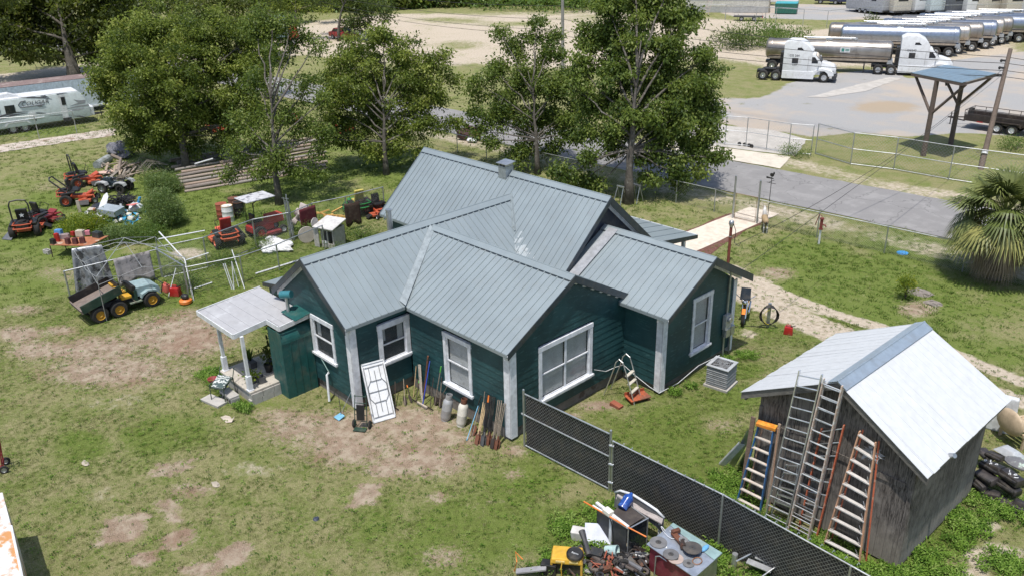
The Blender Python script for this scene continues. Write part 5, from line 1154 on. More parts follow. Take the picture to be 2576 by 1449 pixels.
pot('trailing leafy plant in front of the paddle plant', -8.5, -3.35, SD, .15, .3, BLACK, 'leafy', L_OAK, .5)
pot('small yellow-green plant beside the front stoop post', -8.15, -4.1, SD, .11, .18, TERR, 'leafy', L_YEL, .25)
pot('leafy plant on the dark stool', -8.3, -2.95, 1.1, .12, .18, TERR, 'leafy', L_BUSH, .4)
pot('hanging dark planter box under the stoop roof', -8.35, -3.0, 1.72, .13, .2, BLACK, 'leafy', L_OAK, .2, rect=True)
t = thing('bar_stool', 'dark round stool on the stoop carrying a plant', 'stool', (-8.3, -2.95, SD)); P_('seat', M((.1, .06, .04), .6), MB().cyl((0, 0, .58), (0, 0, .62), .18, n=16), t)
for a in range(4): P_('leg', BLACK, MB().cyl((.12*math.cos(a*1.57+.8), .12*math.sin(a*1.57+.8), .58), (.2*math.cos(a*1.57+.8), .2*math.sin(a*1.57+.8), 0), .012, n=6), t)
tag(P_('grey_planter', M((.12, .12, .125), .6), MB().lathe([(.14, 0), (.17, .24), (.155, .24), (.14, .05), (.001, .05)], n=4).box((0, 0, .03), (.1, .1, .02)), None, loc=(-7.98, -3.9, SD)), 'empty square grey planter at the stoop edge', 'planter').rotation_euler = (0, 0, rad(40))
tag(P_('red_bowl', M((.3, .05, .05), .5, c2=(.6, .55, .5), amt=.4), MB().lathe([(.06, 0), (.16, .1), (.18, .18), (.16, .18), (.05, .04)], n=14), None, loc=(-9.95, -4.75, .02)), 'red and white bowl at the foot of the far stoop post', 'bowl')
t = thing('patio_chair', 'low green-framed chair with a grey patterned cushion by the steps', 'chair', (-8.75, -4.95, 0), rad(28)); GF = M((.05, .08, .06), .5, .3)
def patt():
    s = NT('cushion_pattern'); w = s.n('ShaderNodeTexWave', wave_type='RINGS'); s.set(w.inputs['Vector'], s.pos(True)); w.inputs['Scale'].default_value = 6; w.inputs['Distortion'].default_value = 9
    return s.fin(s.mix(s.step(w.outputs['Fac'], .45, .55), (.06, .09, .09), (.5, .52, .5)), .9)
P_('cushion', patt(), MB().box((0, 0, .62), (.5, .5, .09), (25, 0, 0)), t, .02)
for x in (-.27, .27):
    P_('arm', GF, MB().tube([(x, -.3, .0), (x, -.28, .62), (x, .28, .66), (x, .3, .0)], .018), t)
    P_('back_rail', GF, MB().tube([(x, .22, .6), (x, .42, 1.0)], .016), t)
P_('seat_frame', GF, MB().tube([(-.27, -.25, .5), (.27, -.25, .5), (.27, .25, .7), (-.27, .25, .7), (-.27, -.25, .5)], .014), t)
t = thing('entry_steps', 'pair of concrete block steps in front of the stoop', 'steps', (-8.5, -4.85, 0)); P_('tread', CONC, MB().box((0, 0, .25), (.75, .34, .05)), t)
for x in (-.22, .2): 
    P_('block', CONC, MB().box((x, -.0, .11), (.39, .3, .2)), t)
    for q in (-.09, .09): P_('block_hole', BLACK, MB().box((x+q, -.152, .11), (.12, .005, .12)), t)
tag(P_('step_slab', CONC, MB().box((0, 0, .04), (.9, .42, .08), (0, 0, 12)), None, loc=(-8.75, -5.3, 0)), 'flat concrete slab lying on the ground before the steps', 'slab')
P_('security_camera', BLACK, MB().cyl((-.0, 0, 0), (-.02, -.14, .05), .035, n=10), house, loc=(-9.72, -4.42, 2.2))

# ---------------------------------------------------------------- between house and shed
t = thing('air_conditioner', 'grey condenser unit standing beside the right wing window', 'air conditioner', (2.62, 7.28, 0), rad(8)); ACG = M((.33, .34, .35), .6, .2)
P_('base_pad', CONC, MB().box((0, 0, .04), (.86, .86, .08)), t)
for i in range(9): P_('louvre', ACG, MB().box((0, 0, .13+i*.072), (.76+.01*(i % 2), .76+.01*(i % 2), .05), None, (.97, .97)), t, .02)
P_('core', M((.05, .05, .05), .8), MB().box((0, 0, .42), (.7, .7, .66)), t)
P_('top_pan', M((.2, .2, .21), .6), MB().box((0, 0, .73), (.74, .74, .03)), t)
P_('top_frame', M((.5, .52, .54), .5, .2), MB().slab([(-.4, -.4, .78), (.4, -.4, .78), (.4, -.29, .78), (-.4, -.29, .78)], (0, 0, .03)).slab([(-.4, .29, .78), (.4, .29, .78), (.4, .4, .78), (-.4, .4, .78)], (0, 0, .03)).slab([(-.4, -.29, .78), (-.29, -.29, .78), (-.29, .29, .78), (-.4, .29, .78)], (0, 0, .031)).slab([(.29, -.29, .78), (.4, -.29, .78), (.4, .29, .78), (.29, .29, .78)], (0, 0, .031)), t)
for r_ in (.1, .17, .24, .3): P_('grille_ring', ACG, MB().tube([(r_*math.cos(a*.3), r_*math.sin(a*.3), .8) for a in range(22)], .006, 4), t)
for i in range(5): P_('fan_blade', M((.16, .165, .17), .5), MB().slab([(.03, -.04, 0), (.27, -.08, 0), (.27, .06, .03), (.03, .04, 0)], (0, 0, .008)), t, loc=(0, 0, .755)).rotation_euler = (0, 0, i*1.2566)
for i in range(8): P_('grille_bar', ACG, MB().cyl((.04, 0, .8), (.3, 0, .8), .005, n=4), t).rotation_euler = (0, 0, i*.785)
# pool ladder and rusty tray
pl = g(b4, 2075, 190); t = thing('pool_ladder', 'white A-frame pool ladder with cream treads against the wall corner', 'ladder', (.75, 4.35, 0), rad(100))
for x in (-.23, .23): P_('hand_rail', ALU, MB().tube([(x, -.6, 0), (x, -.22, 1.15), (x, -.12, 1.42), (x, .02, 1.5), (x, .14, 1.36), (x, .2, 1.1), (x, .55, 0)], .02, 7), t)
for i in range(4):
    z = .12+i*.28; y = -.58+z*.33; P_('tread', M((.56, .52, .44), .7), MB().box((0, y, z), (.46, .1, .035)), t)
tag(P_('rusty_tray', M((.42, .1, .04), .8, c2=(.2, .07, .04), amt=.5), MB().box((0, 0, .14), (.75, .45, .03)).box((0, .22, .2), (.75, .02, .12)).box((-.3, 0, .07), (.04, .4, .14)).box((.3, 0, .07), (.04, .4, .14)), None, loc=(1.25, 4.55, 0)), 'rusty orange metal tray under the pool ladder', 'metal tray').rotation_euler = (0, 0, rad(70))
tag(P_('brick_piece', M((.3, .09, .05), .9), MB().box((0, 0, .06), (.4, .22, .1), (0, 6, 0)), None, loc=g(b4, 2060, 180)), 'broken red brick piece in front of the pool ladder', 'brick')
# hose post, petrol can
t = thing('hose_post', 'grey post wound with black hose on the grass by the drive', 'hose post', g(r2, 640, 1025)); P_('post', GALV, MB().box((0, 0, .5), (.12, .1, 1.0)), t)
for i in range(7): P_('hose_loop', BLACK, MB().tube([(.28*math.sin(a*.45)*(1+.05*i), -.07-.012*i, .55+.42*math.cos(a*.45)*(1-.03*i)) for a in range(15)], .016, 5), t)
P_('yellow_cord', M((.6, .5, .05), .5), MB().tube([(.2*math.sin(a*.4+3), -.17, .5+.3*math.cos(a*.4+3)) for a in range(9)], .01, 5), t)
t.rotation_euler = (0, 0, rad(35))
tag(P_('hose', BLACK, MB().tube([(0, 0, .02), (-.5, -.3, .02), (-1.0, -1.0, .02), (-1.0, -1.6, .02)], .013, 5), None, loc=g(r2, 610, 1030)), 'black hose trailing from the hose post toward the house', 'hose')
def gascan(label, p, rz=0, mat=RED, s_=1.):
    t = thing('fuel_can', label, 'fuel can', p, rz); t.scale = (s_,)*3
    P_('can', mat, MB().box((0, 0, .15), (.34, .26, .3), None, (.85, .85)), t, .03, .6); P_('handle', mat, MB().tube([(-.1, 0, .3), (-.08, 0, .37), (.06, 0, .37), (.08, 0, .3)], .018), t); P_('spout', BLACK, MB().cyl((.1, 0, .3), (.24, 0, .38), .016, n=8).cyl((.08, 0, .28), (.1, 0, .33), .035, n=10), t); return t
gascan('red plastic fuel can alone on the grass by the sandy drive', g(r2, 795, 1075), rad(25))
# motorcycle behind the wall corner
t = thing('motorcycle', 'orange and chrome motorcycle parked behind the right wing wall', 'motorcycle', (.95, 11.3, 0), rad(-62)); OR2 = M((.7, .22, .03), .25); CH = M((.8, .8, .8), .12, 1, bump=0, var=.05)
for x, w_ in ((-.75, .16), (.75, .11)): wheel(t, (x, 0, .33), .33, w_, CH, 'y', hub=.62)
P_('frame', BLACK, MB().tube([(-.72, 0, .4), (-.3, 0, .5), (.1, 0, .75), (.5, 0, .85), (.62, 0, .7)], .03), t); P_('engine', CH, MB().box((0, 0, .42), (.4, .24, .34)), t, .03)
P_('tank', OR2, MB().ell((.15, 0, .82), (.3, .15, .13), 14, 8), t, smooth=True); P_('seat', BLACK, MB().box((-.35, 0, .76), (.5, .24, .1)), t, .04)
P_('rear_fender', OR2, MB().prism([(-1.1, .5), (-1.05, .68), (-.85, .76), (-.6, .74), (-.6, .7), (-.85, .7), (-1.02, .6)], -.1, .1), t); P_('front_fender', OR2, MB().prism([(.5, .62), (.75, .72), (1.0, .6), (.96, .58), (.75, .68), (.52, .6)], -.07, .07), t)
for y in (-.08, .08): P_('fork', CH, MB().cyl((.76, y, .33), (.5, y, 1.0), .025, n=8), t)
P_('handlebar', CH, MB().tube([(.3, -.36, 1.1), (.48, -.2, 1.05), (.48, .2, 1.05), (.3, .36, 1.1)], .015), t); P_('headlight', CH, MB().ell((.6, 0, .92), (.1, .09, .09), 10, 6), t); P_('windscreen', GLASS, MB().slab([(.56, -.2, 1.0), (.56, .2, 1.0), (.4, .18, 1.45), (.4, -.18, 1.45)], (.006, 0, 0)), t); P_('exhaust', CH, MB().cyl((.1, .16, .28), (-.9, .18, .32), .04, n=8), t)
t.location = g(r2, 425, 1030)+Vector((-.35, .9, 0))
# goat statue, weathervane, pump, vent pipe
t = thing('goat_statue', 'small deer or goat lawn statue, white chest and tan back, beside the gate', 'statue', g(s3, 715, 510), math.atan2(CF.y, CF.x)-.15); TAN = M((.35, .25, .14), .8)
P_('body', TAN, MB().tube([(-.42, 0, .58), (-.3, 0, .62), (0, 0, .6), (.25, 0, .66), (.38, 0, .74)], [.09, .15, .15, .16, .1], 10), t, smooth=True)
P_('neck_and_head', M((.62, .6, .58), .8), MB().tube([(.28, 0, .7), (.42, 0, .92), (.5, 0, 1.08), (.6, 0, 1.08), (.74, 0, 1.02)], [.12, .09, .075, .07, .035], 10), t, smooth=True)
for x, y in ((-.32, -.08), (-.32, .08), (.26, -.08), (.26, .08)): P_('leg', M((.62, .6, .58), .8) if x < 0 else TAN, MB().tube([(x, y, .56), (x+(.03 if x > 0 else -.05), y, .3), (x, y, 0)], [.05, .03, .025], 7), t)
for s_ in (-1, 1): P_('antler', M((.5, .45, .38), .7), MB().tube([(.5, .03*s_, 1.13), (.42, .12*s_, 1.3), (.44, .22*s_, 1.42)], .012, 5).tube([(.43, .1*s_, 1.26), (.52, .14*s_, 1.38)], .009, 4), t); P_('ear', TAN, MB().ell((.47, .1*s_, 1.12), (.03, .06, .02), 6, 4), t)
P_('tail', BLACK, MB().ell((-.46, 0, .55), (.05, .04, .1), 7, 5), t)
t = thing('weathervane', 'thin black weathervane pole beside the walk gate', 'weathervane', g(s5, 2450, 450)); P_('pole', BLACK, MB().cyl((0, 0, 0), (0, 0, 2.5), .018, n=6), t)
for a in (0, 90): P_('direction_arm', BLACK, MB().box((0, 0, 2.1+a*.001), (.5, .02, .02), (0, 0, a)), t)
P_('vane', BLACK, MB().slab([(-.3, 0, 2.4), (.1, 0, 2.36), (.1, 0, 2.32), (-.3, 0, 2.3)], (0, .015, 0)).ell((.0, 0, 2.52), (.12, .02, .1), 8, 5).ell((.1, 0, 2.62), (.05, .02, .08), 6, 4), t)
t = thing('water_pump', 'rusty red hand pump on a white pipe by the fence', 'hand pump', g(s3, 1545, 705)); P_('pipe', WHITE, MB().cyl((0, 0, 0), (0, 0, .75), .05, n=10), t); RP = M((.2, .035, .03), .7)
P_('pump_body', RP, MB().cyl((0, 0, .75), (0, 0, 1.25), .07, n=12).cyl((0, 0, 1.25), (0, 0, 1.32), .1, n=12).cyl((0, 0, .75), (0, 0, .8), .1, n=12), t); P_('spout', RP, MB().tube([(0, 0, 1.0), (.2, 0, 1.0), (.24, 0, .92)], .03), t); P_('handle', RP, MB().tube([(0, 0, 1.4), (-.15, 0, 1.45), (-.3, 0, .9)], .02), t)
t = thing('vent_pipe', 'rust-red steel post with a grey cap and drooping wires behind the right wing', 'post', g(s3, 170, 985)); P_('pipe', M((.2, .05, .035), .7), MB().cyl((0, 0, 0), (0, 0, 1.75), .065, n=12), t); P_('cap', GALV, MB().lathe([(.07, 1.72), (.12, 1.85), (.11, 1.98), (.04, 2.05), (.001, 2.06)], n=14), t, smooth=.7); P_('band', GALV, MB().cyl((0, 0, 1.25), (0, 0, 1.3), .075, n=12), t)
P_('wire', BLACK, MB().tube([(.1, 0, 1.9), (.25, 0, 1.6), (.2, .05, 1.0), (.45, .05, .9), (.5, .1, 1.1)], .016, 5), t)
tag(P_('frisbee', M((.05, .3, .65), .5), MB().lathe([(.001, .05), (.2, .05), (.26, .02), (.27, 0)], n=16), None, loc=g(r2, 1660, 470)), 'round bright blue lid on the grass by the fence', 'lid')
for i, (x, y, r_) in enumerate(((1790, 770, .35), (1890, 850, .25))): tag(P_('stump_roots', wood((.3, .26, .23)), MB().ell((0, 0, .02), (r_*1.5, r_, .1), 12, 5, .3), None, loc=g(r2, x, y)), ('patch of grubbed-up roots beside the croton shrub', 'pale old stump right of the grubbed-up patch')[i], 'stump')
P_('sawhorse_leg', WHITE, MB(), None) if 0 else None
for i, (x, y) in enumerate(((370, 180), (600, 160))):
    t = thing('sawhorse', ('pale folding sawhorse left of the tall dark tree trunk', 'pale folding sawhorse right of the tall dark tree trunk')[i], 'sawhorse', g(s5, x, y))
    for q in (-.5, .5):
        for r_ in (-.3, .3): P_('leg', GALV, MB().cyl((q*.5, r_, 0), (q*.4, 0, .95), .025, n=6), t)
    P_('beam', GALV, MB().box((0, 0, .97), (.5, .08, .08)), t)
# ================================================================ mowers, carts and junk on the left
ORM = M((.48, .085, .035), .45, c2=(.25, .07, .04), amt=.3, dust=.45); DRED = M((.22, .02, .025), .45)
def mower(label, p, rz, col=ORM, rops=True, star=False, folded=False, seat=BLACK, hood=True, s_=1., name='riding_mower'):
    """zero-turn mower, front toward +x"""
    t = thing(name, label, 'riding mower', p, rz); t.scale = (s_,)*3
    for y in (-.5, .5): wheel(t, (-.45, y, .29), .29, .25, col, 'y', n=20)
    for y in (-.42, .42): wheel(t, (.85, y, .15), .15, .1, GALV, 'y', n=12); P_('caster_fork', col, MB().tube([(.85, y, .3), (.82, y*.8, .42), (.5, y*.55, .42)], .03, 5), t)
    P_('chassis', col, MB().box((0, 0, .36), (1.3, .55, .12)).box((.62, 0, .4), (.3, .8, .06)), t, .01)
    P_('engine', BLACK, MB().box((-.55, 0, .58), (.45, .5, .3)).cyl((-.55, 0, .72), (-.55, 0, .8), .17, n=14), t, .02)
    P_('rear_guard', col, MB().tube([(-.35, -.36, .5), (-.85, -.36, .5), (-.92, 0, .5), (-.85, .36, .5), (-.35, .36, .5)], .035, 6).tube([(-.35, -.36, .68), (-.82, -.36, .68), (-.9, 0, .68), (-.82, .36, .68), (-.35, .36, .68)], .03, 6), t)
    for y in (-.42, .42): P_('fender', BLACK, MB().box((-.3, y, .64), (.66, .26, .1), (0, -6, 0)), t, .03)
    se = P_('seat', seat, MB().box((-.02, 0, .68), (.46, .5, .12)).box((-.27, 0, .98), (.12, .48, .56), (0, -12, 0)), t, .04)
    if star: 
        pts = [(.12*(1 if i % 2 == 0 else .42)*math.sin(i*math.pi/5), .12*(1 if i % 2 == 0 else .42)*math.cos(i*math.pi/5)) for i in range(10)]
        P_('star_emblem', WHITE, MB().prism(pts, -.372, -.365, 'x'), t, loc=(.0, 0, .98))
    P_('deck', col, MB().box((.38, 0, .2), (.62, 1.25, .14)).cyl((.38, -.42, .27), (.38, -.42, .31), .14, n=12).cyl((.38, .42, .27), (.38, .42, .31), .14, n=12), t, .03)
    P_('discharge_chute', BLACK, MB().slab([(.2, -.63, .26), (.6, -.63, .26), (.62, -.92, .1), (.18, -.92, .1)], (0, 0, .015)), t)
    if hood: P_('foot_rest', col, MB().box((.62, 0, .5), (.3, .5, .08), (0, -25, 0)), t, .02)
    for y in (-.3, .3): P_('steering_lever', BLACK, MB().tube([(.12, y, .6), (.3, y, 1.0), (.22, y*.35, 1.08)], .016), t)
    if rops: P_('roll_bar', STEELD, MB().tube([(-.45, -.38, .5), (-.5, -.38, 1.5), (-.5, -.3, 1.68), (-.5, 0, 1.72), (-.5, .3, 1.68), (-.5, .38, 1.5), (-.45, .38, .5)], .035, 7), t)
    if folded: P_('folded_roll_bar', STEELD, MB().tube([(-.4, -.38, .7), (-1.0, -.38, 1.35), (-1.05, 0, 1.4), (-1.0, .38, 1.35), (-.4, .38, .7)], .04, 6), t)
    return t
def ang(k, x0, y0, x1, y1): a, b = g(k, x0, y0), g(k, x1, y1); return math.atan2(b.y-a.y, b.x-a.x)
mower('orange zero-turn mower with a hooped roll bar, nearest the lumber scraps', g(e1, 640, 720), ang(e1, 500, 740, 950, 660), s_=1.15)
mower('orange mower with a folded black roll bar, between the quad bike and the junk heap', g(e1, 520, 1060), ang(e1, 350, 1090, 850, 1040), rops=False, folded=True, s_=1.15)
mower('orange mower with a white star on its black seat, seen from behind', g(e2, 540, 800), ang(e2, 500, 830, 640, 600), star=True, s_=1.15)
mower('dark red zero-turn mower parked just behind the star-seated one', g(e2, 830, 620), ang(e2, 600, 640, 1000, 500), col=DRED, rops=False, s_=1.05)
t = thing('grass_cart', 'small grey tipping scoop at the left wheel of the star-seated mower', 'scoop', g(e2, 200, 900), rad(30)); P_('scoop', M((.1, .11, .13), .6), MB().slab([(-.3, -.25, .02), (.3, -.25, .02), (.2, .25, .35), (-.2, .25, .35)], (0, 0, .02)), t); P_('long_handle', ALU, MB().cyl((.2, .25, .3), (.15, .3, 1.5), .012, n=6), t)
# quad bike
t = thing('quad_bike', 'grey and black quad bike with cut branches on its rear rack', 'quad bike', g(e1, 1240, 850), ang(e1, 1340, 870, 1080, 860)); GP = M((.42, .43, .43), .5)
for x in (-.6, .6):
    for y in (-.42, .42): wheel(t, (x, y, .3), .3, .24, GALV if x > 0 else BLACK, 'y', n=20)
    for y in (-.42, .42): P_('fender', GP, MB().prism([(x-.38, .52), (x-.3, .68), (x, .74), (x+.3, .68), (x+.4, .5), (x+.34, .5), (x+.25, .62), (x, .68), (x-.25, .62), (x-.32, .5)], y-.15, y+.15), t)
P_('body', M((.025, .04, .05), .4), MB().box((.45, 0, .72), (.62, .34, .28), None, (.8, .8)).box((0, 0, .5), (1.3, .3, .24)), t, .03); P_('seat', BLACK, MB().box((-.3, 0, .82), (.75, .3, .12)), t, .04)
P_('handlebar', BLACK, MB().tube([(.2, -.36, 1.05), (.38, -.12, .98), (.38, .12, .98), (.2, .36, 1.05)], .018), t); P_('sticker', WHITE, MB().slab([(.5, -.18, .87), (.7, -.18, .83), (.7, .0, .83), (.5, .0, .87)], (0, 0, .004)), t)
for x0 in (.45, -.85): P_('rack', BLACK, MB().tube([(x0, -.3, .85), (x0+.45, -.3, .85), (x0+.45, .3, .85), (x0, .3, .85), (x0, -.3, .85)], .015).tube([(x0+.22, -.3, .85), (x0+.22, .3, .85)], .012), t)
mb = MB()
for i in range(26): a = random.uniform(-.5, .5); mb.tube([(-.6+random.uniform(-.3, .3), random.uniform(-.4, .4), .88+random.uniform(0, .14)), (-.6+random.uniform(-.7, .2), random.uniform(-.5, .5), .92+random.uniform(0, .2))], .014, 4)
b = mb.build('cut_branches', wood((.3, .25, .2)), None); b.location = t.location; b.rotation_euler = t.rotation_euler; tag(b, 'bundle of cut branches lying on the quad bike rack', 'branches', kind='stuff')
# six-wheel utility cart with tipped bed
t = thing('utility_cart', 'green six-wheel utility cart with a dark wooden dump bed and yellow seats', 'utility cart', (0, 0, 0), 0)
pw = [g(s4, 610, 1360), g(s4, 890, 1270), g(s4, 1390, 1120)]; ax_ = (pw[2]-pw[0]).normalized(); t.location = pw[1]; t.rotation_euler = (0, 0, math.atan2(ax_.y, ax_.x))
L0, L2 = -(pw[0]-pw[1]).length, (pw[2]-pw[1]).length; YEL = M((.6, .33, .03), .5); GRC = M((.012, .045, .032), .5); LGR = M((.27, .36, .37), .5, c2=(.1, .22, .2), amt=.35)
for x in (L0, 0, L2):
    for y in (0, 1.1): wheel(t, (x, y, .32), .34, .3, YEL, 'y', n=22)
P_('chassis', BLACK, MB().box((.2, .55, .36), (L2-L0+.3, .6, .14)), t)
bed = P_('dump_bed', M((.02, .04, .03), .6), MB(), t)
BW = wood((.24, .19, .16)); q = [(-.95, 0), (.75, 0)]
def bedp(x, z): a = rad(-16); return (x*math.cos(a)-z*math.sin(a)-.55, 0, x*math.sin(a)*-1+z*math.cos(a)+.78)
tl = Euler((0, rad(-14), 0)).to_matrix()
def bb(name, mat, c, d): o = P_(name, mat, MB().box(c, d), t, .006); o.rotation_euler = (0, rad(-14), 0); o.location = (-.55, .55, .8); return o
bb('bed_floor', BW, (0, 0, 0), (1.6, 1.3, .05)); bb('bed_side', GRC, (0, -.68, .16), (1.65, .05, .36)); bb('bed_side', BLACK, (0, .68, .16), (1.65, .05, .36)); bb('bed_front', BLACK, (.82, 0, .22), (.05, 1.36, .46)); bb('tailgate', BW, (-.84, 0, .06), (.05, 1.36, .16))
bpy.data.objects.remove(bed)
for y in (.25, .85): P_('seat', YEL, MB().box((.42, y, .66), (.42, .42, .12)).box((.2, y, .92), (.1, .42, .42), (0, -10, 0)), t, .03)
P_('seat_pad', WHITE, MB().box((.3, .9, 1.0), (.2, .36, .1)), t, .02)
P_('floor_pan', M((.2, .24, .18), .8, c2=(.1, .08, .06), amt=.5), MB().box((.9, .55, .38), (.8, 1.15, .05)), t)
P_('hood', LGR, MB().prism([(L2-.55, .95), (L2+.15, .92), (L2+.42, .78), (L2+.5, .55), (L2+.35, .5), (L2-.55, .55)], .1, 1.0), t, .03); P_('dashboard', BLACK, MB().box((L2-.6, .55, .95), (.16, .95, .2), (0, 20, 0)), t, .02); P_('cowl', GRC, MB().box((L2-.55, .55, .62), (.12, 1.0, .5)), t, .02)
P_('front_guard', BLACK, MB().tube([(L2+.5, .15, .4), (L2+.62, .15, .8), (L2+.62, .95, .8), (L2+.5, .95, .4)], .025), t)
P_('steering_wheel', BLACK, MB().tube([(L2-.8+.06*math.sin(a*.5), .75+.2*math.cos(a*.5), 1.12+.19*math.sin(a*.5)) for a in range(14)], .016, 6).cyl((L2-.8, .75, 1.12), (L2-.6, .75, .95), .02, n=6), t)
for y in (-.02, 1.12): P_('front_fender', LGR, MB().prism([(L2-.4, .5), (L2-.36, .68), (L2-.1, .78), (L2+.25, .72), (L2+.42, .5), (L2+.36, .5), (L2+.2, .66), (L2-.1, .72), (L2-.3, .62)], y-.1, y+.12), t)
# canopy frame over the cart (bare tube gazebo)
nt = thing('gazebo_frame', 'bare grey folding gazebo frame standing over the green cart', 'canopy frame', G(272, 885)); o = nt.location.copy()
TOPZ = {}
def gp(x, y, z): return g(s4, x, y, z)-o
c = [gp(690, 1355, 0), gp(2000, 1040, 0), gp(1545, 690, 0), gp(330, 890, 0)]; zt_ = 1.95
tops = [v+Vector((0, 0, zt_)) for v in c]; apex = (tops[0]+tops[1]+tops[2]+tops[3])/4+Vector((0, 0, .75)); THN = M((.4, .41, .41), .5, .5)
for a, b in zip(c, tops): P_('leg', THN, MB().cyl(a, b, .016, n=6), nt); P_('hip_rafter', THN, MB().cyl(b, apex, .014, n=6), nt)
for i in range(4):
    a, b = tops[i], tops[(i+1) % 4]; m_ = a.lerp(b, .5)
    P_('eave_bar', THN, MB().cyl(a, m_-Vector((0, 0, .35)), .01, n=5).cyl(m_-Vector((0, 0, .35)), b, .01, n=5), nt); P_('truss_bar', THN, MB().cyl(a-Vector((0, 0, .35)), m_, .01, n=5).cyl(m_, b-Vector((0, 0, .35)), .01, n=5), nt); P_('mid_rafter', THN, MB().cyl(m_, apex-Vector((0, 0, .2)), .01, n=5), nt)
# pen fence, with tarps hung on it
pp = [g(s4, 150, 1040), g(s4, 700, 900), g(s4, 1530, 690)]
fence('low chain-link pen fence behind the green cart', [pp[0], pp[1], pp[2]], 1.35, .14, .0025, .04)
fence('chain-link run from the pen across the red mowers to the bundle of stakes', [pp[2], g(e4, 140, 1135), g(e4, 800, 870), g(e4, 1290, 770)], 1.45, .1, .0028, .035, rails=(1., .0))
fence('chain-link return fence from the pen corner to the red fuel cans', [pp[2], g(s4, 1930, 950)], 1.35, .1, .0022, .045)
fence('chain-link fence running from the green post past the white bags to the playhouse', [g(s4, 1930, 950), g(e4, 630, 1350), g(e4, 1120, 1180), g(e4, 1740, 900)], 1.25, .14, .0022, .035)
fence('chain-link fence hung with two rugs behind the yellow timber', [g(e4, 1290, 770), g(e4, 1600, 620), g(e4, 2050, 520), g(e4, 2560, 380)], 1.4, .1, .0028, .035)
def tarp(name, label, cat, a, b, drop, mat, ztop, out, folds=.12, n=30, m=10, zbot=None, flare=0):
    """cloth hung over a rail from a to b, folds along it"""
    V = []; F = []; a, b = Vector(a), Vector(b); d = (b-a); nn = Vector((-d.y, d.x, 0)).normalized()*out
    for i in range(n+1):
        for j in range(m+1):
            t_ = i/n; q = j/m; w = math.sin(t_*17+2*math.sin(t_*5))*folds*q+math.sin(t_*31)*folds*.4*q
            V.append(tuple(a+d*(t_+flare*(t_-.5)*q)+nn*(.04+w*.6+.22*q*q*abs(folds)*4+folds*q)+Vector((0, 0, ztop-(drop+.1*math.sin(t_*9))*q))))
    for i in range(n):
        for j in range(m): F.append((i*(m+1)+j, (i+1)*(m+1)+j, (i+1)*(m+1)+j+1, i*(m+1)+j+1))
    me = bpy.data.meshes.new(name); me.from_pydata(V, [], F); me.materials.append(mat); me.shade_smooth(); o = bpy.data.objects.new(name, me); COL.objects.link(o); s_ = o.modifiers.new('thick', 'SOLIDIFY'); s_.thickness = .008; return tag(o, label, cat)
SILV = M((.28, .29, .31), .38, .35, c2=(.05, .05, .055), amt=.45, c2s=3, bump=1., bs=7, var=.3)
GRT = M((.36, .33, .33), .9, c2=(.1, .1, .1), amt=.42, c2s=2.2, bump=.8, bs=14)
A_, B_ = g(s4, 310, 900, .0), g(s4, 760, 830, .0)
tarp('silver_tarp', 'crumpled silver tarp heaped high over the pen fence', 'tarp', A_+Vector((0, 0, 0)), B_, 1.9, SILV, 2.0, -1, .14, 40, 12, flare=.35)
A_, B_ = g(s4, 880, 860), g(s4, 1420, 720)
tarp('grey_blanket', 'stained pale grey blanket hung on the pen fence', 'blanket', A_, B_, 1.2, GRT, 1.4, -1, .05, 24, 8)
A_, B_ = g(e4, 1420, 720), g(e4, 1640, 640); tarp('maroon_rug', 'dark maroon rug hung on the fence beside the slide', 'rug', A_, B_, .95, M((.1, .012, .018), .95, bump=.6), 1.42, -1, .02, 10, 6)
A_, B_ = g(e4, 2030, 640), g(e4, 2240, 590); tarp('brown_rug', 'dark brown rug hung on the fence in front of the green mower', 'rug', A_, B_, 1.15, M((.035, .018, .012), .95, bump=.6), 1.42, -1, .02, 10, 6)
# loose white pipes by the pen
def pipe(label, k, pts, r, mat=WHITE): 
    P = [g(k, x, y, z) for x, y, z in pts]; o = P[0].copy(); return tag(P_('pipe', mat, MB().tube([p-o for p in P], r, 6), None, loc=o), label, 'pipe')
pipe('long white pipe slanting from the pen corner, highest of the white pipes', s4, [(2005, 1040, 0), (1870, 420, 1.0), (1480, 0, 1.9)], .03)
pipe('white rail running right from the top of the pen', s4, [(1470, 110, 1.5), (2174, -20, 1.55)], .03)
pipe('white rail running right just above the red mower fence', s4, [(1880, 430, 1.2), (2230, 320, 1.25)], .025)
pipe('long pale pipe lying in the grass beyond the metal roofs', e4, [(790, 1225, .05), (1390, 1040, .05)], .04)
pipe('pale pipe lying in the grass left of the white props', c4, [(1465, 735, .04), (1600, 690, .04)], .03)
for i, (b_, t_) in enumerate((((465, 1440), (345, 1090)), ((490, 1440), (370, 1085)), ((560, 1410), (460, 1060)), ((495, 1440), (465, 1080)), ((640, 1435), (465, 900)))):
    a = g(e4, *b_); z = 1.15 if i < 4 else 1.5; bq = g(e4, t_[0], t_[1], z); tag(P_('prop_pole', WHITE, MB().cyl((0, 0, 0), bq-a, .02, n=6), None, loc=a), 'thin white pole leaning on the wire fence beyond the stoop, %s from left' % ORD[(0, 1, 3, 2, 4)[i]], 'pole', 'white poles leaning on the wire fence')
pipe('white pole leaning at the pen corner behind the red fuel cans', s4, [(1620, 990, 0), (1735, 550, 1.15)], .018)
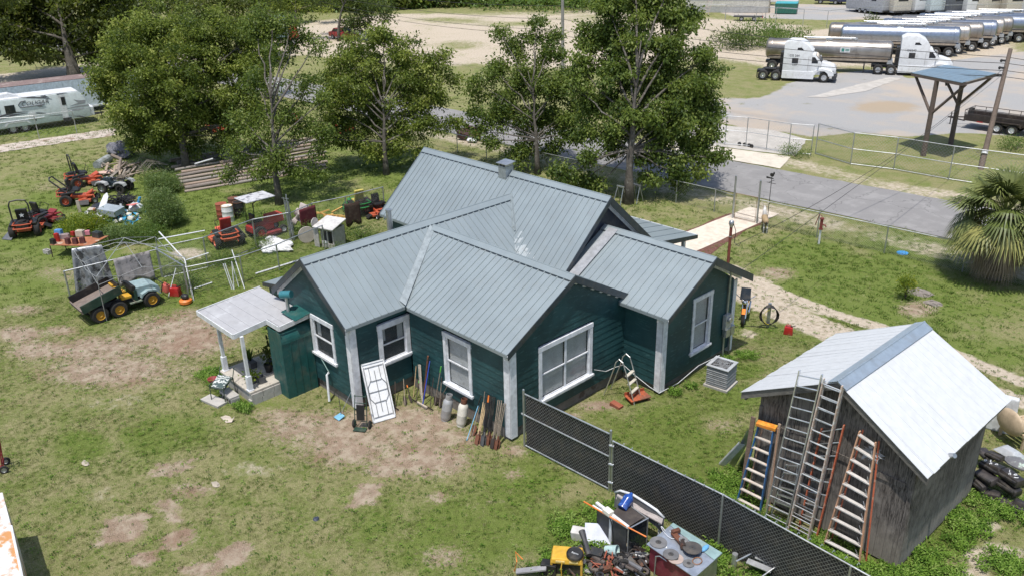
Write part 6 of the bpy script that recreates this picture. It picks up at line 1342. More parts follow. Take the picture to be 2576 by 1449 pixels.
# fuel cans and blower by the pen
gascan('red fuel can nearest the pen post', g(s4, 1740, 960), rad(40), s_=1.3); gascan('faded pink-red fuel can left of the brighter red one', g(s4, 1600, 900), rad(10), M((.6, .13, .1), .6), s_=1.1)
t = thing('trimmer_head', 'orange and black engine unit on the grass at the pen corner', 'engine', g(s4, 1890, 1080)); P_('housing', ORG, MB().lathe([(.2, 0), (.26, .06), (.26, .16), (.18, .22), (.001, .22)], n=16), t, smooth=.6); P_('cover', BLACK, MB().ell((0, 0, .32), (.2, .16, .12), 10, 6), t)
# battery table
tb = [g(e2, 940, 1030, .6), g(e2, 1690, 1050, .6), g(e2, 2050, 860, .6), g(e2, 1200, 900, .6)]; t = thing('scrap_table', 'low rusty sheet table carrying batteries and scrap', 'table', (tb[0]+tb[1]+tb[2])/3-Vector((0, 0, .6))); o = t.location.copy()
P_('table_top', M((.35, .13, .06), .8, c2=(.5, .42, .33), amt=.4, c2s=2), MB().slab([p-o for p in tb], (0, 0, .04)), t)
for p in tb[:3]: P_('leg', IR, MB().cyl(p-o, p-o-Vector((0, 0, .6)), .025, n=6), t)
P_('shelf_leg', IR, MB().cyl(tb[3]-o, tb[3]-o-Vector((0, 0, .6)), .025, n=6), t)
def block(name, label, cat, p, d, mat, rz=0, top=None, bevel=.01, group=None):
    return tag(P_(name, mat, MB().box((0, 0, d[2]/2), d, None, top), None, bevel, loc=p), label, cat, group), None
MAR = M((.12, .035, .035), .6)
for i, (x, y, w, h, m, lab) in enumerate(((1290, 1000, .24, .3, MAR, 'maroon box battery, leftmost of the three at the table front'), (1430, 1000, .24, .3, MAR, 'maroon box battery, middle of the three at the table front'), (1565, 985, .24, .3, MAR, 'maroon box battery, rightmost of the three at the table front'), (1010, 1000, .26, .26, BLACK, 'black battery at the left end of the table'), (1090, 950, .22, .4, RED, 'red tin beside the black battery on the table'), (1250, 900, .34, .24, M((.35, .27, .26), .8), 'pale pinkish scrap casting on the table'), (1385, 840, .22, .2, RED, 'small bright red tin at the table back'), (1530, 850, .4, .3, M((.5, .45, .36), .9), 'heap of cream rag and scrap on the table'), (1660, 830, .24, .22, M((.65, .25, .3), .7), 'pink pot on the table'), (1850, 870, .45, .28, M((.03, .04, .04), .5), 'dark green crate of parts at the right end of the table'), (1120, 830, .34, .28, M((.12, .3, .6), .5), 'blue crate at the back left of the table'), (1180, 900, .3, .22, M((.2, .18, .2), .7), 'grey-brown casting behind the red tin'))):
    q = tag(P_('table_scrap', m, MB().box((0, 0, h/2), (w, w*.7, h), None, (.93, .93)).box((w*.15, 0, h+.015), (w*.4, w*.3, .03)), None, .012, loc=g(e2, x, y, .64)), lab, 'scrap part'); q.rotation_euler = (0, 0, rad(20+i*17 % 50))
t = thing('concrete_block', 'hollow concrete block under the left end of the battery table', 'concrete block', g(e2, 905, 1180), rad(15)); P_('block', CONC, MB().box((0, 0, .1), (.42, .22, .2)), t)
for x in (-.09, .09): P_('hole', BLACK, MB().box((x, 0, .202), (.12, .12, .004)), t)
# junk heap: many separate bits
jb = []
def junk(name, label, k, x, y, z, mb, mat, rot=(0, 0, 0), cat='scrap', bevel=0):
    o = P_(name, mat, mb, None, bevel, loc=g(k, x, y, z)); o.rotation_euler = [rad(a) for a in rot]; return tag(o, label, cat)
junk('metal_cabinet', 'pale blue-grey square metal cabinet lying on the junk heap', e1, 1135, 1260, .45, MB().box((0, 0, .16), (1.0, .95, .32)), M((.38, .43, .47), .5, .2), (0, 8, 38), 'cabinet', .01)
junk('ironing_board', 'white ironing board leaning on the junk heap', e1, 900, 1340, .1, MB().prism([(-.17, 0), (.17, 0), (.19, .8), (.14, 1.25), (.03, 1.42), (-.03, 1.42), (-.14, 1.25), (-.19, .8)], -.015, .015), WHITE, (-35, 10, 35), 'ironing board')
mb = MB()
for i in range(70):
    a = [(random.gauss(0, .45), random.gauss(0, .35), random.uniform(.3, .75)) for _ in range(4)]; mb.tube(a, .022, 5)
junk('hose_tangle', 'tangle of black hose and cable on top of the junk heap', e1, 1380, 1180, 0, mb, BLACK, cat='hose')['kind'] = 'stuff'
junk('black_plastic_sheet', 'black plastic sheet under the cabinet on the junk heap', e1, 1050, 1230, .05, MB().ell((0, 0, .15), (1.0, .8, .3), 14, 6, .18), M((.012, .012, .014), .35, bump=.8, bs=8), cat='plastic sheet')
junk('plastic_sack', 'white crumpled sack at the right of the junk heap', e1, 1620, 1220, .05, MB().ell((0, 0, .2), (.5, .35, .28), 12, 7, .16), M((.68, .7, .72), .5, bump=.9, bs=9), cat='sack')
junk('pink_sheet', 'pinkish red printed sheet on the hose tangle', e1, 1540, 1110, .55, MB().slab([(-.3, -.25, 0), (.3, -.2, .06), (.25, .25, .1), (-.25, .2, 0)], (0, 0, .02)), M((.6, .16, .14), .6, c2=(.65, .6, .6), amt=.4))
junk('blue_pump', 'small bright blue bottle at the top right of the junk heap', e1, 1650, 1060, .6, MB().cyl((0, 0, 0), (.05, .1, .3), .08, n=10).cyl((.05, .1, .3), (.2, .1, .33), .03, n=8), M((.03, .3, .6), .4))
junk('fence_plank', 'upright pale plank at the left edge of the junk heap', e1, 545, 1245, 0, MB().box((0, 0, .35), (.2, .04, .7)), wood((.55, .48, .4)), (0, 0, 40), 'plank')
junk('orange_scrap', 'orange-red plastic piece under the cabinet', e1, 1290, 1300, .1, MB().box((0, 0, .15), (.4, .3, .28)), M((.6, .1, .05), .5), (10, 15, 20), bevel=.03)
junk('white_tube', 'short white tube standing in the junk heap', e1, 1370, 1290, .2, MB().cyl((0, 0, 0), (-.15, 0, .6), .06, n=10), WHITE, cat='tube')
junk('rusty_tin', 'rust-streaked tin beside the ironing board', e1, 815, 1290, .15, MB().box((0, 0, .2), (.4, .25, .4)), M((.5, .46, .42), .8, c2=(.3, .1, .05), amt=.5, c2s=3), (15, 0, 30))
CRm = M((.62, .6, .52), .8, var=.2); BLm = M((.04, .3, .5), .6); BRm = wood((.42, .33, .24))
for i in range(46):
    x = random.uniform(560, 1700); y = random.uniform(1230, 1440) if i < 36 else random.uniform(1100, 1220); m = random.choice([CRm, CRm, CRm, WHITE, BRm, BLACK, M((.35, .36, .36), .6)]); w = random.uniform(.1, .34)
    o = P_('scrap_piece', m, MB().box((0, 0, 0), (w, w*random.uniform(.3, .9), random.uniform(.03, .2)), (random.uniform(-30, 30), random.uniform(-30, 30), random.uniform(0, 180))) if i % 3 else MB().ell((0, 0, 0), (w*.6, w*.5, w*.35), 8, 5, .25), None, loc=g(e1, x, y, random.uniform(.05, .3)))
    tag(o, 'small scrap piece in the tangle at the foot of the junk heap', 'scrap', 'small scraps of the junk heap')
mb = MB()
for i in range(60): p = Vector((random.gauss(0, .8), random.gauss(0, .35), random.uniform(.1, .35))); mb.add([p, p+Vector((random.uniform(-.25, .25), random.uniform(-.2, .2), .06)), p+Vector((random.uniform(-.2, .2), random.uniform(-.2, .2), .12))], [(0, 1, 2)])
junk('blue_netting', 'torn bright blue tarp scraps below the junk heap', e1, 1500, 1440, 0, mb, BLm, cat='tarp')['kind'] = 'stuff'
# lumber scrap pile
for i in range(44):
    x = random.gauss(1330, 170); y = random.gauss(440, 80); L_ = random.uniform(.5, 1.6); 
    o = P_('lumber_piece', wood((.42, .33, .25)) if i % 2 else wood((.3, .26, .22)), MB().box((0, 0, 0), (L_, random.uniform(.08, .2), .05), (random.uniform(-12, 12), random.uniform(-18, 18), 0)), None, loc=g(e1, x, y, random.uniform(.06, .5))); o.rotation_euler = (0, 0, rad(random.gauss(-35, 22)))
    tag(o, 'short weathered board in the lumber scrap pile behind the quad bike', 'board', 'boards of the lumber scrap pile')
for i, (a_, b_, r_, lab) in enumerate((((1130, 160), (1320, 240), .11, 'old beam at the top of the lumber scrap pile'), ((1310, 240), (1270, 520), .1, 'thick timber slanting down the middle of the lumber scrap pile'), ((1430, 290), (1170, 500), .05, 'slim pole crossing the lumber scrap pile'))):
    a, b = g(e1, a_[0], a_[1], .6), g(e1, b_[0], b_[1], .3); tag(P_('beam', wood((.3, .24, .2)), MB().cyl((0, 0, 0), b-a, r_, n=6), None, loc=a), lab, 'beam')
junk('crumpled_wire', 'dark grey crumpled netting behind the lumber scrap pile', e1, 1330, 170, 0, MB().ell((0, 0, .4), (1.5, .8, .55), 16, 8, .22), M((.11, .11, .13), .8, c2=(.2, .2, .22), amt=.4, bump=1), cat='netting')
junk('wire_roll', 'grey roll of old fencing left of the lumber scraps', e1, 950, 290, .2, MB().cyl((-.9, 0, 0), (.9, .2, 0), .28, n=12), M((.32, .34, .35), .8, bump=1, c2=(.2, .22, .2), amt=.5), (0, 0, -50), 'wire roll')
junk('pink_board', 'pinkish plywood offcut between the front mower and the lumber scraps', e1, 1040, 490, .12, MB().slab([(-.5, -.4, 0), (.5, -.35, 0), (.45, .4, .05), (-.4, .45, .02)], (0, 0, .02)), M((.6, .42, .35), .8), cat='board')
mb = MB()
for i in range(14): x = i*.16-1.1; mb.tube([(x, -.7, .1), (x+.1, 0, .75+.1*math.sin(i)), (x+.3, .9, .5)], .012, 4)
for i in range(6): z = -.5+i*.25; mb.tube([(-1.1+j*.3, z+.05*j, .3+.25*math.sin(j*.7+1.0)) for j in range(8)], .01, 4)
junk('bent_mesh', 'bent rusty wire panel between the lumber scraps and the logs', e1, 1830, 480, 0, mb, M((.25, .22, .19), .8), cat='wire panel')
# logs: one by one
LG_ = [wood((.42, .34, .28)), wood((.36, .32, .29)), wood((.44, .33, .26)), wood((.3, .25, .22))]
lg = []
for row in range(11):
    for j in range(3):
        x0 = 1370+random.uniform(-30, 40)+j*random.uniform(330, 380)-row*6; y0 = 1445-row*25-(x0-1370)*.16; L_ = random.uniform(330, 420); lg.append((x0, y0, x0+L_, y0-L_*.17, .1+.11*min(row, 11-row)))
for i, (x0, y0, x1, y1, z) in enumerate(lg):
    z = z*.55; a, b = g(c1, x0, y0+8, z), g(c1, x1, y1+8, z); r_ = random.uniform(.085, .13)
    o = P_('log', LG_[i % 4], MB().tube([(0, 0, 0), (b-a)*.5+Vector((0, 0, random.uniform(-.02, .03))), b-a], [r_*1.1, r_, r_*.9], 10), None, smooth=.8, loc=a); tag(o, '%s pole of the log stack counting from the front, %s stretch' % (ORD[i//3], ('left', 'middle', 'right')[i % 3]), 'log', 'logs in the stack')
pipe('white pipe lying on top of the log stack', c1, [(1470, 1240, .9), (1605, 1200, .95)], .05)
# drums
def drum(label, x, y, mat, topm, r_=.29, h=.88):
    t = thing('steel_drum', label, 'drum', g(e4, x, y)); P_('barrel', mat, MB().lathe([(r_, 0), (r_, h*.32), (r_*1.03, h*.34), (r_, h*.36), (r_, h*.64), (r_*1.03, h*.66), (r_, h*.68), (r_, h)], n=26), t, smooth=.7)
    P_('lid', topm, MB().lathe([(r_*1.02, h-.02), (r_*1.03, h+.01), (r_*.94, h+.01), (r_*.93, h-.015), (.001, h-.015)], n=26), t); P_('bung', IR, MB().cyl((r_*.6, 0, h-.01), (r_*.6, 0, h+.015), .03, n=8), t)
RD = M((.28, .07, .04), .7, c2=(.15, .05, .035), amt=.4)
drum('rusty red drum at the left back of the four', 345, 480, RD, M((.4, .13, .07), .8)); drum('white drum with an orange-stained lid', 425, 510, M((.66, .66, .64), .6, c2=(.45, .3, .2), amt=.22), M((.62, .36, .12), .8, c2=(.66, .6, .5), amt=.4))
drum('black drum with a brown rusty lid, right of the white one', 580, 455, BLACK, M((.18, .08, .05), .9)); drum('dark drum at the back of the four', 515, 400, RUST, M((.2, .1, .07), .9))
# canopied red tractor
t = thing('canopied_mower', 'red lawn tractor under a mottled grey canopy', 'tractor', g(e4, 940, 690), ang(e4, 850, 720, 1060, 660)+0)
for y in (-.42, .42): wheel(t, (-.55, y, .34), .34, .26, RED, 'y'); wheel(t, (.75, y, .22), .22, .16, WHITE, 'y', n=14)
P_('hood', M((.42, .06, .04), .45), MB().box((.5, 0, .8), (.85, .62, .42), None, (.94, .94)), t, .03); P_('side_panel', RED, MB().box((-.3, 0, .5), (1.2, .7, .3)), t, .02); P_('headlight', WHITE, MB().box((.94, .2, .78), (.02, .2, .16)).box((.94, -.2, .78), (.02, .2, .16)), t); P_('seat', BLACK, MB().box((-.45, 0, .85), (.42, .44, .1)).box((-.68, 0, 1.08), (.1, .42, .42)), t, .03)
P_('mower_deck', DRED, MB().box((.1, 0, .2), (.9, 1.25, .16)), t, .03); P_('steering_wheel', BLACK, MB().tube([(-.02+.05*math.sin(a*.5), .17*math.cos(a*.5), 1.1+.16*math.sin(a*.5)) for a in range(14)], .015), t); P_('weight', GALV, MB().ell((-.2, .5, .55), (.18, .12, .1), 10, 6), t)
for y in (-.42, .42): P_('canopy_post', BLACK, MB().tube([(-.75, y, .5), (-.72, y, 1.9), (-.5, y, 2.02)], .035), t)
P_('canopy', M((.5, .5, .52), .7, c2=(.16, .16, .18), amt=.42, c2s=4, bump=.3), MB().slab([(-1.15, -.62, 2.05), (.45, -.62, 2.05), (.45, .62, 2.05), (-1.15, .62, 2.05)], (0, 0, .05)), t, .015)
mw = mower('red-orange mower with an upright red seat back, behind the wire fence', g(e4, 400, 810), ang(e4, 520, 900, 260, 640), col=M((.6, .12, .05), .5), rops=False, seat=M((.38, .04, .03), .5), s_=1.15)
mower('green riding mower with a yellow seat beyond the brown rug', g(e4, 2200, 390), ang(e4, 2350, 420, 2100, 260), col=M((.02, .2, .05), .45), rops=False, seat=M((.5, .42, .1), .6), s_=1.1)
mower('orange mower beside the green one near the end of the metal roof', g(e4, 2470, 420), ang(e4, 2400, 300, 2560, 400), rops=False, s_=.9)
for i, (x, y, lab) in enumerate(((1270, 990, 'orange mower half hidden under the bushy tree'), (1650, 1000, 'second orange mower under the trees, right of the first'), (2190, 930, 'red mower in the grass behind the thin open tree'), (2600, 1010, 'red-orange mower under the round-crowned tree'))):
    mower(lab, g(c1, x, y), rad(30+i*50), col=ORM if i != 2 else RED, rops=(i == 0), s_=1.)
# metal stakes bundle
t = thing('stake_bundle', 'bundle of galvanised fence stakes standing upright at the pen corner', 'stakes', g(e4, 1290, 770))
for i in range(7): P_('stake', GALV, MB().cyl((i*.05-.15, (i % 3)*.05, 0), (i*.05-.32+random.uniform(-.05, .05), (i % 3)*.05, random.uniform(1.9, 2.35)), .025, n=6), t)
P_('cross_tie', GALV, MB().cyl((-.5, 0, 2.1), (.2, 0, 2.2), .015, n=5), t)
# plastic slide toy, white bags, playhouse, yellow timber
PLA = M((.5, .43, .4), .5)
t = thing('toy_slide', 'pale pink plastic play set with round cups leaning by the stakes', 'toy', g(e4, 1420, 640), rad(-30))
P_('panel', PLA, MB().box((0, .15, .95), (.75, .1, .95), (-25, 0, 30)), t, .04)
for (x, y, z, r_) in ((-.25, -.1, .95, .2), (.05, -.3, .55, .2), (-.35, -.45, .3, .24)): P_('cup', PLA, MB().lathe([(r_*.8, -.14), (r_, .1), (r_*.82, .1), (r_*.75, -.08), (.001, -.08)], n=18), t, smooth=.7, loc=(x, y, z)).rotation_euler = (rad(60), 0, rad(-20))
P_('tube_arm', PLA, MB().tube([(.2, 0, 1.0), (-.1, -.3, .5)], .09, 10), t)
for i, (x, y, w) in enumerate(((930, 870, .55), (1050, 810, .7), (1130, 900, .75), (1180, 850, .5), (1000, 930, .45))):
    junk('white_bag', ('crumpled white sack at the left of the heap on the pen grass', 'long white sack at the back of the heap on the pen grass', 'large white sack at the front of the heap on the pen grass', 'white sack at the right of the heap on the pen grass', 'small white sack nearest the wire fence')[i], e4, x, y, 0, MB().ell((0, 0, .12), (w, .32, .19), 16, 8, .12), M((.7, .7, .7), .7, bump=1., bs=6), (0, 0, random.uniform(0, 60)), 'sack')
t = thing('playhouse', 'pale grey plastic playhouse with a white roof and dark windows', 'playhouse', g(e4, 1860, 850), rad(18)); PH = M((.45, .42, .39), .6)
P_('wall', PH, MB().box((-.4, -.32, .5), (.06, .04, 1.0)).box((-.05, -.32, .5), (.08, .04, 1.0)).box((.3, -.32, .5), (.08, .04, 1.0)).box((-.05, -.32, .12), (.72, .038, .24)).box((-.05, -.32, .94), (.72, .038, .12)).box((-.42, .1, .5), (.04, .8, 1.0)).box((.36, .1, .5), (.04, .8, 1.0)).box((0, .48, .5), (.76, .04, 1.0)), t)
P_('shutter', WHITE, MB().box((-.22, -.35, .3), (.26, .02, .14)), t, .005); P_('roof', M((.58, .56, .54), .5), MB().slab([(-.75, -.55, 1.02), (.5, -.55, 1.02), (.45, .6, 1.25), (-.75, .6, 1.25)], (0, 0, .07)), t, .03); P_('round_headboard', PH, MB().prism([(.25*math.sin(a*.5), .25*math.cos(a*.5)) for a in range(13)], -.02, .02, 'x'), t, loc=(-.78, -.3, 1.2))
P_('side_panel', PH, MB().slab([(-.85, -.4, 0), (-.5, -.45, 0), (-.5, -.45, 1.0), (-.85, -.4, 1.05)], (0, .04, 0)), t, .01)
junk('round_table_top', 'round cream board leaning at the left of the playhouse', e4, 1500, 800, 0, MB().cyl((0, 0, .42), (.05, .02, .42), .42, n=22), M((.52, .46, .4), .7), (0, 0, -40), 'board')
YW = M((.62, .36, .1), .6)
for i in range(16):
    o = P_('yellow_timber', YW, MB().box((0, 0, 0), (random.uniform(.5, 1.2), .09, .06), (random.uniform(-15, 15), random.uniform(-14, 14), 0)), None, loc=g(e4, 1830+random.gauss(0, 75), 450+random.gauss(0, 35), .1+random.uniform(0, .35))); o.rotation_euler = (0, 0, rad(random.choice([20, 70, 110])+random.uniform(-15, 15)))
    tag(o, 'yellow timber in the heap behind the playhouse', 'timber', 'yellow timbers heaped behind the playhouse')
# wreckage by the road fence
t = thing('trash_heap', 'dark smashed furniture dumped against the road fence', 'wreckage', G(1175, 352)); 
P_('sofa_frame', M((.05, .02, .02), .8), MB().box((.2, 0, .3), (1.6, .8, .5), (8, 14, 20)).box((.1, .5, .6), (1.2, .15, .7), (30, 10, 20)), t, .03); P_('broken_arm', BLACK, MB().tube([(-1.2, .2, 1.1), (-.9, .1, .7), (-.3, 0, .3)], .07), t); P_('white_panel', WHITE, MB().box((1.0, -.4, .2), (.7, .35, .1), (20, 0, 30)), t); P_('tan_panel', M((.45, .22, .12), .8), MB().box((.9, .2, .5), (.4, .1, .7), (10, 0, 40)), t)
# ================================================================ front right appliances and junk
t = thing('refrigerator', 'black and white appliance shell standing by the screened fence', 'appliance', g(e5, 1140, 740), ang(e5, 950, 600, 1310, 890)); 
t.location = g(e5, 1150, 800); t.location.z = 0; Wd = .95; t.scale = (1.12, 1.1, 1.12)
P_('side_panel', M((.035, .037, .042), .5), MB().box((-.28, 0, .45), (.42, .03, .82)).box((.26, 0, .45), (.44, .03, .82)), t, .004); P_('white_strip', WHITE, MB().box((-.02, -.01, .45), (.08, .035, .82)), t)
P_('top_rail', WHITE, MB().box((0, 0, .9), (1.05, .07, .06)), t, .01); P_('control_box', M((.7, .68, .6), .5), MB().box((-.08, -.05, .96), (.22, .16, .1)), t, .01)
P_('cabinet_top', M((.05, .04, .035), .6), MB().box((.12, .36, .8), (.6, .42, .04), (4, 0, 0)), t); P_('end_frame', GALV, MB().tube([(.52, 0, .05), (.52, 0, .86), (.52, .6, .86), (.52, .6, .05), (.52, 0, .05)], .018, 4), t); P_('end_glass', GLASS, MB().box((.5, .3, .45), (.01, .56, .76)), t); P_('base', M((.6, .52, .4), .7), MB().box((.2, .3, .04), (.8, .7, .06)), t)
P_('rear_wall', M((.2, .2, .2), .6), MB().box((0, .62, .42), (1.0, .03, .8)), t); P_('hanging_cable', BLACK, MB().tube([(-.05, -.06, .92), (.1, -.08, .7), (.12, -.06, .2)], .014), t)
ap = t; AP = t.location
tag(P_('orange_pole', ORG, MB().cyl(g(e5, 835, 270, 1.0)-AP, g(e5, 1330, 560, 1.02)-AP, .02, n=8).cyl(g(e5, 1330, 560, 1.02)-AP, g(e5, 1560, 680, .95)-AP, .017, n=8), None, loc=AP), 'long orange and red pole laid along the black appliance', 'pole')
tag(P_('white_pole', WHITE, MB().cyl((0, 0, 0), g(e5, 1325, 560, .98)-g(e5, 940, 320, .98), .035, n=8), None, loc=g(e5, 940, 320, .98)), 'white rail lying over the top of the black appliance', 'rail')
jug = thing('water_jug', 'blue ribbed water cooler bottle behind the black appliance', 'water bottle', g(e5, 1275, 350, .95)); jm = M((.02, .07, .3), .15, bump=0, c2=(.06, .2, .55), amt=.4, c2s=14); P_('bottle', jm, MB().lathe([(.001, 0), (.13, .0), (.135, .04), (.125, .1), (.135, .16), (.125, .22), (.135, .28), (.13, .34), (.06, .42), (.035, .48), (.001, .48)], n=20), jug, smooth=.8); jug.rotation_euler = (rad(-60), rad(20), rad(15))
# curved white-edged boat seat / bath
pts_o = [(x, y, z) for x, y, z in ((1200, 165, .75), (1260, 145, .9), (1400, 190, 1.0), (1560, 290, 1.0), (1680, 370, .95), (1765, 460, .8))]
Pq = [g(e5, x, y, z) for x, y, z in pts_o]; o0 = Pq[0].copy(); tub = thing('bath_shell', 'upturned curved white-rimmed tub against the screened fence', 'bathtub', (o0.x, o0.y, 0)); O_ = Vector((o0.x, o0.y, 0))
P_('rim', WHITE, MB().tube([p-O_ for p in Pq], .035, 8), tub, smooth=True); 
mb = MB()
for a, b in zip(Pq[:-1], Pq[1:]): mb.slab([a-O_, b-O_, b-O_+Vector((.05, -.1, -.4)), a-O_+Vector((.05, -.1, -.4))], (.0, .02, 0))
P_('shell', M((.1, .1, .105), .5), mb, tub)
a, b = g(e5, 1225, 190, .8), g(e5, 1755, 480, .8); P_('board', wood((.45, .4, .38)), MB().slab([a-O_, b-O_, b-O_+Vector((.05, -.12, -.06)), a-O_+Vector((.05, -.12, -.06))], (0, 0, .03)), tub)
P_('leg', WHITE, MB().cyl((.3, -.1, 0), (.3, 0, .6), .03, n=6).cyl(b-O_-Vector((.1, 0, .8)), b-O_-Vector((.1, 0, .1)), .03, n=6), tub)
# pale blue panel, bucket, wash basin
junk('lilac_sheet', 'pale lilac-blue metal panel leaning on the yellow case', e5, 990, 760, .0, MB().slab([(-.32, -.2, .05), (.32, -.2, .05), (.32, .25, .42), (-.32, .25, .42)], (0, 0, .02)), M((.5, .53, .62), .5), (0, 0, 40), 'panel')
junk('mint_bucket', 'pale mint green bucket lying on its side', e5, 1085, 830, .25, MB().lathe([(.1, 0), (.14, .32), (.13, .32), (.095, .02), (.001, .02)], n=18), M((.42, .56, .54), .5), (75, 0, 110), 'bucket')
junk('white_bin', 'white moulded plastic tub at the weeds left of the appliance', e5, 780, 700, 0, MB().box((0, 0, .14), (.36, .26, .28), None, (1.15, 1.15)), M((.6, .58, .55), .6), (0, 0, 30), 'tub', .03)
junk('curved_bracket', 'dark grey curved plastic arm beside the black disc', e5, 870, 830, .3, MB().tube([(-.35, .2, .25), (-.1, .05, .15), (.2, -.15, .05)], [.09, .06, .07], 8), M((.05, .05, .055), .5))
# yellow case with black disc
YC = M((.62, .36, .04), .5, dust=.4)
t = thing('yellow_case', 'yellow plastic machine casing with black lettering at the bottom edge', 'machine casing', g(e5, 640, 1050), rad(38))
t.location.z = 0; P_('casing', YC, MB().box((0, 0, .42), (.78, .52, .14), None, (.92, .92)).box((-.36, 0, .2), (.06, .5, .4)).box((.36, 0, .2), (.06, .5, .4)).box((0, .23, .2), (.74, .05, .4)), t, .03)
P_('grip_slot', M((.75, .55, .2), .5), MB().box((-.15, -.26, .43), (.22, .02, .06)).box((.17, -.26, .43), (.22, .02, .06)), t, .01); P_('cavity', BLACK, MB().box((0, .0, .18), (.66, .4, .34)), t)
text('3000', .1, BLACK, t, (.3, .05, .5), (0, 0, 90), extrude=.003) if 0 else None
d_ = thing('black_disc', 'black round lid with small white script lying on the yellow case', 'lid', g(e5, 730, 880, .55)); P_('disc', BLACK, MB().lathe([(.001, .03), (.17, .03), (.19, .045), (.2, .03), (.21, 0), (.001, -.01)], n=26), d_, smooth=.5)
d_.rotation_euler = (rad(6), rad(8), 0); text('Bayou', .07, WHITE, d_, (0, 0, .036), (0, 0, 25), extrude=.002, shear=.2)
text('3787', .09, IR, t, (.25, .08, .496), (0, 0, 80), extrude=.002)
P_('strap', YC, MB().tube([(-.1, -.3, .46), (-.12, -.34, .3), (-.1, -.34, 0)], .014), t)
random.seed(91)
for i in range(84):
    x = random.gauss(1080, 190) if i % 3 else random.uniform(1300, 1560); y = min(random.gauss(985, 85), 1130); w = random.uniform(.1, .27)
    m = random.choice([BLACK, BLACK, STEELD, IR, RUST, M((.3, .3, .3), .6), M((.14, .14, .15), .7), WHITE, M((.1, .08, .07), .8)])
    mb = [MB().box((0, 0, 0), (w*1.6, w*.7, w*.5), (random.uniform(-40, 40), random.uniform(-40, 40), random.uniform(0, 180))), MB().cyl((-w, 0, 0), (w, random.uniform(-.1, .1), random.uniform(-.05, .1)), w*.22, n=8), MB().lathe([(w*.4, 0), (w*.75, .0), (w*.75, .04), (w*.4, .04), (w*.4, 0)], n=12), MB().box((0, 0, 0), (w*2.2, .03, .04), (0, random.uniform(-30, 30), random.uniform(0, 180)))][i % 4]
    tag(P_('metal_scrap', m, mb, None, loc=g(e5, x, y, random.uniform(.04, .26))), 'loose dark machine scrap in the heap in front of the black appliance', 'scrap', 'loose scraps in front of the black appliance')
# sheet-metal bench with grinding discs
bt = [g(e5, 1560, 770, .75), g(e5, 2120, 1160, .75), g(e5, 2440, 880, .75), g(e5, 1870, 530, .75)]; t = thing('metal_bench', 'steel-topped maroon cabinet covered in grinding discs', 'workbench', Vector(((bt[0].x+bt[2].x)/2, (bt[0].y+bt[2].y)/2, 0))); O_ = t.location.copy()
P_('bench_top', M((.42, .46, .52), .3, .5, c2=(.3, .35, .38), amt=.3), MB().slab([p-O_ for p in bt], (0, 0, .02)), t); P_('glass_sheet', M((.25, .36, .36), .1), MB().slab([bt[3].lerp(bt[0], .12)-O_+Vector((0, 0, .03)), bt[2].lerp(bt[1], .3)-O_+Vector((0, 0, .03)), bt[2]-O_+Vector((0, 0, .03)), bt[3]-O_+Vector((0, 0, .03))], (0, 0, .008)), t)
MRN = M((.16, .02, .035), .5, c2=(.2, .06, .05), amt=.3); cen_ = sum((p-O_ for p in bt), Vector())/4
ins = [(p-O_-cen_)*.9+cen_ for p in bt]
for i in range(4):
    a, b = ins[i], ins[(i+1) % 4]; P_('side_panel', MRN if i != 1 else GALV, MB().slab([Vector((a.x, a.y, .02)), Vector((b.x, b.y, .02)), Vector((b.x, b.y, .74)), Vector((a.x, a.y, .74))], ((cen_-a)*.02).to_3d()), t)
for i, (x, y, r_, m, lab, z) in enumerate(((1700, 745, .17, M((.16, .16, .165), .9), 'grey grinding disc at the left end of the bench', .78), (1845, 885, .155, M((.13, .13, .135), .9), 'grey grinding disc at the front middle of the bench', .8), (1900, 935, .15, M((.4, .32, .28), .9), 'pale disc under the front middle grinding disc', .775), (2095, 810, .185, M((.07, .065, .062), .9), 'largest dark grinding disc, raised on a motor on the bench', .9), (1990, 715, .09, M((.2, .2, .2), .9), 'small grey disc on the rusty saw', .9), (2050, 990, .11, M((.14, .14, .14), .9), 'small grey disc at the front right of the bench', .78))):
    q = thing('grinding_disc', lab, 'grinding disc', g(e5, x, y, z)); P_('disc', m, MB().cyl((0, 0, 0), (0, 0, .012), r_*1.22, n=28), q); P_('label', M((.05, .05, .05), .7), MB().cyl((0, 0, .013), (0, 0, .016), r_*.42, n=20), q); P_('arbor', IR, MB().cyl((0, 0, .016), (0, 0, .02), r_*.1, n=8), q)
t = thing('chop_saw', 'rusty orange-red saw frame lying on the bench', 'saw', g(e5, 1930, 720, .78), rad(-20)); P_('frame', RUST, MB().box((0, 0, .04), (.45, .14, .07), (0, 6, 0)).box((-.2, .06, .1), (.1, .22, .1)), t, .01); P_('motor', IR, MB().cyl((.15, 0, .08), (.35, -.1, .1), .07, n=12), t)
junk('copper_loop', 'coil of copper pipe hanging at the bench front', e5, 2150, 970, .76, MB().tube([(.1*math.sin(a*.5), .13*math.cos(a*.5), .03) for a in range(14)], .012, 6), M((.6, .3, .16), .35, .7), cat='pipe')
junk('blue_bottle', 'flattened clear blue bottle at the right of the bench', e5, 2240, 830, .78, MB().ell((0, 0, .05), (.06, .15, .05), 10, 6), M((.15, .4, .7), .2), cat='bottle')
junk('cord_loop', 'loop of white cord at the back of the bench', e5, 1800, 640, .78, MB().tube([(.25*math.sin(a*.55), .1*math.cos(a*.7), .02) for a in range(12)], .008, 5), WHITE, cat='cord')
t = thing('bent_rail', 'bent grey and white tube frame in front of the bench', 'tube frame', g(e5, 1650, 1140)); P_('tube', GALV, MB().tube([(0, 0, 0), (0, .02, .6), (.1, .04, .66), (.55, .1, .55), (.6, .1, .45), (.6, .12, 0)], .02), t); P_('white_hose', WHITE, MB().tube([(.1, .3, .78), (.12, .2, .7), (.08, .08, .6)], .018), t)
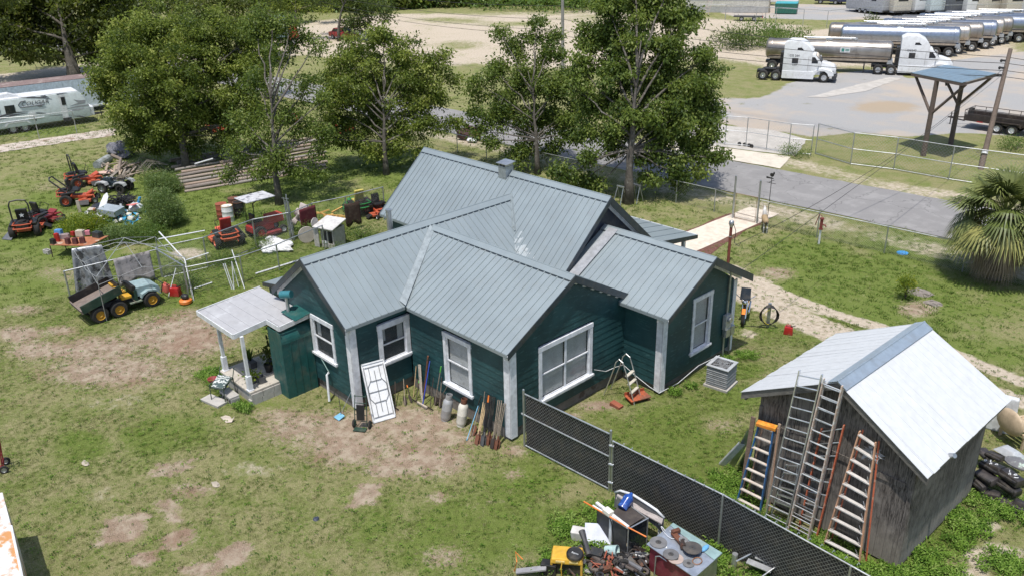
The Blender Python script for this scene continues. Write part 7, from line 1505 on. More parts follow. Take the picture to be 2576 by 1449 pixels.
# mangled wheel-and-wire heap
mb = MB()
for i in range(90):
    p = Vector((random.gauss(0, .28), random.gauss(0, .2), random.uniform(.02, .3))); q = p+Vector((random.gauss(0, .2), random.gauss(0, .2), random.uniform(-.1, .15))); mb.tube([p, p.lerp(q, .5)+Vector((0, 0, random.uniform(-.05, .1))), q], random.uniform(.006, .016), 4)
junk('wire_tangle', 'tangle of dark cables in front of the black appliance', e5, 1080, 1040, 0, mb, M((.05, .045, .045), .7), cat='cables')['kind'] = 'stuff'
mb = MB()
for i in range(26):
    p = Vector((random.gauss(0, .16), random.gauss(0, .12), random.uniform(.05, .3))); mb.tube([p, p+Vector((random.gauss(0, .16), random.gauss(0, .16), random.uniform(-.1, .15)))], random.uniform(.012, .028), 5)
junk('rusty_frame', 'rusty orange-red twisted frame among the cables', e5, 1090, 1090, .02, mb, M((.32, .09, .05), .8), cat='scrap')['kind'] = 'stuff'
t = thing('loose_wheel', 'small black wheel lying in the cables by the bench', 'wheel', g(e5, 1300, 1070), rad(40)); wheel(t, (0, 0, .17), .17, .1, GALV, 'y')
junk('dark_bucket', 'dark square bucket behind the cable tangle', e5, 980, 980, 0, MB().box((0, 0, .18), (.28, .24, .36), None, (1.1, 1.1)), M((.03, .033, .035), .5), (0, 0, 25), 'bucket', .01)
junk('hub_cap', 'round dusty grey wheel cover right of the cable tangle', e5, 1300, 990, .15, MB().lathe([(.001, .06), (.18, .04), (.26, 0)], n=18), M((.12, .11, .1), .9), (20, 10, 0))
junk('grey_plank', 'grey metal plank with punched holes at the bottom edge', e5, 230, 1080, .12, MB().box((0, 0, .05), (.75, .16, .04)), M((.36, .35, .36), .6, .3), (0, -14, 38), 'plank')
junk('bent_rod', 'orange bent rod standing at the bottom edge left of the plank', e5, 60, 1100, 0, MB().tube([(-.1, 0, 0), (0, 0, .35), (-.15, .1, .5), (.1, .1, .42)], .014, 6), ORG, cat='rod')
junk('black_box', 'black tool box between the plank and the yellow case', e5, 430, 1090, 0, MB().box((0, 0, .15), (.38, .24, .3)), BLACK, (0, 0, 30), 'box', .02)
junk('aluminium_rack', 'bright aluminium rack entering at the bottom edge by the fence', b5, 580, 1440, 0, MB().tube([(-.5, -.3, .3), (-.2, .3, .5), (.4, .25, .5), (.2, -.4, .3)], .02).box((0, -.1, .35), (.6, .16, .02), (10, 0, 10)).box((.05, .1, .42), (.5, .14, .02), (10, 0, 10)).cyl((-.6, -.2, 0), (-.6, -.2, .4), .07, n=12), ALU, cat='rack')
# bottom right: pile of black moulded parts, tan lounger
for i, (x, y, z, w, h, rz, lab, mk) in enumerate(((300, 560, .75, .62, .22, -20, 'black moulded case with white marks, the upper left of the pile', 1), (450, 640, .75, .6, .22, -20, 'black moulded case with white marks, right of the other marked one', 1), (250, 640, .55, .6, .18, -20, 'black padded roll under the left marked case', 0), (430, 720, .5, .6, .18, -20, 'black padded roll under the right marked case', 0), (290, 780, .2, .5, .4, 10, 'black hard-edged tub tipped on the ground at the left of the pile', 0), (410, 850, .15, .55, .35, 25, 'brownish-black tub tipped on the ground in the middle of the pile', 0), (350, 880, .1, .35, .3, 60, 'black box lying in front of the tubs', 0), (520, 860, .3, .4, .4, 0, 'black lump at the right end of the pile', 0), (200, 700, .35, .4, .3, -30, 'black folded part close to the shed wall', 0), (500, 940, .1, .45, .2, 10, 'dark grey rounded part at the front of the pile', 0), (320, 480, .6, .5, .15, -15, 'black tray at the top of the pile', 0), (240, 470, .5, .5, .1, -40, 'black and blue strip at the back of the pile by the shed', 0))):
    t = thing('black_part', lab, 'moulded part', g(e7, x, y, z), rad(rz)); t.location.z = z
    P_('shell', M((.018+.012*(i % 3), .017+.01*(i % 3), .018+.01*(i % 3)), .45), MB().box((0, 0, -h/2), (w, w*.62, h), (random.uniform(-12, 12), random.uniform(-12, 12), 0), (.88, .86)), t, .05, .6)
    P_('ridge', BLACK, MB().tube([(-w*.42, -w*.3, -h*.4), (w*.42, -w*.3, -h*.4)], .05, 8), t)
    if mk:
        for q in range(5): P_('white_mark', WHITE, MB().tube([(-.2+q*.09+.03*math.sin(a*.9+q), -.08+.05*math.cos(a*1.1+q*2)+.1*(q % 2), .012) for a in range(6)], .012, 4), t)
t = thing('lounge_chair', 'tan slatted plastic lounge chair at the right edge beyond the shed', 'lounge chair', g(e7, 500, 380), rad(60)); TC = M((.52, .4, .27), .6)
P_('headboard', TC, MB().ell((-.5, 0, .75), (.12, .5, .4), 16, 8), t, smooth=True)
for i in range(7): P_('slat', TC, MB().box((-.3+i*.17, 0, .62-i*.03), (.12, .8, .04)), t, .01)
P_('side_rail', TC, MB().box((.2, -.42, .5), (1.2, .06, .1)).box((.2, .42, .5), (1.2, .06, .1)).box((.7, -.42, .25), (.08, .06, .5)).box((.7, .42, .25), (.08, .06, .5)).box((-.3, .42, .25), (.08, .06, .5)).box((-.3, -.42, .25), (.08, .06, .5)), t)
junk('grey_hood', 'grey triangular engine hood between the lounge chair and the black pile', e7, 430, 460, .7, MB().box((0, 0, 0), (.7, .5, .16), (0, 0, 0), (.5, .4)), M((.42, .44, .46), .4), (0, 0, -20), 'hood', .03)
junk('mint_cushion', 'dark grey cushion with pale green patches at the right edge', e7, 510, 560, .7, MB().ell((0, 0, 0), (.4, .3, .1), 14, 7), M((.16, .16, .17), .8, c2=(.5, .62, .54), amt=.42, c2s=4), cat='cushion')
junk('white_sheet', 'crumpled white sheet at the back corner of the shed', e7, 320, 290, .0, MB().box((0, 0, .6), (.9, .3, 1.2), (0, 0, 0), (.9, .7)), M((.6, .62, .64), .6, bump=1, bs=6), (0, 0, 10), 'sheet', .05)
# left edge: red hand cart and rusty white box
t = thing('hand_cart', 'dark red two-wheeled hand cart at the left edge of the lawn', 'hand cart', g(b3, 30, 650), rad(-20)); HR = M((.2, .015, .02), .5)
for x in (-.16, .16): P_('side_rail', HR, MB().tube([(x, 0, .1), (x*.8, .05, .6), (x*.4, .12, 1.15)], .02), t); wheel(t, (x*1.5, .05, .13), .13, .06, GALV, 'x', n=14)
P_('handle', BLACK, MB().tube([(0, .12, 1.14), (.1, .14, 1.2), (.28, .14, 1.2)], .02), t)
for z in (.3, .5, .7, .9): P_('cross_bar', HR, MB().cyl((-.14, .04, z), (.14, .04, z), .012, n=6), t)
P_('toe_plate', HR, MB().box((0, -.12, .05), (.36, .22, .02)), t)
tz = 1.75; q0 = G(-120, 1250, tz); bc = [G(6, 1238, tz), G(28, 1322, tz), G(80, 1560, tz), G(-160, 1600, tz), G(-160, 1260, tz)]
RW_ = M((.7, .7, .68), .5, c2=(.52, .25, .09), amt=.5, c2s=1.6, bump=.1); t = thing('box_trailer', 'white rust-streaked metal box at the lower left corner', 'metal box', (bc[1].x, bc[1].y, 0)); O_ = t.location.copy()
P_('top_panel', RW_, MB().slab([p-O_ for p in bc], (0, 0, -.04)), t); P_('side_wall', RW_, MB().slab([bc[1]-O_-Vector((0, 0, .05)), bc[2]-O_-Vector((0, 0, .05)), bc[2]-O_-Vector((0, 0, tz-.3)), bc[1]-O_-Vector((0, 0, tz-.3))], (-.05, 0, 0)), t)
P_('end_wall', RW_, MB().slab([bc[0]-O_-Vector((0, 0, .05)), bc[1]-O_-Vector((0, 0, .05)), bc[1]-O_-Vector((0, 0, tz-.3)), bc[0]-O_-Vector((0, 0, tz-.3))], (-.03, -.03, 0)), t); P_('edge_trim', WHITE, MB().tube([bc[1]-O_, bc[2]-O_], .03, 5), t)
for q in (.12, .6): p = bc[1].lerp(bc[2], q)-O_; P_('leg', STEELD, MB().box((p.x-.1, p.y, .2), (.08, .08, .4)), t)
# ================================================================ far: trucks, tankers, campers, poles
TW = M((.76, .77, .78), .3, var=.05, bump=0); TANK = M((.36, .335, .31), .36, .75, var=.2, sc=.6, bump=0, c2=(.26, .235, .21), amt=.42, c2s=.5); TANKB = M((.5, .42, .34), .45, .7, bump=0); DGL = M((.015, .02, .028), .08, bump=0); CHR = M((.7, .7, .7), .2, 1, bump=0)
def semi(label, p, rz, s_=.93, txt=('CG 264', 'C57'), style=0):
    t = thing('semi_truck', label, 'truck', p, rz); t.scale = (s_,)*3
    P_('sleeper', TW, MB().prism([(-3.75, .75), (-3.75, 3.75), (-3.3, 4.0), (-2.2, 3.98), (-1.5, 3.6), (-1.0, 2.95), (-1.0, .75)], -1.2, 1.2), t, .09, .5)
    P_('cab', TW, MB().prism([(-1.35, .75), (-1.35, 2.75), (-.75, 2.7), (-.12, 1.95), (-.12, .75)], -1.12, 1.12), t, .06, .5)
    P_('hood', TW, MB().prism([(-.3, .8), (-.3, 1.98), (.3, 1.9), (1.1, 1.62), (1.32, 1.3), (1.32, .8)], -.8, .8), t, .09, .5)
    for y in (-1, 1):
        P_('fender', TW, MB().prism([(-.75, .75), (-.68, 1.1), (-.4, 1.32), (.1, 1.38), (.75, 1.25), (1.15, 1.0), (1.2, .7), (.72, .62), (.6, .9), (.3, 1.12), (-.2, 1.12), (-.5, .9), (-.58, .7)], y*1.22, y*.78), t, .03)
        P_('side_skirt', TW, MB().prism([(-3.75, .3), (-3.75, 1.05), (-.75, 1.05), (-.65, .75), (-.7, .3)], y*1.24, y*1.05), t, .02)
        P_('side_window', DGL, MB().prism([(-1.2, 1.85), (-1.2, 2.45), (-.75, 2.45), (-.38, 1.98), (-.38, 1.85)], y*1.118, y*1.13), t); P_('sleeper_window', DGL, MB().box((-2.6, y*1.203, 2.05), (.6, .012, .52)), t); P_('roof_window', DGL, MB().prism([(-2.5, 3.1), (-2.45, 3.32), (-2.1, 3.34), (-1.85, 3.1)], y*1.198, y*1.21), t)
        P_('door_seam', STEELD, MB().box((-1.33, y*1.205, 1.6), (.015, .01, 1.5)).box((-.3, y*1.125, 1.4), (.015, .01, 1.0)), t); P_('mirror', TW, MB().box((-.35, y*1.38, 2.05), (.12, .1, .55)), t, .02); P_('headlight', CHR, MB().box((1.1, y*.93, 1.05), (.22, .2, .16), (0, 30, 0)), t, .02)
        wheel(t, (.3, y*1.02, .5), .5, .3, ALU, 'y', n=22)
        for x in (-4.35, -5.6): wheel(t, (x, y*.95, .5), .5, .55, ALU, 'y', n=22)
        P_('mud_flap', BLACK, MB().box((-6.2, y*.95, .55), (.03, .55, .6)), t)
    P_('windscreen', DGL, MB().slab([(-.72, -1.0, 2.68), (-.72, 1.0, 2.68), (-.1, .98, 1.98), (-.1, -.98, 1.98)], (.02, 0, .02)), t); P_('grille', CHR, MB().box((1.33, 0, 1.2), (.04, 1.0, .8)), t, .02)
    P_('bumper', STEELD if style == 0 else TW, MB().box((1.25, 0, .52), (.42, 2.35, .42), None, (.9, .95)), t, .05); P_('frame', BLACK, MB().box((-4.2, 0, .78), (4.2, .9, .26)).box((-5, 0, 1.02), (1.1, 1.0, .1)), t)
    P_('exhaust', BLACK, MB().box((-3.95, 0, 1.8), (.3, 1.4, 1.9)), t)
    for q, (tx, sz, x, z) in enumerate(((txt[0], .3, -2.7, 2.55), (txt[1], .26, -2.6, 1.62))): text(tx, sz, M((.03, .03, .04), .5), t, (x, -1.215, z), (90, 0, 0), extrude=.003)
    return t
pA = g(e6, 962, 645); hA = ang(e6, 595, 628, 962, 645)
semi('white semi tractor standing alone with no trailer, nearest the camera', pA, hA)
pB = g(e6, 1410, 582); hB = ang(e6, 1410, 582, 1515, 586)
hB = hA*.9+.06; semi('white semi tractor coupled to the long tanker, behind the raised blue roof', pB+Vector((math.cos(hB), math.sin(hB), 0))*5.2, hB, txt=('CG243', ''), style=1)
def tanker(label, p, rz, L=11.5, sleek=0, mat=TANK):
    t = thing('tank_trailer', label, 'tank trailer', p, rz, None); r_ = .98; zc = 2.05
    P_('tank', mat, MB().lathe([(.001, -L), (r_*.7, -L+.02), (r_*.96, -L+.18), (r_, -L+.35), (r_, -.35), (r_*.96, -.18), (r_*.7, -.02), (.001, 0)], (0, 0, zc), 26, 'x'), t, smooth=.7)
    for i in range(5): x = -L+.6+i*(L-1.2)/4; P_('ring_band', mat, MB().lathe([(r_+.005, x-.05), (r_+.035, x-.04), (r_+.035, x+.04), (r_+.005, x+.05)], (0, 0, zc), 26, 'x'), t, smooth=.7)
    P_('under_frame', STEELD, MB().box((-L*.5, 0, 1.02), (L*.92, .7, .18)).box((-L+1.4, 0, .8), (2.6, 1.0, .25)).box((-2.4, -.5, .55), (.12, .12, 1.0)).box((-2.4, .5, .55), (.12, .12, 1.0)), t); P_('side_strip', TANKB, MB().box((-L*.5, -.72, 1.28), (L*.94, .3, .2)), t)
    P_('catwalk', ALU, MB().box((-L*.5, .1, zc+r_+.12), (L*.35, .5, .05)).box((-L*.5, -.2, zc+r_+.06), (.6, .4, .16)).cyl((-L*.3, 0, zc+r_), (-L*.3, 0, zc+r_+.2), .25, n=12), t); P_('end_box', GALV, MB().box((-.15, 0, 1.15), (.5, 1.6, .35)), t)
    P_('hand_rail', ALU, MB().tube([(-L*.7, -.3, zc+r_+.25), (-L*.3, -.3, zc+r_+.25)], .02, 4), t)
    for x in ((-L+.8, -L+2.05) if not sleek else (-2.2, -.95)):
        for y in (-.95, .95): wheel(t, (x, y, .5), .5, .5, ALU, 'y', n=20)
    return t
tk = tanker('long tanker coupled to the second white tractor, with a small white placard', pB+Vector((math.cos(hB), math.sin(hB), 0))*1.1, hB, 11.8); P_('placard', WHITE, MB().box((-4.3, -1.0, 2.2), (.9, .02, .45)), tk); P_('placard_print', M((.05, .25, .2), .6), MB().box((-4.5, -1.012, 2.2), (.25, .008, .3)).box((-4.1, -1.012, 2.27), (.36, .008, .07)).box((-4.1, -1.012, 2.15), (.36, .008, .07)), tk)
ends = [(1920, 425), (2040, 448), (2118, 425), (2222, 405), (2330, 385), (2385, 362), (2455, 350), (2590, 335)]
TL2 = [TANK, M((.34, .38, .45), .3, .85, var=.1, bump=0), M((.5, .46, .41), .32, .8, var=.1, bump=0)]
for i, (x, y) in enumerate(ends):
    tanker('silver tank trailer, %s in the parked row counting away from the coupled tanker' % ['first', 'second', 'third', 'fourth', 'fifth', 'sixth', 'seventh', 'eighth'][i], g(e6, x, y), hA+.02, 12, 1, TL2[i % 3])['group'] = 'parked tank trailers'
for i, (x, y) in enumerate(((2700, 322), (2790, 308))):
    tanker('silver tank trailer cut by the right frame edge, %s' % ['the nearer one', 'the farther one'][i], g(e6, x, y), hA+.02, 12, 1, TL2[(i+1) % 3])['group'] = 'parked tank trailers'
# shelter with raised roof
t = thing('raised_roof', 'blue-grey raised roof carried on two braced timber poles in the truck yard', 'shelter', g(c3, 1815, 1180)); O_ = t.location.copy(); DW = wood((.16, .12, .1))
q2 = g(c3, 2020, 1100)-O_; zr_ = 4.95; rc = [g(c3, 1725, 555, zr_), g(c3, 1985, 495, zr_), g(c3, 2370, 560, zr_), g(c3, 2110, 630, zr_)]; rc = [p-O_ for p in rc]
RB = M((.24, .33, .4), .35, .4, bump=.05)
for i in range(8):
    a, b = rc[0].lerp(rc[3], i/8), rc[0].lerp(rc[3], (i+.97)/8); c_, d_ = rc[1].lerp(rc[2], i/8), rc[1].lerp(rc[2], (i+.97)/8); P_('roof_sheet', RB, MB().slab([a, b, d_, c_], (0, 0, .03)), t)
for i in range(4): a, b = rc[i]+Vector((0, 0, -.02)), rc[(i+1) % 4]+Vector((0, 0, -.02)); P_('edge_beam', DW, MB().slab([a, b, b-Vector((0, 0, .16)), a-Vector((0, 0, .16))], (.0, .06, 0)), t)
def cen4(a): return (rc[0]+rc[1]+rc[2]+rc[3])/4
cen_ = cen4(0); p1 = Vector((0, 0, 0)); tp1 = rc[0].lerp(rc[3], .42)+Vector((.1, .5, -.1)); tp1 = Vector((0, .05, 4.85)); tp2 = Vector((q2.x, q2.y, 4.85))
P_('pole', DW, MB().cyl(p1-Vector((0, 0, .1)), tp1, .17, .14, n=12), t); P_('pole', DW, MB().cyl(q2-Vector((0, 0, .1)), tp2, .17, .14, n=12), t)
for po in (p1, q2):
    lo = po+Vector((0, 0, 2.7)); e1_ = rc[0].lerp(rc[1], .12 if po is p1 else .85); e2_ = rc[3].lerp(rc[2], .12 if po is p1 else .85)
    for e_ in (e1_, e2_): P_('brace', DW, MB().cyl(lo, e_-Vector((0, 0, .15)), .09, n=8), t)
for q in (.12, .85): a, b = rc[0].lerp(rc[1], q), rc[3].lerp(rc[2], q); P_('cross_beam', DW, MB().cyl(a-Vector((0, 0, .1)), b-Vector((0, 0, .1)), .08, n=8), t)
P_('hanging_hook', BLACK, MB().tube([tp2+Vector((-.8, -.6, -.1)), tp2+Vector((-.8, -.6, -.7)), tp2+Vector((-.75, -.6, -.9))], .06, 6), t)
# poles and wires
PW = wood((.2, .15, .12)); PW2 = wood((.36, .34, .31))
b1 = g(c3, 2248, 1282); zt1 = hgt(c3, b1, 2475, 372); rp_ = thing('utility_pole', 'brown wooden utility pole at the right, leaning over the parked trailer', 'utility pole', b1); 
d = CF*FPX + CR*(c3(2475, 372)[0]-1288) - CU*(c3(2475, 372)[1]-724.5); tpx = CAM+d*((b1-CAM).dot(CF)/d.dot(CF)); top1 = tpx-b1
P_('pole', PW, MB().cyl((0, 0, -.2), top1, .17, .12, n=12), rp_); P_('band', WHITE, MB().cyl(top1*.13, top1*.145, .175, n=12).cyl(top1*.15, top1*.158, .175, n=12), rp_)
for k in (.9, .84, .78): P_('insulator', BLACK, MB().cyl(top1*k, top1*k+Vector((-.3, -.1, .02)), .06, n=8).ell(top1*k+Vector((-.32, -.1, 0)), (.08, .08, .1), 8, 5), rp_)
b2 = G(1416, 222); mp = thing('utility_pole', 'grey utility pole rising behind the spiky slender tree at the top centre', 'utility pole', b2); z2 = Zat(b2, 1410, -60); P_('pole', PW2, MB().cyl((0, 0, -.2), (-.1, 0, z2), .17, .13, n=12), mp)
def wire(label, a, b, sag, r_=.018, extra=None):
    a, b = Vector(a), Vector(b); P = [a.lerp(b, i/14)-Vector((0, 0, sag*4*(i/14)*(1-i/14))) for i in range(15)]; o = P[0].copy(); tag(P_('power_line', BLACK, MB().tube([p-o for p in P], r_, 4), None, loc=o), label, 'power line')
fz = [Zat(b2, *c2(1655, y)) for y in (48, 150, 232, 272)]
for i, (k, n_) in enumerate(((.93, 'uppermost'), (.88, 'second'), (.82, 'third'), (.77, 'lowest'))):
    a = b2+Vector((0, 0, fz[i])); b = b1+top1*k; wire('%s power line between the grey pole and the brown pole' % n_, a, b, .55); wire('%s power line running right from the brown pole' % n_, b, b+(b-a)*.7+Vector((0, 0, .3)), .4)
    wire('%s power line running left from the grey pole' % n_, a, a+Vector((b2.x-b1.x, b2.y-b1.y, 0))*1.3, .7)
wire('straight service wire from the brown pole down to the right wing eave', b1+top1*.8, GX(1853, 688, 1.95), .15, .012); wire('looser service wire from the brown pole to the rust-red post', b1+top1*.86, g(s3, 290, 715, 1.35), .9, .014)
# utility trailer on the right
t = thing('utility_trailer', 'black open twin-axle utility trailer with mesh sides behind the brown pole', 'trailer', g(c3, 2365, 1015), ang(c3, 2365, 1015, 2455, 1028)); TB = M((.03, .022, .02), .6)
for x in (0, .95):
    for y in (0, 1.9): wheel(t, (x, y, .36), .36, .22, WHITE, 'y')
P_('fender', TB, MB().prism([(-.55, .55), (-.45, .82), (1.4, .82), (1.5, .55), (1.45, .55), (1.35, .76), (-.4, .76), (-.5, .55)], -.15, .15), t)
P_('deck', wood((.2, .15, .12)), MB().box((.4, .95, .62), (5.4, 1.8, .06)), t); P_('side_panel', TB, MB().box((.4, .03, .85), (5.4, .04, .4)).box((.4, 1.87, .85), (5.4, .04, .4)), t)
for z in (1.1, 1.35): P_('side_rail', TB, MB().tube([(-2.3, .03, z), (3.1, .03, z)], .025).tube([(-2.3, 1.87, z), (3.1, 1.87, z)], .025).tube([(-2.3, .03, z), (-2.3, 1.87, z)], .025), t)
for i in range(8): P_('upright', TB, MB().cyl((-2.3+i*.77, .03, .6), (-2.3+i*.77, .03, 1.35), .022, n=5).cyl((-2.3+i*.77, 1.87, .6), (-2.3+i*.77, 1.87, 1.35), .022, n=5), t)
P_('spare_wheel', RUBBER, MB().lathe([(.2, -.1), (.34, -.1), (.34, .1), (.2, .1)], (-2.2, .95, 1.05), 18, 'x'), t); P_('drawbar', TB, MB().tube([(-2.3, .2, .55), (-3.7, .95, .5), (-2.3, 1.7, .55)], .05).cyl((-3.5, .95, 0), (-3.5, .95, .9), .04, n=8), t); P_('marker', RED, MB().box((-1.2, 0, .62), (.4, .02, .08)), t)
t.location = g(c3, 2365, 1010)
# campers far right
CRE = M((.62, .57, .48), .5); GRY = M((.42, .43, .45), .5)
def camper(label, px, py, w, L, hgt_, rz, body, side=False, win=1, dark=0):
    p = g(e6, px, py); t = thing('camper_trailer', label, 'camper', p, rz)
    P_('body', body, MB().prism([(0, .7), (0, hgt_-.15), (.2, hgt_), (L, hgt_), (L, .7)], -w/2, w/2), t, .08, .6); P_('lower_skirt', GRY, MB().box((L/2, 0, .62), (L*.96, w*.96, .3)), t); P_('roof_unit', WHITE, MB().box((L*.4, 0, hgt_+.15), (1, .8, .3)), t, .05)
    if win: P_('rear_window', DGL, MB().box((-.01, 0, 2.45), (.04, w*.55, .7)), t, .02)
    else:
        P_('ladder', ALU, MB().tube([(-.12, -.7, .8), (-.12, -.7, 3.2)], .02, 4).tube([(-.12, -.35, .8), (-.12, -.35, 3.2)], .02, 4), t)
        for i in range(7): P_('ladder_rung', ALU, MB().cyl((-.12, -.7, 1+i*.33), (-.12, -.35, 1+i*.33), .018, n=4), t)
    P_('bumper', BLACK, MB().box((-.12, 0, .6), (.14, w*.9, .16)), t)
    for y in (-1, 1):
        P_('side_window', DGL, MB().box((L*.25, y*(w/2+.005), 2.3), (1.0, .03, .6)).box((L*.6, y*(w/2+.005), 2.3), (.8, .03, .6)), t); P_('stripe', GRY, MB().prism([(.2, 1.5), (L*.5, 1.9), (L*.9, 1.6), (L*.5, 1.75)], y*(w/2+.003), y*(w/2+.012)), t)
        for x in (L*.45, L*.6): wheel(t, (x, y*(w/2-.15), .38), .38, .24, GALV, 'y', n=14)
    return t
hC = math.atan2(CF.y, CF.x)
for i, (px, py, w, hh, rz, b_, wn_, lab) in enumerate(((1500, 125, 2.4, 3.5, .35, GRY, 0, 'grey-brown camper at the left end of the far row'), (1600, 130, 2.5, 3.5, .1, CRE, 1, 'cream camper with a wide dark rear window, second in the far row'), (1760, 122, 2.5, 3.4, .3, TW, 1, 'white and grey camper, third in the far row'), (1893, 127, 2.5, 3.6, .05, M((.58, .66, .68), .5), 0, 'pale blue-white camper with a rear ladder in the far row'), (2045, 128, 2.5, 3.5, .3, M((.12, .13, .15), .5), 1, 'dark-sided camper in the middle of the far row'), (2180, 130, 2.5, 3.5, .1, TW, 1, 'white camper right of the dark-sided one'), (2330, 130, 3.2, 3.4, .5, CRE, 1, 'camper seen from its side with grey swooshes, second from the right'), (2500, 132, 2.6, 3.5, .05, CRE, 1, 'cream camper at the right end of the far row'), (2640, 132, 2.6, 3.5, .05, TW, 1, 'white camper cut by the right edge of the frame'))):
    camper(lab, px, py, w*1.12, 8, hh*1.15, hC+rz, b_, win=wn_)
def car(label, k, px, py, rz, mat, pick=False, s_=1., name='parked_car'):
    t = thing(name, label, 'pickup truck' if pick else 'car', g(k, px, py), rz); t.scale = (s_,)*3
    if pick:
        P_('body', mat, MB().prism([(-2.8, .5), (-2.8, 1.15), (-.6, 1.15), (1.1, 1.15), (2.5, 1.05), (2.75, .8), (2.7, .5)], -.95, .95), t, .06, .5); P_('cab', mat, MB().prism([(-.75, 1.12), (-.6, 1.85), (.55, 1.85), (1.2, 1.14)], -.86, .86), t, .05, .5); P_('bed', BLACK, MB().box((-1.75, 0, 1.155), (1.8, 1.6, .02)), t)
        P_('window', DGL, MB().prism([(-.6, 1.2), (-.5, 1.72), (.45, 1.72), (.92, 1.2)], -.875, -.862).prism([(-.6, 1.2), (-.5, 1.72), (.45, 1.72), (.92, 1.2)], .862, .875), t); ax = (-1.75, 1.75)
    else:
        P_('body', mat, MB().prism([(-2.2, .4), (-2.25, .95), (-1.8, 1.05), (1.0, 1.02), (2.1, .85), (2.2, .4)], -.9, .9), t, .08, .5); P_('cab', mat, MB().prism([(-1.75, 1.0), (-1.2, 1.5), (.1, 1.52), (.95, 1.0)], -.78, .78), t, .06, .5)
        P_('window', DGL, MB().prism([(-1.5, 1.05), (-1.1, 1.42), (.05, 1.44), (.7, 1.05)], -.8, -.785).prism([(-1.5, 1.05), (-1.1, 1.42), (.05, 1.44), (.7, 1.05)], .785, .8), t); ax = (-1.35, 1.4)
    P_('windscreen', DGL, MB().slab([(.1, -.7, 1.5), (.1, .7, 1.5), (.92, .72, 1.06), (.92, -.72, 1.06)], (.03, 0, .03)), t)
    for x in ax:
        for y in (-.85, .85): wheel(t, (x, y, .34), .34, .22, GALV, 'y', n=16)
    return t
car('white pickup truck parked left of the far campers', e6, 1360, 90, hA+.1, TW, True, 1.15); car('dark car at the top edge, the left of two', e6, 1035, 32, hA, M((.03, .03, .04), .3), s_=1.15); car('dark blue car at the top edge, right of the other dark car', e6, 1155, 38, hA, M((.02, .03, .09), .3), s_=1.15)
car('red car under the grey-trunked tree on the sand', c1, 2600, 300, hA-.3, M((.3, .02, .02), .35)); car('white pickup beside the end of the grey building', e6, 635, 45, hA, TW, True, 1.1)
t = thing('dumpster', 'green dumpster with a teal lid on the gravel', 'dumpster', g(e6, 685, 112), hA); P_('bin', M((.02, .13, .09), .5), MB().box((0, 0, .85), (3.2, 1.9, 1.5), None, (1.05, 1.05)), t, .03); P_('lid', M((.05, .35, .4), .5), MB().box((0, 0, 1.65), (3.3, 2.0, .1), (4, 0, 0)), t)
for x in (-1.62, 1.62): P_('lift_pocket', M((.02, .1, .07), .5), MB().box((x, 0, .9), (.08, 1.2, .25)), t)
bl = g(e6, 520, 106); br_ = g(e6, 600, 96); t = thing('office_building', 'grey-sided building at the top edge behind the black cargo trailer', 'building', bl, hA+.12)
SID = M((.48, .47, .44), .8); P_('wall', SID, MB().box((-6, 4, 3.2), (13, 8, 6.4)), t)
for i in range(7): P_('siding_board', M((.56, .54, .48), .8) if i % 2 else M((.4, .4, .39), .8), MB().box((-6, -.05, .45+i*.9), (13.05, .1, .86)), t)
for i in range(12): P_('siding_board', M((.4, .4, .42), .8), MB().box((.55, 4, .3+i*.52), (.1, 8.02, .49)), t)
w = P_('window', WHITE, MB().box((-6.5, -.12, 4.2), (1.4, .08, 1.8)), t); P_('pane', DGL, MB().box((-6.5, -.17, 4.2), (1.15, .04, 1.55)), w); P_('corner_trim', M((.3, .27, .22), .8), MB().box((.55, -.08, 3.2), (.2, .16, 6.4)), t)
t = thing('cargo_trailer', 'black enclosed cargo trailer in front of the grey building', 'trailer', g(e6, 360, 104), hA+.12); P_('body', BLACK, MB().box((0, 1, 1.3), (5.4, 2, 2.0)), t, .04); P_('roof_strip', GALV, MB().box((0, 0, 2.28), (5.4, .06, .08)), t)
for x in (-.4, .5): wheel(t, (x, 0.05, .34), .34, .2, GALV, 'y', n=14)
t = thing('travel_trailer', 'grey and white travel trailer left of the grey building', 'camper', g(e6, 120, 92), hA+.1); P_('body', TW, MB().box((0, 1.2, 1.8), (9, 2.4, 2.4)), t, .1); P_('stripe', GRY, MB().box((0, -.01, 1.3), (8.8, .02, .5)), t); P_('window', DGL, MB().box((-2.5, -.02, 2.1), (1.0, .04, .6)).box((0.6, -.02, 2.1), (.8, .04, .6)), t); P_('skirt', BLACK, MB().box((0, 1.2, .4), (8.6, 2.2, .4)), t)
for x in (-.5, .5): wheel(t, (x, .1, .36), .36, .22, GALV, 'y', n=14)
t = thing('flat_trailer', 'small empty trailer on the sand behind the fence', 'trailer', g(e6, 380, 172), hA+.05); P_('deck', STEELD, MB().box((0, .8, .6), (4.2, 1.6, .1)).tube([(-2, 0, .65), (-2, 0, 1.2), (2, 0, 1.2), (2, 0, .65)], .03), t); P_('lamp', RED, MB().box((2.1, 0, .6), (.1, .3, .2)), t)
for x in (-.9, .9): wheel(t, (x, 0, .34), .34, .2, GALV, 'y', n=14)
t = thing('orchard_ladder', 'pale ladder leaning at the left travel trailer', 'ladder', g(e6, 50, 122)); 
for x in (-.4, .4): P_('rail', M((.55, .45, .42), .7), MB().cyl((x, 0, 0), (x*.6+.8, .8, 4.5), .05, n=5), t)
for i in range(10): k = i/10; P_('rung', M((.55, .45, .42), .7), MB().cyl((-.4+.96*k, .8*k, .3+4.3*k), (.4+.64*k, .8*k, .3+4.3*k), .035, n=4), t)
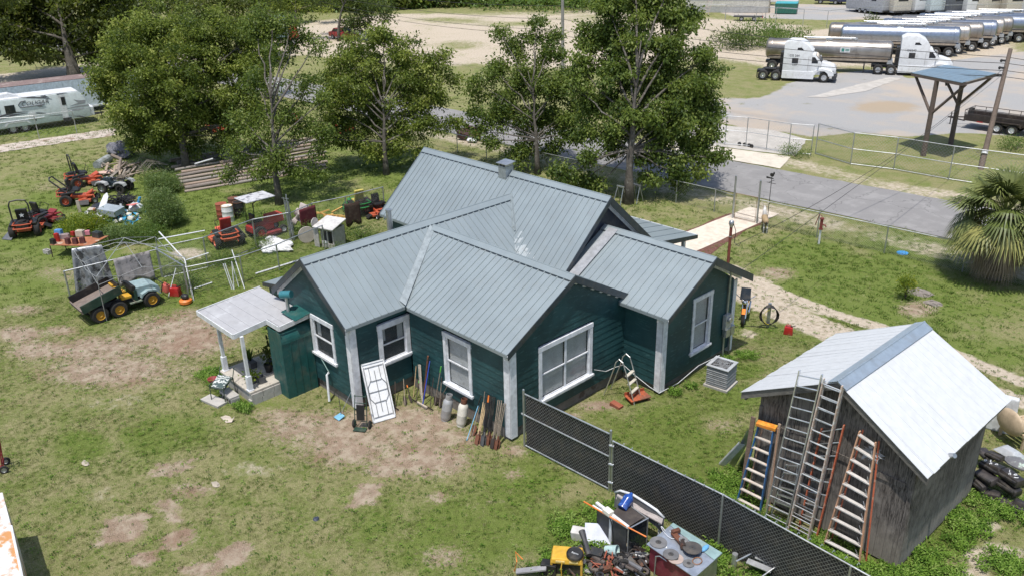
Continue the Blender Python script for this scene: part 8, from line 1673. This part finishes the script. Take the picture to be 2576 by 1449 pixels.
# left: travel trailer with graphics and the white box trailer behind
hR = ang(s7, 235, 1078, 430, 1050); pR = g(s7, 235, 1078); t = thing('travel_trailer', 'white travel trailer with grey swooshes and lettering at the left edge', 'camper', pR, hR)
dv = Vector((math.cos(hR), math.sin(hR), 0))
def ralong(x, y, z=0.):  # local x of a photo point on the side plane
    n_ = Vector((-dv.y, dv.x, 0)); dd = CF*FPX + CR*(s7(x, y)[0]-1288) - CU*(s7(x, y)[1]-724.5); p = CAM+dd*((pR-CAM).dot(n_)/dd.dot(n_)); return ((p-pR).dot(dv), p.z)
xf, zf = ralong(1480, 790); xt, zt = ralong(1270, 385); xw, _ = ralong(430, 1050); RW = M((.62, .68, .68), .35, var=.05, bump=0)
P_('body', RW, MB().prism([(-9, zf*.75), (-9, zt), (xt, zt), (xt+.25, zt-.2), (xf+.1, zt*.52), (xf, zf)], 0, 2.4), t, .06, .5); P_('roof', WHITE, MB().box(((xt-9)/2, 1.2, zt+.02), (xt+9, 2.3, .06)), t); P_('nose_cap', WHITE, MB().box((xf+.15, 1.2, (zf+zt*.5)/2), (.5, 2.2, zt*.28)), t, .1); P_('air_unit', WHITE, MB().prism([(-.9, 0), (-.8, .28), (.2, .34), (.9, .05), (.9, 0)], -.4, .4), t, .04, loc=(ralong(100, 400)[0], 1.2, zt+.04))
for k_ in (0, 1): wheel(t, (xw*k_, .12, .37), .37, .22, GALV, 'y', n=20)
P_('wheel_arch', WHITE, MB().prism([(-.5, .62), (-.38, .85), (0, .93), (xw, .93), (xw+.38, .85), (xw+.5, .62), (xw+.4, .62), (xw+.2, .82), (-.2, .82), (-.4, .62)], -.05, .02), t)
def rbox(name, mat, x0, y0, x1, y1, d=.02, sk=0): a, b = ralong(x0, y0), ralong(x1, y1); P_(name, mat, MB().prism([(a[0], a[1]), (b[0], a[1]), (b[0], b[1]), (a[0], b[1])], -d, .0), t, .0)
rbox('window', DGL, 65, 625, 260, 730, .03); rbox('window', DGL, -90, 650, 5, 730, .03); rbox('door', WHITE, 945, 445, 1135, 835, .015); rbox('door_window', DGL, 985, 480, 1080, 600, .03); rbox('step', STEELD, 1030, 820, 1180, 855, .05); rbox('vent_panel', WHITE, 460, 735, 590, 800, .02); rbox('lamp', BLACK, 575, 830, 600, 862, .03)
SW = M((.1, .1, .12), .5, bump=0); SWG = M((.3, .31, .33), .5, bump=0)
for pts_, m_ in (([(300, 480), (560, 470), (740, 480), (850, 510), (700, 495), (450, 490)], SW), ([(650, 455), (740, 450), (800, 480), (700, 470)], SW), ([(-60, 800), (200, 720), (480, 712), (250, 740), (-60, 830)], SW), ([(-60, 860), (200, 760), (450, 735), (250, 780)], SW), ([(590, 728), (680, 730), (760, 740), (680, 748), (592, 745)], SW), ([(780, 782), (1020, 762), (1250, 775), (1020, 775)], SW), ([(1190, 790), (1300, 780), (1400, 800), (1360, 808)], SW), ([(1200, 515), (1300, 530), (1395, 520), (1390, 575), (1250, 600), (1140, 620), (1280, 570)], SWG), ([(1060, 670), (1250, 620), (1450, 592), (1450, 615), (1250, 645)], SWG), ([(1030, 710), (1250, 665), (1380, 650), (1300, 690), (1150, 695)], SWG), ([(915, 425), (1100, 405), (940, 440)], SW), ([(600, 625), (650, 610), (720, 625), (650, 645)], SWG)):
    P_('graphic', m_, MB().prism([ralong(x, y) for x, y in pts_], -.012, 0), t)
a = ralong(545, 575); text('COUGAR', .42, SW, t, (a[0]+.1, -.02, a[1]), (90, 0, 0), extrude=.004, shear=.25, sx=1.1); P_('logo_arc', SW, MB().tube([(a[0]-.85+q[0], -.02, a[1]+q[1]) for q in ((.35, .25), (.0, .22), (-.22, 0), (-.1, -.2), (.4, -.22), (1.6, -.2))], .03, 5), t)
P_('drawbar', BLACK, MB().tube([(xf, .6, .5), (xf+1.3, 1.2, .5), (xf, 1.8, .5)], .06).cyl((xf+1.1, 1.2, 0), (xf+1.1, 1.2, .7), .04, n=8), t); P_('tank_box', WHITE, MB().cyl((xf+.4, 1.2, .6), (xf+.4, 1.2, 1.1), .2, n=12), t)
P_('awning_rail', WHITE, MB().tube([(-8, -.03, zt*.25+.3), (xw+1.5, -.03, zt*.25+.32)], .03, 5), t)
e0, e1_ = g(s7, 1540, 632, .4), g(s7, 1840, 592, .4); hB2 = math.atan2(e1_.y-e0.y, e1_.x-e0.x); zt = Zat(e0, *s7(1540, 155)); dv2 = Vector((math.cos(hB2), math.sin(hB2), 0))
zt = min(max(zt, 2.6), 4.0); t = thing('box_trailer', 'long white box trailer with a rust-brown roof behind the travel trailer', 'trailer', (e0.x, e0.y, 0), hB2)
P_('side_wall', M((.55, .62, .66), .5, c2=(.45, .5, .52), amt=.3), MB().box((-3.6, .03, (zt+.5)/2), (15, .06, zt-.5)), t)
for i in range(12): P_('side_rivet_strip', M((.5, .57, .6), .5), MB().box((-11+i*1.27, -.01, (zt+.5)/2), (.03, .02, zt-.55)), t)
P_('roof_panel', M((.2, .14, .13), .9, c2=(.3, .24, .22), amt=.4, c2s=1), MB().box((-3.6, 1.3, zt), (15, 2.6, .05)), t); P_('end_wall', WHITE, MB().box((-11.07, 1.3, (zt+.5)/2), (.06, 2.5, zt-.5)), t); P_('bottom_rail', WHITE, MB().box((-3.6, -.02, .5), (15, .08, .12)), t); P_('chassis', BLACK, MB().box((-3.6, 1.3, .4), (14, 1.2, .25)), t)
for x in (-9, -7.8): wheel(t, (x, .2, .48), .48, .4, GALV, 'y', n=16)
t = thing('box_truck', 'teal-grey box truck glimpsed between the tree crowns on the sand road', 'truck', g(c1, 2040, 345), hA+.9); P_('box', M((.2, .32, .34), .5), MB().box((0, 0, 2.3), (4.5, 2.4, 2.6)), t); P_('cab', RED, MB().box((3.0, 0, 1.4), (1.4, 2.1, 1.6), None, (.8, .9)), t, .06); P_('chassis', BLACK, MB().box((.6, 0, .7), (6, 1, .25)), t)
for x in (-1.4, 2.9):
    for y in (-1, 1): wheel(t, (x, y, .45), .45, .3, GALV, 'y', n=14)
t = thing('electric_cabinet', 'white electric cabinet behind the thin open tree by the road', 'cabinet', g(c1, 2110, 770)); P_('cabinet', WHITE, MB().box((0, 0, 1.2), (.9, .5, .9)), t, .02); P_('leg', GALV, MB().box((-.35, 0, .4), (.08, .08, .8)).box((.35, 0, .4), (.08, .08, .8)), t)
# join what no one could tell apart: nothing; finally give wood-edge trees their own wording where they differ
